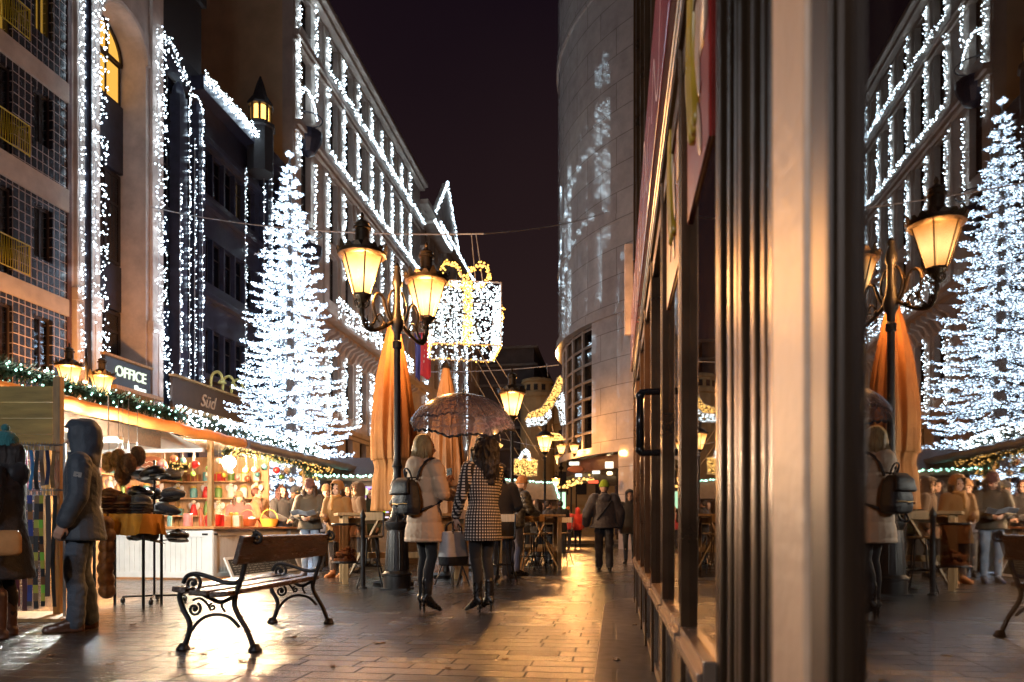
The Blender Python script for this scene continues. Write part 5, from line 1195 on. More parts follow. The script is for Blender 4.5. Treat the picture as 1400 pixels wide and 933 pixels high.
for i in range(26):
    y = .25+LS*1.15*(i % 13)/13+rnd.uniform(-.05,.05); x = (-.35,-1.15)[i//13]+rnd.uniform(-.15,.15); zz = 1.98+rnd.uniform(-.12,.1); cl = gp[(i*5) % 8][1]; rr_ = rnd.uniform(.05,.075)
    r = thing('bauble', f'{cl} bauble, {ORD[i % 13]} from the near end, {("street side","inner")[i//13]} row', 'bauble', C0+V(x,y,zz), 0, 'baubles hanging in the gift stall')
    MB().ball((0,0,0), rr_, 14, 10).build('ball', mat('bauble_'+cl, [c for c, n_ in gp if n_ == cl][0], .18, .4), r, smooth=True); MB().tube([(0,0,rr_*.95),(0,0,2.36-zz)], .003, 4).build('string', M['wire'], r)
# chalk board
a_ = onX(310, 722, C0.x+.2); c_ = onX(405, 722, C0.x+.2); mid = (a_+c_)/2; Lc = (c_-a_).length
r = thing('chalkboard', 'white framed chalkboard menu leaning against the gift stall counter', 'chalkboard', (C0.x+.3, mid.y, .01))
r.rotation_euler = (0, R(-24), 0)
b = MB(); h_ = .38; b.box(-.015,.015,-Lc/2,Lc/2,0,.045); b.box(-.015,.015,-Lc/2,Lc/2,h_-.045,h_)
b.box(-.015,.015,-Lc/2,-Lc/2+.07,.045,h_-.045); b.box(-.015,.015,Lc/2-.07,Lc/2,.045,h_-.045); b.build('frame', M['white_paint'], r, bevel=.003)
MB().box(-.006,.006,-Lc/2+.065,Lc/2-.065,.04,h_-.04).build('slate', mat('slate_board', (.03,.032,.03), .7), r)
b = MB()
for i in range(6):
    y = -Lc/2+.16; z = h_-.085-i*.043
    while y < Lc/2-.3:
        L_ = rnd.uniform(.05,.22); n_ = int(L_/.012); b.tube([(.008, y+L_*k/n_, z+rnd.uniform(-.009,.009)) for k in range(n_+1)], .0025, 4); y += L_+.05
b.build('chalk_writing', mat('chalk', (.5,.48,.44), .9), r)
# ---------------------------------------------------------------- shop signs on the left facades
def text(parent, s, loc, size, m_, name='lettering', shear=0, ext=.015):
    cu = bpy.data.curves.new(name, 'FONT'); cu.body = s; cu.size = size; cu.extrude = ext; cu.shear = shear; cu.align_x = 'CENTER'; cu.bevel_depth = .004
    t_ = bpy.data.objects.new('tmp', cu); TSC.collection.objects.link(t_); me = baked(t_); bpy.data.objects.remove(t_); bpy.data.curves.remove(cu); me.materials.clear(); me.materials.append(m_)
    o = bpy.data.objects.new(name, me); col.objects.link(o); o.parent = parent; o.location = loc; o.rotation_euler = (R(90),0,R(90)); return o
M['sign_black'] = mat('sign_board', (.02,.016,.014), .4)
y0, y1 = yX(143, -14.1), yX(206, -14.1); r = thing('shop_sign', 'black shop sign board with glowing white OFFICE lettering', 'sign', (-14.2, (y0+y1)/2, 4.85))
MB().box(0,.1,-(y1-y0)/2,(y1-y0)/2,0,.85).build('board', M['sign_black'], r, bevel=.01); MB().box(0,.16,-(y1-y0)/2-.05,(y1-y0)/2+.05,.85,.92).build('top_trim', M['wood'], r)
MB().box(0,.5,-(y1-y0)/2-.05,(y1-y0)/2+.05,-.12,-.01).build('ledge', M['wood'], r)
text(r, 'OFFICE', (.12, .08, .36), .43, emit('sign_white', (.85,1,.72), .3), shear=.05); text(r, 'Shoes', (.12, .5, .08), .22, emit('sign_small', (.8,.95,.85), .5))
y0, y1 = yX(236, -14.1), yX(345, -14.1); r = thing('shop_sign', 'dark brown shop sign board reading Süd in script', 'sign', (-14.2, (y0+y1)/2, 4.75))
Ls = y1-y0
MB().box(0,.1,-Ls/2,Ls/2,0,1.0).build('board', mat('brown_sign_board', (.05,.03,.02), .5), r, bevel=.01); MB().box(0,.2,-Ls/2-.05,Ls/2+.05,1.0,1.07).build('top_trim', M['wood'], r); MB().box(0,.6,-Ls/2-.05,Ls/2+.05,-.15,-.01).build('ledge', M['wood'], r)
text(r, 'Süd', (.12, yX(283,-14.1)-(y0+y1)/2, .3), .62, mat('script_gold', (.45,.28,.16), .4), shear=.35)
for px in (290, 306, 318):
    y = yX(px,-14.1)-(y0+y1)/2; b = MB(); b.tube(bez([(0.05,y,1.07),(.1,y,1.5),(.3,y,1.62),(.45,y,1.5),(.48,y,1.35)],5), .05, 6); b.lathe([(.05,1.36),(.14,1.25),(.15,1.2)], 12, (.48,y,0)); b.build('gooseneck_lamp', mat('pale_yellow_metal', (.5,.42,.12), .4), r, smooth='auto')
b = MB(onX(245,577,-13.6)); q = onX(238,578,-13.6); r = thing('small_sign', 'small orange lit box sign under the second light curtain', 'sign', q); MB().box(0,.3,-.3,.3,-.35,.35).build('lit_box', emit('orange_sign', (1,.32,.12), .4), r, bevel=.04); MB().box(-.5,0,-.04,.04,-.04,.04).build('bracket', M['iron'], r)
# ---------------------------------------------------------------- shop front beside the camera
XS = .24
shop = thing('glazed_shop', 'glazed shop front with dark metal frames, bronze column and pale stone pier beside the pavement', 'shop front', (XS, 4, 0))
OFF = Vector((XS,4,0))
M['frame_shop'] = mat('dark_bronze_frame', (.10,.055,.028), .3, .7, .3, 4)
M['bronze'] = mat('ribbed_bronze', (.06,.036,.02), .3, .85, .35, 2, .05, 8, stretch=(4,4,.4))
M['shop_glass'] = glassmat('shop_window_glass', (.78,.72,.66), .33, 0)
M['stone_pier'] = mat('pier_limestone', (.50,.31,.19), .45, 0, .1, 3, .15, 30)
ms = [yX(p, XS) for p in (941,913,896.5,886.5,880,873.5,869.5)]
for i, y in enumerate(ms):
    b = MB(OFF); w2 = .03; b.box(XS-.027, XS+.06, y-w2, y+w2, 0, 7.4); b.box(XS-.031, XS-.028, y-w2*.4, y+w2*.4, .6, 7.3); b.build('mullion', M['frame_shop'], shop, bevel=.004)
YA, YB = 1.80, ms[-1]
edges = [YA]+ms
for i in range(len(edges)-1):
    a, c = edges[i]+(.036 if i else .002), edges[i+1]-.036
    if c-a < .05: continue
    MB(OFF).box(XS, XS+.012, a, c, .535, 2.31).build('pane', M['shop_glass'], shop)
    MB(OFF).box(XS, XS+.012, a, c, 3.25, 7.3).build('pane', M['shop_glass'], shop)
    b = MB(OFF); b.box(XS-.03,XS+.07,a,c,.47,.53); b.box(XS-.045,XS-.03,a,c,.47,.5); b.build('sill', mat('shop_sill', (.3,.2,.14), .25, .6), shop, bevel=.003)
    b = MB(OFF); b.box(XS-.012,XS+.05,a,c,.02,.08); b.box(XS-.012,XS+.05,a,c,.40,.467); b.box(XS-.012,XS+.05,a,a+.05,.08,.4); b.box(XS-.012,XS+.05,c-.05,c,.08,.4); b.build('kick_frame', mat('kick_frame', (.2,.14,.1), .3, .5), shop)
    MB(OFF).box(XS+.005,XS+.03,a+.05,c-.05,.08,.4).build('kick_panel', M['frame_shop'], shop)
    b = MB(OFF); b.box(XS-.02,XS+.06,a,c,2.312,2.42); b.box(XS-.035,XS-.02,a,c,2.40,2.417); b.build('transom', M['frame_shop'], shop)
b = MB(OFF)
for z in (2.47,2.55): b.tube([(XS-.03,YA,z),(XS-.03,YB,z)], .008, 8)
b.build('chrome_rail', M['steel'], shop)
b = MB(OFF); b.box(XS-.06,XS+.05,YA,YB,2.6,3.2); sb = b.build('sign_band', mat('red_sign_band', (.36,.025,.04), .22, 0, .1, 2, coat=.5), shop, bevel=.006)
b = MB(OFF)
for k in range(5):
    y = 2.7+k*1.15; b.tube(bez([(XS-.063,y+.18*j,2.82+.18*math.sin(j*1.9+k)+.06*j*(k%2)) for j in range(6)],5), .012, 5)
b.v = [Vector((XS-.0612-OFF.x+(p.x-(XS-.063-OFF.x))*.08, p.y, p.z)) for p in b.v]; b.build('sign_script', mat('sign_script_white', (.7,.55,.55), .4), sb)
b = MB(OFF); b.box(XS+.0,XS+.08,YA,YB,2.42,2.599); b.box(XS,XS+.08,YA,YB,3.2,3.249); b.box(XS-.05,XS+.1,YA-.7,YB+.06,7.4,7.7); b.build('head_beam', M['frame_shop'], shop)
# bronze column, pier, near frame and pane
b = MB(OFF); b.box(XS+.04, XS+.3, 1.165, 1.795, 0, 7.4)
for k in range(7):
    y = 1.2+k*.094; b.lathe([(.044,0),(.044,7.38)], 16, (XS+(.052 if k % 3 else .045), y, .0))
b.box(XS+.0, XS+.05, 1.765, 1.797, 0, 7.4)
b.build('bronze_column', M['bronze'], shop, smooth='auto')
MB(OFF).box(XS-.003, XS+.3, .965, 1.158, 0, 7.4).build('stone_pier', M['stone_pier'], shop, bevel=.006)
MB(OFF).box(XS+.004, XS+.016, .90, .962, .02, 7.4).build('pane', M['shop_glass'], shop)
b = MB(OFF); b.box(XS-.012, XS+.08, .79, .90, 0, 7.4); b.box(XS-.02, XS-.0125, .8, .83, 0, 7.4); b.build('frame_post', mat('amber_bronze', (.035,.018,.008), .4, .3, .3, 3), shop, bevel=.004)
MB(OFF).box(XS, XS+.012, -2.5, .788, .02, 7.4).build('pane', M['shop_glass'], shop)
b = MB(OFF); b.box(XS+.05,4.2,8.86,8.98,0,7.4); b.box(4.1,4.2,-2.5,8.86,0,7.4); b.box(XS+.05,4.2,-2.6,-2.5,0,7.4); b.build('interior_wall', mat('shop_wall', (.05,.03,.02), .7), shop)
MB(OFF).box(XS+.05,4.1,-2.5,8.86,7.35,7.39).build('ceiling', mat('shop_ceiling', (.04,.03,.025), .7), shop)
MB(OFF).box(XS+.05,4.1,-2.5,8.86,.005,.02).build('interior_floor', mat('shop_floor', (.06,.035,.02), .3), shop)
b = MB(OFF); b.box(.12,.215,8.72,8.8,3.13,4.2); b.box(.215,XS+.05,8.74,8.78,3.4,3.5); b.box(.215,XS+.05,8.74,8.78,3.9,4.0); b.build('end_sign_box', mat('beige_panel', (.5,.36,.3), .4), shop, bevel=.008)
for k, yh in enumerate((3.66,)):
    b = MB(OFF); b.tube([(.125,yh,1.235),(.125,yh,1.50)], .02, 10); b.tube(bez([(.125,yh,1.50),(.13,yh,1.515),(.16,yh,1.52),(XS,yh,1.52)],4), .017, 8); b.tube(bez([(.125,yh,1.235),(.13,yh,1.222),(.16,yh,1.22),(XS,yh,1.22)],4), .017, 8); b.ball((.125,yh,1.50),.024,10,8); b.ball((.125,yh,1.235),.024,10,8); b.build('door_handle', mat('black_handle', (.015,.014,.014), .2, .3), shop, smooth=True)
# posters hanging just inside the glass
for k, (y0, y1, lb) in enumerate(((1.86,ms[0]-.06,'red food poster with yellow and cream shapes inside the nearest shop pane'),(ms[0]+.06,ms[1]-.06,'red food poster behind the second shop pane'))):
    L_ = y1-y0; r = thing('poster', lb, 'poster', (XS-.009, (y0+y1)/2, 1.82))
    MB().box(0,.008,-L_/2,L_/2,0,1.1 if k == 0 else .75).build('sheet', mat('poster_red', (.22,.016,.012), .3), r)
    b = MB(); yb_ = MB()
    for i in range(7):
        yy, zz = rnd.uniform(-L_*.42,L_*.42), rnd.uniform(.1,.8); b.ball((-.003, yy, zz), (.004, rnd.uniform(.03,.08), rnd.uniform(.06,.16)), 12, 8, M=Matrix.Rotation(rnd.uniform(-.6,.6),3,'X'))
    b.box(-.004,-.001,-L_*.48,-L_*.2,.3,1.05 if k == 0 else .7)
    for i in range(3): yb_.tube(bez([(-.004,-L_*.1+i*.05,.15),(-.004,.02+i*.05,.4),(-.004,-.03+i*.04,.65),(-.004,.03+i*.04,.72)],5), .016, 6)
    b.build('cream_shape', mat('poster_cream', (.36,.22,.15), .4), r, smooth=True); yb_.build('yellow_shape', mat('poster_yellow', (.35,.21,.015), .4), r, smooth=True)

for i, (x, y) in enumerate(((1.0,4.6),(1.15,6.6))):  # unseen lamps added inside to give the panes an amber glow
    r = thing('added_pendant', ('nearer','farther')[i]+' unseen pendant lamp added to turn the shop panes amber', 'lamp', (x,y,2.6))
    MB().lathe([(.02,.16),(.06,.14),(.13,0),(.12,-.005)], 16).build('shade', M['frame_shop'], r, smooth='auto'); MB().ball((0,0,.02), .05, 12, 8).build('bulb', emit('added_pendant_bulb', (1,.5,.15), 5), r, smooth=True); MB().tube([(0,0,.16),(0,0,4.75)], .006, 5).build('cord', M['iron'], r)
    point('added_pendant_light', (0,0,-.06), (1,.5,.16), 130, .06, r)
# ---------------------------------------------------------------- people
def skin_mat(n, c): return mat(n, c, .5, 0, .08, 12, .05, 60)
SK = skin_mat('skin', (.50,.30,.21))
def cloth(n, c, rough=.85, c2=None, bump=.25, bs=90, sheen=.2, var=.18): return mat(n, c, rough, 0, var, 5, bump, bs, .05, c2, sheen=sheen)
def hairmat(n, c): return mat(n, c, .45, 0, .45, 6, .5, 30, .1, stretch=(14,14,1.2))
M['hair_dark'] = hairmat('hair_dark', (.014,.009,.008)); M['hair_blonde'] = hairmat('hair_blonde', (.38,.24,.09)); M['hair_red'] = hairmat('hair_auburn', (.06,.016,.01)); M['hair_brown'] = hairmat('hair_brown', (.03,.015,.008))
EYE = mat('eye', (.02,.015,.012), .15)
D = dict(hipR=(.095,0,.93), hipL=(-.095,0,.93), kneeR=(.1,.025,.5), kneeL=(-.1,.025,.5), ankR=(.1,-.02,.085), ankL=(-.1,-.02,.085), toeR=(.115,.15,.03), toeL=(-.115,.15,.03),
    shR=(.185,-.005,1.415), shL=(-.185,-.005,1.415), elR=(.25,-.02,1.13), elL=(-.25,-.02,1.13), wrR=(.25,.07,.9), wrL=(-.25,.07,.9))
def hand_into(b, wr, fdir, pal, side, curl=.5, s=1):
    f = Vector(fdir).normalized(); p = Vector(pal); p = (p-f*p.dot(f)).normalized(); lat = f.cross(p)*side      # lat points to the thumb
    wr = Vector(wr); pc = wr+f*.05*s
    for o_ in (-.026,-.009,.009,.026): b.cap(wr+lat*o_*.6*s, wr+f*.088*s+lat*o_*s, .0155*s, .0135*s, 8)
    for o_, L_ in ((.027,.068),(.009,.077),(-.009,.072),(-.026,.055)):
        q = wr+f*.09*s+lat*o_*s; d = f
        for j, k_ in enumerate((.45,.32,.23)):
            a = curl*(.5+.5*j); d = (f*math.cos(a*(j+1)*.7)+p*math.sin(a*(j+1)*.7)).normalized(); e_ = q+d*L_*k_*s; b.cap(q, e_, (.0092-.001*j)*s, (.0085-.001*j)*s, 8); q = e_
    q = wr+f*.025*s+lat*.025*s; e_ = q+(f*.6+lat*.6+p*.35).normalized()*.042*s; b.cap(q, e_, .0125*s, .0105*s, 8); b.cap(e_, e_+(f*.85+p*.45+lat*.1).normalized()*.03*s, .0105*s, .0085*s, 8)
def person(label, loc, rz, Hh=1.72, pose=None, coat=None, legs=None, shoes=None, hair=None, hat=None, scarf=None, head=(0,0), vox=.011, curl=.5, hands=None, group=None, lean=0, skin=SK):
    s = Hh/1.75; J = {k: Vector(v) for k, v in D.items()}
    for k, v in (pose or {}).items(): J[k] = Vector(v)
    heel = (shoes or {}).get('heel', 0)
    r = thing('person', label, 'person', (loc[0], loc[1], 0), rz, group)
    def ln(p): p = Vector(p); return Vector((p.x, p.y+lean*max(0,p.z-.93)+.25*lean*abs(lean)*max(0,p.z-.93), p.z))
    up = Vector((0,0,heel))
    for k in J: J[k] = (ln(J[k]) + (up if not k.startswith(('toe',)) else Vector((0,-.02 if heel else 0,0))))*s
    for k in ('shR','shL','elR','elL','wrR','wrL'): pass
    T = lambda x,y,z: (ln((x,y,z))+up)*s
    piv = T(0,-.01,1.5)
    MH = Matrix.Translation(piv) @ Matrix.Rotation(head[0],4,'Z') @ Matrix.Rotation(head[1],4,'X') @ Matrix.Translation(-piv)
    h = lambda x,y,z: MH @ T(x,y,z)
    M3 = MH.to_3x3()
    b = MB()
    hb = lambda c, rr, k=10: b.ball(h(*c), tuple(q*s for q in rr), 14, 10, M=M3)
    hb((0,-.008,1.645),(.077,.098,.108)); hb((0,.022,1.585),(.062,.07,.078)); hb((0,.045,1.545),(.036,.04,.032)); hb((0,.075,1.66),(.05,.02,.02))
    b.cap(h(0,.09,1.635), h(0,.11,1.6), .009*s, .015*s, 8); hb((0,.088,1.57),(.026,.012,.01)); hb((-.04,.066,1.6),(.025,.025,.025)); hb((.04,.066,1.6),(.025,.025,.025))
    for k in (-1,1): b.cap(h(k*.076,-.005,1.65), h(k*.078,-.002,1.605), .014*s, .011*s, 8)
    b.cap(T(0,-.015,1.42), h(0,0,1.56), .056*s, .052*s)
    sec = [(1.47,.07,.06),(1.44,.13,.085),(1.39,.175,.1),(1.3,.17,.11),(1.1,.14,.1),(.98,.155,.11),(.88,.13,.1)]
    b.rings([[T(rx*math.cos(a), ry*math.sin(a), z) for a in [2*math.pi*j/16 for j in range(16)]] for z, rx, ry in sec])
    for sd in 'RL':
        sg = 1 if sd == 'R' else -1
        b.chain([J['sh'+sd], J['el'+sd], J['wr'+sd]], [.05*s,.04*s,.028*s])
        hd = (hands or {}).get(sd)
        fd = hd[0] if hd else (J['wr'+sd]-J['el'+sd]); pl = hd[1] if hd else (-sg,0.0,.001)
        hand_into(b, J['wr'+sd]+Vector(fd).normalized()*.012, fd, pl, -sg if hd is None else hd[2], curl, s)
        b.chain([J['hip'+sd], J['knee'+sd], J['ank'+sd]], [.062*s,.042*s,.028*s])
        if not shoes: b.chain([J['ank'+sd], (J['ank'+sd]+J['toe'+sd])/2 + Vector((0,0,-.015)), J['toe'+sd]], [.04*s,.036*s,.028*s])
    b.solid('body', skin, r, vox*.8, 2)
    e_ = MB()
    for k in (-1,1): e_.ball(h(k*.031,.078,1.637), .0125*s, 8, 6)
    e_.build('eyes', EYE, r, smooth=True)
    if legs:
        b = MB(); w_ = legs.get('w',1)
        b.rings([[T(rx*math.cos(a), ry*math.sin(a), z) for a in [2*math.pi*j/16 for j in range(16)]] for z, rx, ry in ((1.02,.155,.115),(.93,.17,.125),(.84,.15,.115))])
        for sd in 'RL':
            k0, k1, k2 = J['hip'+sd], J['knee'+sd], J['ank'+sd]; mid = (k1+k2)/2 + Vector((0,-.02*s,0))
            b.chain([k0, k0.lerp(k1,.5), k1, k1.lerp(k2,.35)+Vector((0,-.022*s,0)), k2+Vector((0,0,legs.get('cuff',0)))], [q*s*w_ for q in ((.092,.082,.064,.062,.05) if not legs.get('wide') else (.095,.088,.078,.074,.072))])
        fr = legs.get('fold',.006)
        b.solid('trousers', legs['m'], r, vox, 3, fn=lambda c,n: c+n*fr*(noise.noise(Vector((c.x*9,c.y*9,c.z*16)))+.6*noise.noise(c*30)))
    if shoes:
        for sd in 'RL':
            b = MB(); a, t_ = J['ank'+sd], J['toe'+sd]; sh = shoes.get('shaft',0)
            d = (t_-a); d.z = 0; d.normalize(); bk = a-d*.035*s
            if heel:
                b.chain([a+Vector((0,0,sh*s+.05)), a+Vector((0,0,.0)), a.lerp(t_,.55), t_+d*.03], [.052*s,.047*s,.038*s,.022*s]); b.cap(bk+Vector((0,0,-.015)), a-d*.01+Vector((0,0,.01)), .036*s, .042*s)
                b.cap((bk.x,bk.y,.008), (bk.x,bk.y,a.z-.03), .008, .02, 8); b.cap((bk.x,bk.y,a.z-.03), a.lerp(t_,.3)+Vector((0,0,-.03)), .02, .018, 8)
            else:
                z0 = .036; pt_ = [a+Vector((0,0,sh*s)), a, Vector((a.x,a.y,z0+.035))+d*.03, Vector((t_.x,t_.y,z0))-d*.03, Vector((t_.x,t_.y,z0-.004))+d*.035]
                b.chain(pt_, [(.062 if sh > .1 else .05)*s,.052*s,.048*s,.042*s,.03*s]); b.cap(Vector((bk.x,bk.y,z0+.01)), Vector((a.x,a.y,z0+.02)), .036*s, .04*s)
                b.cap((bk.x,bk.y,.018), Vector((t_.x,t_.y,.018))+d*.03, .036*s, .04*s)
                if shoes.get('sole'): pass
            def flat(c, n, zt=shoes.get('zmin',0)):
                c = c+n*.002*noise.noise(c*40); c.z = max(c.z, .003); return c
            b.solid('boot' if sh > .06 or heel else 'shoe', shoes['m'], r, vox*.7, 2, fn=flat)
    if coat:
        w_ = coat.get('w',1.0); hem = coat.get('hem',.85); hw_ = coat.get('hemw',.2); b = MB()
        sec = [(1.5,.075,.07),(1.475,.105,.085),(1.44,.155,.1),(1.4,.195,.115),(1.32,.205,.13),(1.2,.193,.13),(1.06,coat.get('waist',.18),.125),(.93,.2,.145)]
        sec = [q for q in sec if q[0] > hem+.04]+[(hem+.02,hw_,hw_*.74),(hem,hw_*.99,hw_*.73)]
        b.rings([[T(rx*w_*math.cos(a), ry*w_*math.sin(a)-.008, z) for a in [2*math.pi*j/20 for j in range(20)]] for z, rx, ry in sec])
        sl = coat.get('sleeve',.062)
        for sd in 'RL':
            k0, k1, k2 = J['sh'+sd], J['el'+sd], J['wr'+sd]; k2 = k2 + (k1-k2).normalized()*.012
            b.chain([k0, k0.lerp(k1,.5), k1, k1.lerp(k2,.5), k2], [sl*1.18*s*w_, sl*1.06*s*w_, sl*.98*s*w_, sl*.88*s*w_, sl*.76*s*w_])
        b.chain([T(0,-.01,1.46), T(0,0,1.52)], [.085*s*w_,.072*s])
        pf = coat.get('puff',0); fd = coat.get('fold',.007)
        def cf(c, n):
            d_ = Vector((c.x*13+c.z*5, c.y*13-c.z*6, c.z*19+c.x*6)); a = fd*(.6*noise.noise(c*7)+.7*(1-2.2*abs(noise.noise(d_)))*.5+.35*(1-2.2*abs(noise.noise(d_*2.1)))*.5)
            if pf: a += .012*(abs(math.sin((c.z+.012*noise.noise(c*6))*math.pi/pf))**.6-.6)
            return c+n*a
        co = b.solid('coat', coat['m'], r, vox, 3, fn=cf)
        if coat.get('hood'):
            b = MB()
            if coat['hood'] == 'up':
                hb2 = lambda c, rr: b.ball(h(*c), tuple(q*s for q in rr), 16, 12, M=M3)
                n_ = 18; rs = []
                for z, rx, ry, cy_ in ((1.39,.165,.125,-.02),(1.44,.145,.13,-.02),(1.5,.122,.128,-.02),(1.58,.118,.14,-.02),(1.66,.122,.15,-.015),(1.73,.115,.142,-.01),(1.785,.085,.105,-.01),(1.815,.03,.04,-.02)):
                    rs.append([h(rx*math.cos(a), cy_+ry*math.sin(a), z) for a in [2*math.pi*j/n_ for j in range(n_)]])
                b.rings(rs)
                ho = b.solid('hood', coat['m'], r, vox, 2, fn=lambda c,n: c+n*.008*noise.noise(c*14))
                # open the front of the hood round the face
                bm_ = bmesh.new(); bm_.from_mesh(ho.data); fc = h(0,.16,1.625); ax_ = M3 @ Vector((0,1,0)); 
                kill = [v for v in bm_.verts if (v.co-h(0,.04,1.62)).dot(ax_) > .02*s and abs((M3.inverted() @ (v.co-h(0,0,1.62))).x) < .068*s and -.1*s < (v.co-h(0,0,1.62)).z < .105*s]
                bmesh.ops.delete(bm_, geom=kill, context='VERTS'); bm_.to_mesh(ho.data); bm_.free()
                so = ho.modifiers.new('s','SOLIDIFY'); so.thickness = .012
                if coat.get('fur'):
                    b = MB()
                    for i in range(900):
                        a = rnd.uniform(0,6.28); p = h(.078*math.cos(a)*1.05, .075+rnd.uniform(-.015,.015), 1.625+.115*math.sin(a)); d = (M3 @ Vector((math.cos(a),.5*rnd.random(),math.sin(a)))).normalized()*rnd.uniform(.02,.05)*s + Vector((rnd.gauss(0,.01),rnd.gauss(0,.01),rnd.gauss(0,.01))); u = d.cross(Vector((.2,1,.3))).normalized()*.003; b.add([p-u,p+u,p+d],[(0,1,2)])
                    b.build('fur_trim', coat['fur'], r, fix=False)
            else:
                b.ball(T(0,-.125,1.435), (.135*s,.075*s,.1*s), 16, 12); b.chain([T(-.1,-.06,1.47),T(-.09,.03,1.46),T(-.03,.085,1.4)],[.045*s,.035*s,.025*s]); b.chain([T(.1,-.06,1.47),T(.09,.03,1.46),T(.03,.085,1.4)],[.045*s,.035*s,.025*s]); b.ball(T(0,-.11,1.37),(.09*s,.06*s,.07*s))
                b.solid('hood', coat['m'], r, vox, 3, fn=lambda c,n: c+n*.012*noise.noise(c*11))
    if scarf:
        b = MB(); b.tube([T(.085*math.cos(a), .01+.085*math.sin(a), 1.49+.012*math.sin(3*a)) for a in [2*math.pi*j/20 for j in range(20)]], .038*s, 10, closed=True); b.cap(T(.03,.1,1.46), T(.04,.13,1.25), .035*s, .03*s)
        b.solid('scarf', scarf, r, vox, 2, fn=lambda c,n: c+n*.008*noise.noise(c*25))
    if hair:
        b = MB(); hb3 = lambda c, rr: b.ball(h(*c), tuple(q*s for q in rr), 16, 12, M=M3)
        hb3((0,-.025,1.662),(.092,.102,.108)); st_ = hair['style']; vv = hair.get('vol',1)
        if st_ == 'bob': hb3((0,-.055,1.6),(.1,.08,.12)); hb3((.07,.0,1.6),(.032,.06,.11)); hb3((-.07,0,1.6),(.032,.06,.11)); hb3((0,-.07,1.54),(.085,.05,.09)); hb3((.05,.02,1.55),(.03,.035,.08)); hb3((-.05,.02,1.55),(.03,.035,.08))
        if st_ == 'long':
            for x, y, z0, z1, ra, rb in ((0,-.08,1.62,1.36,.1*vv,.075*vv),(.075,-.035,1.62,1.38,.06*vv,.05*vv),(-.075,-.035,1.62,1.38,.06*vv,.05*vv),(.085,.03,1.6,1.36,.035*vv,.032*vv),(-.085,.03,1.6,1.36,.035*vv,.032*vv),(0,-.09,1.5,1.28,.09*vv,.05*vv)): b.cap(h(x,y,z0), T(x*1.1,y*1.15,z1), ra*s, rb*s)
        hk = hair.get('curl',.006)
        ho = b.solid('hair', hair['m'], r, vox*.9, 2, fn=lambda c,n: c+n*(hk*noise.noise(Vector((c.x*38,c.y*38,c.z*(7 if hk < .01 else 22))))+.004*noise.noise(Vector((c.x*90,c.y*90,c.z*12)))))
        bm_ = bmesh.new(); bm_.from_mesh(ho.data); iv = MH.inverted()
        fl = []
        for v in bm_.verts:
            q = (iv @ v.co)/s - Vector((0,lean*.7,heel)); 
            if q.y > .045 and abs(q.x) < .062 and 1.4 < q.z < 1.71: fl.append(v)
        bmesh.ops.delete(bm_, geom=fl, context='VERTS'); bm_.to_mesh(ho.data); bm_.free()
        b = MB()                                      # loose strands
        if hair.get('strands',1) and vox < .015:
            zz = {'bob':1.46,'long':1.3,'short':1.6}.get(st_,1.5)
            for i in range(150):
                a = rnd.uniform(math.pi*.95, 2.05*math.pi); q0 = h(.088*math.cos(a),-.02+.1*math.sin(a),1.68); q2 = h((.1+.02*rnd.random())*vv*math.cos(a),-.03+(.1+.04*rnd.random())*math.sin(a)*vv,zz+rnd.uniform(-.03,.08)); q1 = h(.1*math.cos(a),-.02+.112*math.sin(a),1.6)
                if zz < 1.4: q1 = h(.108*vv*math.cos(a),-.03+.12*math.sin(a)*vv,1.52)
                b.tube(bez([q0,q1,q2],4), [.003]*5+[.002]*3+[.0008], 4)
            b.build('strands', hair['m'], ho, smooth=True)
    if hat:
        b = MB(); b.rings([[h(rx*math.cos(a), cy_+ry*math.sin(a), z) for a in [2*math.pi*j/20 for j in range(20)]] for z, rx, ry, cy_ in ((1.655,.095,.112,-.012),(1.66,.1,.118,-.012),(1.70,.1,.118,-.012),(1.705,.096,.113,-.012),(1.75,.088,.103,-.015),(1.79,.06,.07,-.02),(1.812,.02,.022,-.02))])
        b.solid('hat', hat['m'], r, vox*.8, 2, fn=lambda c,n: c+n*(.004*noise.noise(c*40)+.0025*math.sin(math.atan2(c.y-piv.y,c.x-piv.x)*34)))
        if hat.get('pom'): MB().ball(h(0,-.02,1.835), .035*s, 10, 8).build('pompom', hat['m'], r, smooth=True)
    return r, T, J, h
def ground_of(px, py): return G(px, py)
BOOT_BLACK = mat('black_leather', (.012,.011,.011), .28, 0, .3, 20, .1, 60); BOOT_BROWN = mat('brown_leather', (.085,.04,.024), .32, 0, .35, 14, .15, 50); SHOE_TAN = mat('tan_suede', (.30,.12,.04), .8)
BLACK_T = cloth('black_tights', (.010,.009,.010)); DENIM = cloth('denim', (.06,.085,.15), c2=(.04,.06,.11)); DARK_JEANS = cloth('dark_jeans', (.02,.024,.035)); GREY_T = cloth('charcoal_trousers', (.07,.09,.12)); LIGHT_JEANS = cloth('pale_denim', (.2,.25,.34))
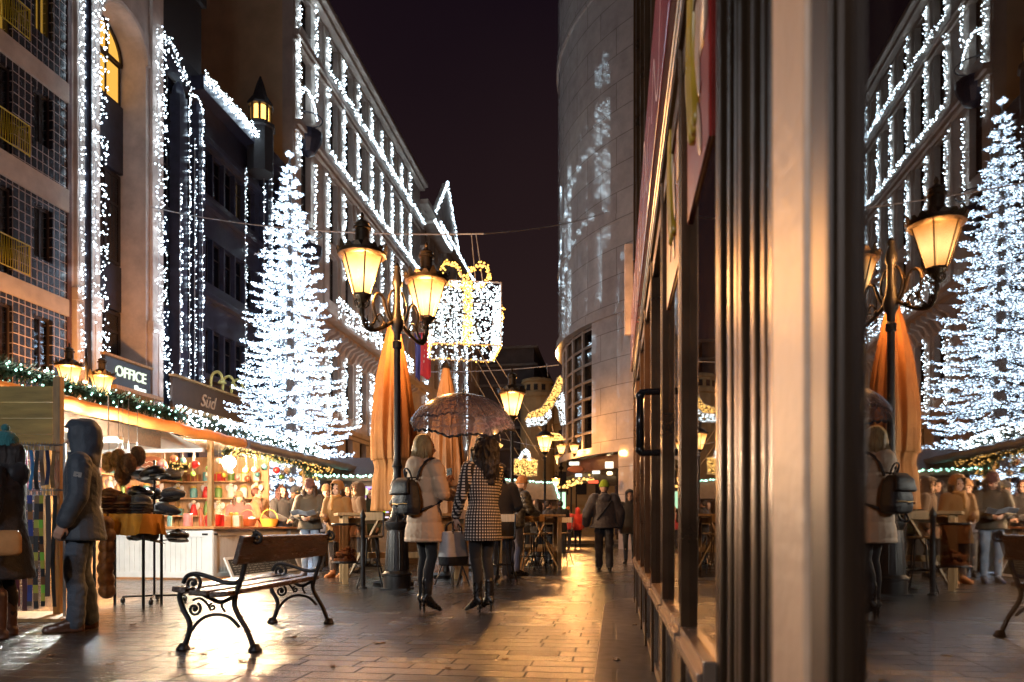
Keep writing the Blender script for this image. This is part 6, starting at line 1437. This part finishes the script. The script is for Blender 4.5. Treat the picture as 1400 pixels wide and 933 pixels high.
# --- woman with the black backpack (facing right and away)
w1 = G(581, 838)
BEIGE = cloth('beige_padded_coat', (.50,.325,.20), .7, var=.1, bump=.2, bs=40)
r1, T1, J1, h1 = person('woman with blonde bob in a beige padded coat and black heeled boots, under the umbrella', w1, R(-38), 1.70,
    dict(elR=(.27,.02,1.15), wrR=(.16,.27,1.13), elL=(-.25,.08,1.14), wrL=(-.1,.30,1.28), hipR=(.09,0,.93), kneeR=(.075,.03,.5), kneeL=(-.07,.05,.5), ankR=(.06,-.02,.085), ankL=(-.075,.03,.085), toeR=(.07,.13,.03), toeL=(-.08,.18,.03)),
    dict(m=BEIGE, hem=.66, hemw=.235, puff=.15, hood='down', sleeve=.068, waist=.195, w=1.04, fold=.008), dict(m=BLACK_T, w=.9, fold=.003), dict(m=BOOT_BLACK, heel=.075, shaft=.13), dict(style='bob', m=M['hair_blonde']), vox=.009, curl=.75,
    hands={'L': ((.25,.75,.5),(.9,0,-.4),1), 'R': ((-.5,.8,.15),(-.6,-.3,.7),-1)}, head=(R(-14),0))
# backpack: a thing of its own, worn by her
bp = thing('backpack', 'small black backpack with brass zip worn by the woman in beige', 'backpack', (w1.x,w1.y,0), R(-38))
LTH = mat('black_bag_leather', (.013,.012,.015), .58, 0, .3, 14, .3, 45, spec=.3)
b = MB(); rs = []
for z, rx, ry in ((.93,.13,.05),(.945,.165,.075),(1.0,.175,.09),(1.1,.165,.088),(1.22,.14,.075),(1.28,.11,.055),(1.29,.08,.03)):
    rs.append([T1(rx*(abs(math.cos(a))**.6)*math.copysign(1,math.cos(a)), -.235+ry*(abs(math.sin(a))**.6)*math.copysign(1,math.sin(a)), z) for a in [2*math.pi*j/28 for j in range(28)]])
b.rings(rs); b.solid('bag', LTH, bp, .008, 3, fn=lambda c,n: c+n*.006*noise.noise(c*12))
b = MB(); rs = []
for z, rx, y in ((1.135,.155,-.325),(1.15,.158,-.333),(1.25,.135,-.318),(1.30,.115,-.27),(1.305,.11,-.2)):
    rs.append([T1(rx*t_, y-.008*math.cos(t_*2), z) for t_ in [-1+2*i/10 for i in range(11)]])
b.rings(rs, False); o = b.build('flap', LTH, bp, smooth=True); so = o.modifiers.new('s','SOLIDIFY'); so.thickness = .012; so.offset = 0
BRASS = mat('brass', (.75,.45,.16), .25, 1)
MB().tube([T1(-.13+.026*i, -.338+.004*abs(i-5)*.8, 1.04+.004*math.sin(i)) for i in range(11)], .0045, 5).build('zip', BRASS, bp); b = MB(); b.ball(T1(-.1,-.342,1.03), .012, 8, 6); b.build('zip_pull', BRASS, bp)
MB().tube(bez([T1(-.05,-.2,1.29),T1(-.045,-.23,1.37),T1(0,-.24,1.40),T1(.045,-.23,1.37),T1(.05,-.2,1.29)],6), .009, 6).build('grab_handle', LTH, bp, smooth=True)
for k in (-1,1): MB().tube(bez([T1(k*.1,-.18,1.28),T1(k*.125,-.12,1.44),T1(k*.14,.0,1.505),T1(k*.145,.11,1.42),T1(k*.15,.15,1.25),T1(k*.2,.06,1.08),T1(k*.16,-.16,.98)],6), .014, 6).build('shoulder_strap', LTH, bp, smooth=True)
MB().tube(bez([T1(-.06,-.28,.94),T1(-.03,-.33,.87),T1(.02,-.3,.86),T1(.05,-.27,.93)],5), .01, 6).build('loose_strap', LTH, bp, smooth=True)
ph = thing('phone', 'dark mobile phone held up by the woman in beige', 'phone', Matrix.Translation(w1)@Matrix.Rotation(R(-38),4,'Z')@(J1['wrL']+Vector((.0,.10,.05))), R(-30)); MB().box(-.036,.036,-.004,.004,-.03,.11).build('case', BOOT_BLACK, ph, bevel=.003); MB().box(-.033,.033,.0042,.0052,-.026,.106).build('screen', emit('phone_screen', (.5,.6,.8), .5), ph)
# --- woman in the checked coat (facing left and away)
w2 = G(660, 838)
m_, t_, o_ = nt('checked_coat'); L = t_.links; tc_ = node(t_, 'TexCoord'); sx_ = node(t_, 'SeparateXYZ'); L.new(tc_.outputs['Object'], sx_.inputs[0])
at_ = node(t_, 'Math', operation='ARCTAN2'); L.new(sx_.outputs[1], at_.inputs[0]); L.new(sx_.outputs[0], at_.inputs[1])
def tri(src, mul):
    a = node(t_, 'Math', operation='MULTIPLY'); a.inputs[1].default_value = mul; L.new(src, a.inputs[0]); f = node(t_, 'Math', operation='FRACT'); L.new(a.outputs[0], f.inputs[0]); g = node(t_, 'Math', operation='GREATER_THAN'); g.inputs[1].default_value = .47; L.new(f.outputs[0], g.inputs[0]); return g.outputs[0]
ck = node(t_, 'Math', operation='MULTIPLY'); L.new(tri(at_.outputs[0], 6.4), ck.inputs[0]); L.new(tri(sx_.outputs[2], 34), ck.inputs[1])
mx_ = node(t_, 'Mix', data_type='RGBA'); mx_.inputs[6].default_value = (.016,.014,.015,1); mx_.inputs[7].default_value = (.62,.54,.47,1); L.new(ck.outputs[0], mx_.inputs[0])
b_ = node(t_, 'BsdfPrincipled', Roughness=.9); L.new(mx_.outputs[2], b_.inputs['Base Color']); L.new(b_.outputs[0], o_.inputs[0]); CHECK = m_
r2, T2, J2, h2 = person('woman with long dark curls in a black and white checked coat, holding the umbrella', w2, R(48), 1.71,
    dict(elL=(-.26,.02,1.13), wrL=(-.24,.14,.93), elR=(.24,.10,1.15), wrR=(.08,.29,1.22), kneeR=(.07,.03,.5), kneeL=(-.07,.035,.5), ankR=(.06,-.03,.085), ankL=(-.065,.0,.085), toeR=(.06,.14,.03), toeL=(-.07,.17,.03)),
    dict(m=CHECK, hem=.68, hemw=.215, sleeve=.062, waist=.165, w=1.0, fold=.006), dict(m=BLACK_T, w=.88, fold=.003), dict(m=BOOT_BLACK, heel=.06, shaft=.13), dict(style='long', m=M['hair_dark'], vol=1.18, curl=.02), vox=.009, curl=1.2,
    hands={'L': ((0,.15,-1),(.6,0,0),1), 'R': ((-.2,.5,.8),(-.8,.2,0),-1)}, head=(R(10),0))
W2 = Matrix.Translation(w2) @ Matrix.Rotation(R(48),4,'Z')
hg = thing('handbag', 'grey tote handbag with black base carried by the woman in the checked coat', 'handbag', W2 @ Vector((J2['wrL'].x-.005, J2['wrL'].y+.03, 0)), R(62))
GREYB = mat('grey_bag_leather', (.40,.37,.36), .5, 0, .15, 10, .2, 60)
def bagsec(lst): return [[(rx*(abs(math.cos(a))**.4)*math.copysign(1,math.cos(a)), ry*(abs(math.sin(a))**.5)*math.copysign(1,math.sin(a)), z) for a in [2*math.pi*j/28 for j in range(28)]] for z, rx, ry in lst]
MB().rings(bagsec([(.475,.15,.07),(.49,.165,.08),(.565,.17,.083)])).build('base', LTH, hg, smooth='auto')
MB().rings(bagsec([(.566,.17,.083),(.7,.155,.07),(.81,.14,.05),(.815,.12,.035)])).build('bag', GREYB, hg, smooth='auto')
for k in (-1,1): MB().tube(bez([(-.07,k*.045,.78),(-.06,k*.045,.86),(-.03,k*.012,.905),(.03,k*.012,.905),(.06,k*.045,.86),(.07,k*.045,.78)],6), .009, 6).build('strap', LTH, hg, smooth=True)
# --- clear lace umbrella
um = P(632, 581, 7.05); uz = um.z
umb = thing('umbrella', 'open clear dome umbrella with dark lace print held over the two women', 'umbrella', (um.x,um.y,0), R(20))
m_, t_, o_ = nt('lace_film'); L = t_.links; tc_ = node(t_, 'TexCoord'); n1 = node(t_, 'TexNoise', Scale=26, Detail=5, Roughness=.7); v1 = node(t_, 'TexVoronoi', Scale=13); v1.feature = 'DISTANCE_TO_EDGE'
L.new(tc_.outputs['Object'], n1.inputs['Vector']); L.new(tc_.outputs['Object'], v1.inputs['Vector'])
rp_ = node(t_, 'ValToRGB'); rp_.color_ramp.elements[0].position = .42; rp_.color_ramp.elements[0].color = (.35,.35,.35,1); rp_.color_ramp.elements[1].position = .58; rp_.color_ramp.elements[1].color = (.95,.95,.95,1); L.new(n1.outputs[0], rp_.inputs[0])
r3 = node(t_, 'ValToRGB'); r3.color_ramp.elements[0].position = .03; r3.color_ramp.elements[0].color = (1,1,1,1); r3.color_ramp.elements[1].position = .1; r3.color_ramp.elements[1].color = (.5,.5,.5,1); L.new(v1.outputs[0], r3.inputs[0])
mu = node(t_, 'Math', operation='MULTIPLY'); L.new(rp_.outputs[0], mu.inputs[0]); L.new(r3.outputs[0], mu.inputs[1]); ad = node(t_, 'Math', operation='ADD'); ad.inputs[1].default_value = .18; ad.use_clamp = True; L.new(mu.outputs[0], ad.inputs[0])
pb = node(t_, 'BsdfPrincipled', Roughness=.25); pb.inputs['Base Color'].default_value = (.17,.12,.12,1); tr_ = node(t_, 'BsdfTransparent', Color=(.8,.74,.72,1)); tl = node(t_, 'BsdfTranslucent', Color=(.32,.24,.24,1)); a2 = node(t_, 'MixShader'); a2.inputs[0].default_value = .35; L.new(pb.outputs[0], a2.inputs[1]); L.new(tl.outputs[0], a2.inputs[2])
gl_ = node(t_, 'BsdfGlossy', Roughness=.12); mg = node(t_, 'MixShader'); mg.inputs[0].default_value = .07; mxx = node(t_, 'MixShader'); L.new(ad.outputs[0], mxx.inputs[0]); L.new(tr_.outputs[0], mxx.inputs[1]); L.new(a2.outputs[0], mxx.inputs[2]); L.new(mxx.outputs[0], mg.inputs[1]); L.new(gl_.outputs[0], mg.inputs[2]); L.new(mg.outputs[0], o_.inputs[0])
tilt = Matrix.Rotation(R(-20),3,'Z') @ Matrix.Rotation(R(6),3,'Y') @ Matrix.Rotation(R(19),3,'X'); NS = 8; RU = .515; HU = .30
def dome(a, t__):                        # t from 0 (top) to 1 (rim); panels sag between ribs
    k_ = abs(math.sin(a*NS/2)); ph_ = t__*1.25
    rr_ = RU*math.sin(ph_)/math.sin(1.25); z = HU*(math.cos(ph_)-math.cos(1.25))/(1-math.cos(1.25))
    rr_ *= 1-.045*k_*t__; z += .03*k_*t__*t__ + (.006*math.sin(a*40) if t__ > .99 else 0)
    return tilt @ Vector((rr_*math.cos(a), rr_*math.sin(a), z)) + Vector((0,0,uz))
b = MB(); n_, m2 = 96, 14
vs = [dome(2*math.pi*i/n_, max(.02,j/m2)) for j in range(m2+1) for i in range(n_)]
b.add(vs, [(j*n_+i, j*n_+(i+1)%n_, (j+1)*n_+(i+1)%n_, (j+1)*n_+i) for j in range(m2) for i in range(n_)])
b.build('canopy', m_, umb, smooth=True)
b = MB(); vs = []
for i in range(n_*2):
    a = 2*math.pi*i/(n_*2); p = dome(a, 1.0); vs += [p, p+Vector((.012*math.cos(a*50)*math.cos(a),.012*math.cos(a*50)*math.sin(a),-.022-.006*math.sin(a*44)))]
k_ = n_*2; b.add(vs, [(2*i, 2*((i+1)%k_), 2*((i+1)%k_)+1, 2*i+1) for i in range(k_)]); b.build('frill', M['black_cloth'], umb, fix=False)
for k in range(NS):
    a = 2*math.pi*k/NS; MB().tube([dome(a, .02+.98*i/10)*1.0+Vector((0,0,-.004)) for i in range(11)]+[dome(a,1.0)+tilt@Vector((.012*math.cos(a),.012*math.sin(a),-.006))], .0035, 5).build('rib', M['iron'], umb)
topp = dome(0,.02)
hnd = umb.matrix_basis.inverted() @ (W2 @ (J2['wrR']+Vector((0,.03,.07))))
ax_u = tilt @ Vector((0,0,1)); tc0 = Vector((0,0,uz)) + ax_u*HU
b = MB(); b.tube([hnd+(hnd-tc0).normalized()*.12, hnd, tc0], .006, 8); b.build('shaft', M['steel'], umb); b = MB(); b.tube([tc0, tc0+ax_u*.1], [.008,.004], 8); b.build('tip', M['iron'], umb); b = MB(); d_ = (hnd-tc0).normalized(); b.tube([hnd-d_*.06, hnd+d_*.13], .013, 8); b.build('handle', M['iron'], umb)
# --- man in a hood at the left
w3 = G(112, 862); NAVY = cloth('black_blue_parka', (.04,.055,.075), .6)
r3_, T3, J3, h3 = person('tall man in a dark hooded parka and grey trousers beside the belt rack', w3, R(122), 1.70, dict(elR=(.25,.03,1.14), wrR=(.235,.10,.93), elL=(-.25,.0,1.14), wrL=(-.24,.1,.92), ankR=(.1,-.05,.085), toeR=(.11,.12,.03), ankL=(-.07,.04,.085), toeL=(-.08,.21,.03), kneeL=(-.08,.05,.5)),
    dict(m=NAVY, hem=.77, hemw=.225, hood='up', sleeve=.076, w=1.08, fold=.0085, waist=.2), dict(m=GREY_T, wide=1, fold=.009), dict(m=BOOT_BROWN), vox=.009, curl=.7, head=(R(6),0))
b = MB(); b.box(-.028,.028,-.004,.004,-.02,.02); o = b.build('sleeve_badge', mat('badge', (.3,.29,.27), .7), r3_); o.location = J3['shL'].lerp(J3['elL'],.42)+Vector((-.082,.0,.012)); o.rotation_euler = (0,R(-10),R(90))
# --- woman cut by the left edge
w4 = G(4, 872)
person('woman in a long black coat with tall brown boots at the left edge', w4, R(108), 1.55, dict(ankR=(.13,0,.085), toeR=(.16,.16,.03), ankL=(-.12,-.03,.085), toeL=(-.14,.13,.03), kneeR=(.12,.02,.5), elR=(.26,.06,1.14), wrR=(.12,.26,1.05)),
    dict(m=cloth('black_down_coat', (.010,.010,.014), .6), hem=.52, hemw=.27, sleeve=.075, w=1.14, fold=.012, hood='down'), dict(m=BLACK_T, w=.9), dict(m=BOOT_BROWN, shaft=.3), dict(style='long', m=M['hair_dark']), dict(m=cloth('teal_knit', (.03,.16,.17), .9, bump=.6, bs=60), pom=1), vox=.011)
q = P(-4, 742, 5.3); hb_ = thing('shoulder_bag', 'tan shoulder bag of the woman at the left edge', 'bag', q, R(50)); MB().rings(bagsec([(-.1,.12,.045),(-.08,.15,.06),(.04,.15,.055),(.09,.13,.03)])).solid('bag', mat('tan_leather', (.42,.24,.1), .5, 0, .2, 8, .2, 40), hb_, .012, 2); MB().tube(bez([(-.12,0,.07),(-.1,.0,.2),(.0,.08,.45)],6), .01, 6).build('strap', BOOT_BROWN, hb_)
# --- man in the dark coat and companion behind the checked coat
person('man in a long dark coat and dark beanie, seen from behind at the high table', G(685, 792), R(-12), 1.86, dict(elR=(.27,.04,1.15), wrR=(.16,.26,1.1), elL=(-.26,.05,1.15), wrL=(-.12,.28,1.1)), dict(m=cloth('near_black_coat', (.020,.016,.016)), hem=.62, hemw=.22, sleeve=.07, w=1.1), dict(m=DARK_JEANS, wide=1), dict(m=mat('pale_shoes',(.2,.17,.15),.5)), dict(style='short', m=M['hair_dark']), dict(m=cloth('dark_beanie', (.03,.026,.028), .9, bump=.5)), vox=.013)
person('person in a black puffer jacket with an ochre hat leaning on the high table', G(704, 787), R(-50), 1.74, dict(elR=(.27,.1,1.18), wrR=(.15,.33,1.12), elL=(-.24,.14,1.16), wrL=(-.08,.34,1.14)), dict(m=cloth('black_puffer', (.014,.012,.014), .4), hem=.86, hemw=.21, puff=.085, sleeve=.078, w=1.12, fold=.008), dict(m=cloth('blue_jeans', (.03,.035,.08)), w=1.05), dict(m=BOOT_BLACK), None, dict(m=cloth('ochre_knit', (.30,.13,.04), .9, bump=.5)), vox=.013, lean=.2)
# --- man with the green hat
r6, T6, J6, h6 = person('person in a green knit hat and dark hooded jacket walking away beside the shop', G(826, 780), R(4), 1.76, dict(kneeR=(.1,.02,.5), ankR=(.1,-.1,.11), toeR=(.11,.06,.03), kneeL=(-.1,.10,.53), ankL=(-.09,.16,.10), toeL=(-.1,.32,.04), elL=(-.33,-.06,1.15), wrL=(-.36,.05,.93), elR=(.31,-.02,1.14), wrR=(.31,.06,.9)),
    dict(m=cloth('patterned_dark_jacket', (.05,.04,.042), .6, c2=(.018,.014,.016), var=.3), hem=.84, hemw=.235, sleeve=.085, w=1.25, hood='down', fold=.013), dict(m=cloth('dark_trousers', (.022,.02,.026)), wide=1, w=1.08, fold=.012), dict(m=BOOT_BLACK), None, dict(m=cloth('lime_knit', (.30,.42,.02), .9, bump=.6, bs=60)), vox=.012)
b = MB(); b.tube(bez([T6(-.15,-.155,1.0),T6(0,-.19,1.2),T6(.14,-.14,1.38)],6), .016, 6); b.build('chest_strap', M['black_cloth'], r6)
person('dark hooded person half hidden behind the shop end', P(861,722,17.5), R(175), 1.72, {}, dict(m=cloth('black_parka', (.012,.011,.013)), hem=.72, hemw=.22, hood='up', sleeve=.075, w=1.1), dict(m=DARK_JEANS), dict(m=BOOT_BLACK), vox=.018)
# --- group by the tables
r7, T7, J7, h7 = person('young person in an olive jacket and torn jeans reading a map', G(424, 788), R(190), 1.68, dict(elR=(.25,.1,1.14), wrR=(.09,.3,1.08), elL=(-.25,.1,1.14), wrL=(-.09,.3,1.07)), dict(m=cloth('olive_jacket', (.045,.032,.016), .7), hem=.86, hemw=.21, sleeve=.072, w=1.1), dict(m=LIGHT_JEANS, w=1.0, fold=.01), dict(m=cloth('navy_sock', (.02,.03,.08))), dict(style='long', m=M['hair_brown']), dict(m=cloth('maroon_beanie', (.09,.035,.03), .9)), head=(0,R(-22)), vox=.013)
mp = thing('map', 'unfolded pale map held by the person in the olive jacket', 'map', Matrix.Translation(G(424,788))@Matrix.Rotation(R(190),4,'Z')@(J7['wrR'].lerp(J7['wrL'],.5)+Vector((0,.13,.03))), R(190))
b = MB(); b.add([(-.2,-.02,.02),(-.07,.0,-.01),(.07,-.01,.02),(.2,0,0),(-.2,.15,.1),(-.07,.17,.06),(.07,.16,.1),(.2,.17,.07)],[(0,1,5,4),(1,2,6,5),(2,3,7,6)]); o = b.build('sheet', mat('map_paper', (.6,.62,.66), .6, 0, .3, 30, c2=(.3,.4,.55)), mp); so = o.modifiers.new('s','SOLIDIFY'); so.thickness = .003
person('woman in a mustard hooded coat and tan boots looking toward the bench', G(461, 790), R(172), 1.62, dict(elR=(.24,.05,1.14), wrR=(.13,.24,1.05)), dict(m=cloth('mustard_coat', (.17,.075,.012), .8), hem=.66, hemw=.23, hood='up', sleeve=.07, w=1.1), dict(m=cloth('brown_leggings', (.05,.03,.02)), w=.95), dict(m=SHOE_TAN, shaft=.08), dict(style='long', m=M['hair_brown']), None, scarf=cloth('ochre_scarf', (.3,.14,.03), .9, bump=.6), vox=.013)
person('woman with long auburn hair in a black jacket and pale skirt by the gift stall', G(386, 780), R(232), 1.68, dict(elR=(.25,.1,1.14), wrR=(.06,.26,1.05), elL=(-.25,.08,1.14), wrL=(-.06,.26,1.04)), dict(m=cloth('black_short_jacket', (.016,.013,.014)), hem=.92, hemw=.2, sleeve=.072, w=1.08), dict(m=LIGHT_JEANS), dict(m=BOOT_BLACK), dict(style='long', m=M['hair_red'], vol=1.12, curl=.014), vox=.013)
person('person in a brown coat with a pale fur trimmed hood behind the high table', P(489,722,14.0), R(128), 1.68, {}, dict(m=cloth('brown_coat', (.05,.026,.012)), hem=.7, hemw=.22, hood='up', fur=mat('pale_fur', (.6,.42,.24), .9), sleeve=.075, w=1.1), dict(m=DARK_JEANS), dict(m=BOOT_BLACK), vox=.014)
person('person in navy with brown cap half hidden between map reader and mustard coat', P(446,722,14.4), R(200), 1.66, {}, dict(m=cloth('navy_coat', (.02,.025,.05)), hem=.8, sleeve=.07, w=1.05), dict(m=DARK_JEANS), dict(m=BOOT_BLACK), dict(style='short', m=M['hair_brown']), dict(m=cloth('brown_knit', (.2,.1,.04), .9)), vox=.018)
person('stall keeper in a red hat smiling behind the gift counter', P(346,722,14.6)+Vector((-.3,0,0)), R(215), 1.55, dict(elR=(.25,.1,1.14), wrR=(.1,.28,1.05)), dict(m=cloth('wine_coat', (.16,.03,.03)), hem=.85, sleeve=.07, w=1.05), dict(m=DARK_JEANS), dict(m=BOOT_BLACK), dict(style='long', m=M['hair_brown']), dict(m=cloth('red_knit', (.5,.07,.03), .9)), vox=.015)
person('stall keeper with short reddish hair in a rust top facing the street', P(364,722,14.9)+Vector((-.2,0,0)), R(-75), 1.66, dict(elR=(.25,.1,1.14), wrR=(.1,.28,1.05)), dict(m=cloth('rust_top', (.26,.08,.03)), hem=.88, sleeve=.065, w=1.0), dict(m=DARK_JEANS), dict(m=BOOT_BLACK), dict(style='short', m=M['hair_red']), vox=.015)
for px, Z, rz, H_, lb, c, ht in ((403,15.8,150,1.7,'person in a black coat and grey hat behind the auburn haired woman',(.018,.016,.018),(.09,.09,.1)),(474,15.6,230,1.75,'tall person in a navy coat behind the mustard hooded woman',(.02,.024,.045),None),(436,16.4,20,1.66,'person in a dark red coat with back turned behind the map reader',(.09,.015,.015),(.03,.03,.03)),(508,16.4,160,1.72,'person in a dark green coat before the small kiosk',(.02,.035,.022),None)):
    person(lb, P(px,722,Z), R(rz), H_, {}, dict(m=cloth('crowd_coat', c), hem=.74, hemw=.22, sleeve=.075, w=1.08), dict(m=DARK_JEANS), dict(m=BOOT_BLACK), dict(style=('long','short')[px % 2], m=M['hair_dark']), dict(m=cloth('crowd_hat', ht, .9)) if ht else None, vox=.018)
# --- far people
RED = cloth('red_jacket', (.42,.035,.03), .6)
person('person in a red jacket and pale scarf walking far down the street', P(776,722,31), R(170), 1.7, {}, dict(m=RED, hem=.8, sleeve=.075, w=1.1), dict(m=DARK_JEANS), dict(m=BOOT_BLACK), dict(style='short', m=M['hair_brown']), dict(m=cloth('orange_knit', (.35,.12,.03))), scarf=cloth('pale_scarf', (.5,.4,.3)), vox=.022)
person('person in a bright red hooded jacket walking away far down the street', P(790,722,31.5), R(5), 1.68, dict(kneeL=(-.1,.1,.52), ankL=(-.1,.12,.1), toeL=(-.1,.26,.04)), dict(m=cloth('bright_red_jacket', (.55,.03,.025), .5), hem=.78, hood='up', sleeve=.078, w=1.1), dict(m=DARK_JEANS), dict(m=BOOT_BLACK), vox=.022)
for px, Z, rz, lb, c in ((733,16.6,100,'person in a dark coat sitting low at the further high table, nearest the puffer jacket',(.02,.016,.016)),(750,17.6,-60,'dark dressed person at the right end of the further high table',(.025,.02,.022)),(742,18.6,175,'person in a brown coat at the back of the further high table',(.07,.04,.025)),(766,22,10,'dark silhouetted person standing beyond the further high table',(.02,.017,.018)),(716,19.5,200,'person in a black coat at the left end of the further high table',(.018,.015,.016))):
    person(lb, P(px,722,Z), R(rz), 1.5 if Z < 19 else 1.66, dict(elR=(.25,.12,1.14), wrR=(.1,.3,1.1), elL=(-.25,.12,1.14), wrL=(-.1,.3,1.1)), dict(m=cloth('far_coat', c), hem=.75, sleeve=.075, w=1.1), dict(m=DARK_JEANS), dict(m=BOOT_BLACK), dict(style=('short','long')[px % 2], m=M['hair_brown']), vox=.022)
bpy.data.scenes.remove(TSC)
# ---------------------------------------------------------------- render settings
sc.view_settings.view_transform = 'Standard'; sc.view_settings.look = 'None'; sc.view_settings.exposure = 2.3; sc.view_settings.gamma = 1
c = sc.cycles
c.use_denoising = True
try: c.denoiser = 'OPENIMAGEDENOISE'; c.denoising_input_passes = 'RGB_ALBEDO_NORMAL'; c.denoising_prefilter = 'ACCURATE'
except Exception: pass
c.sample_clamp_indirect = 3; c.sample_clamp_direct = 0; c.max_bounces = 7; c.diffuse_bounces = 3; c.glossy_bounces = 4; c.transparent_max_bounces = 16
c.caustics_reflective = False; c.caustics_refractive = False; c.use_light_tree = True; c.blur_glossy = .4
c.use_adaptive_sampling = True; c.adaptive_threshold = .012
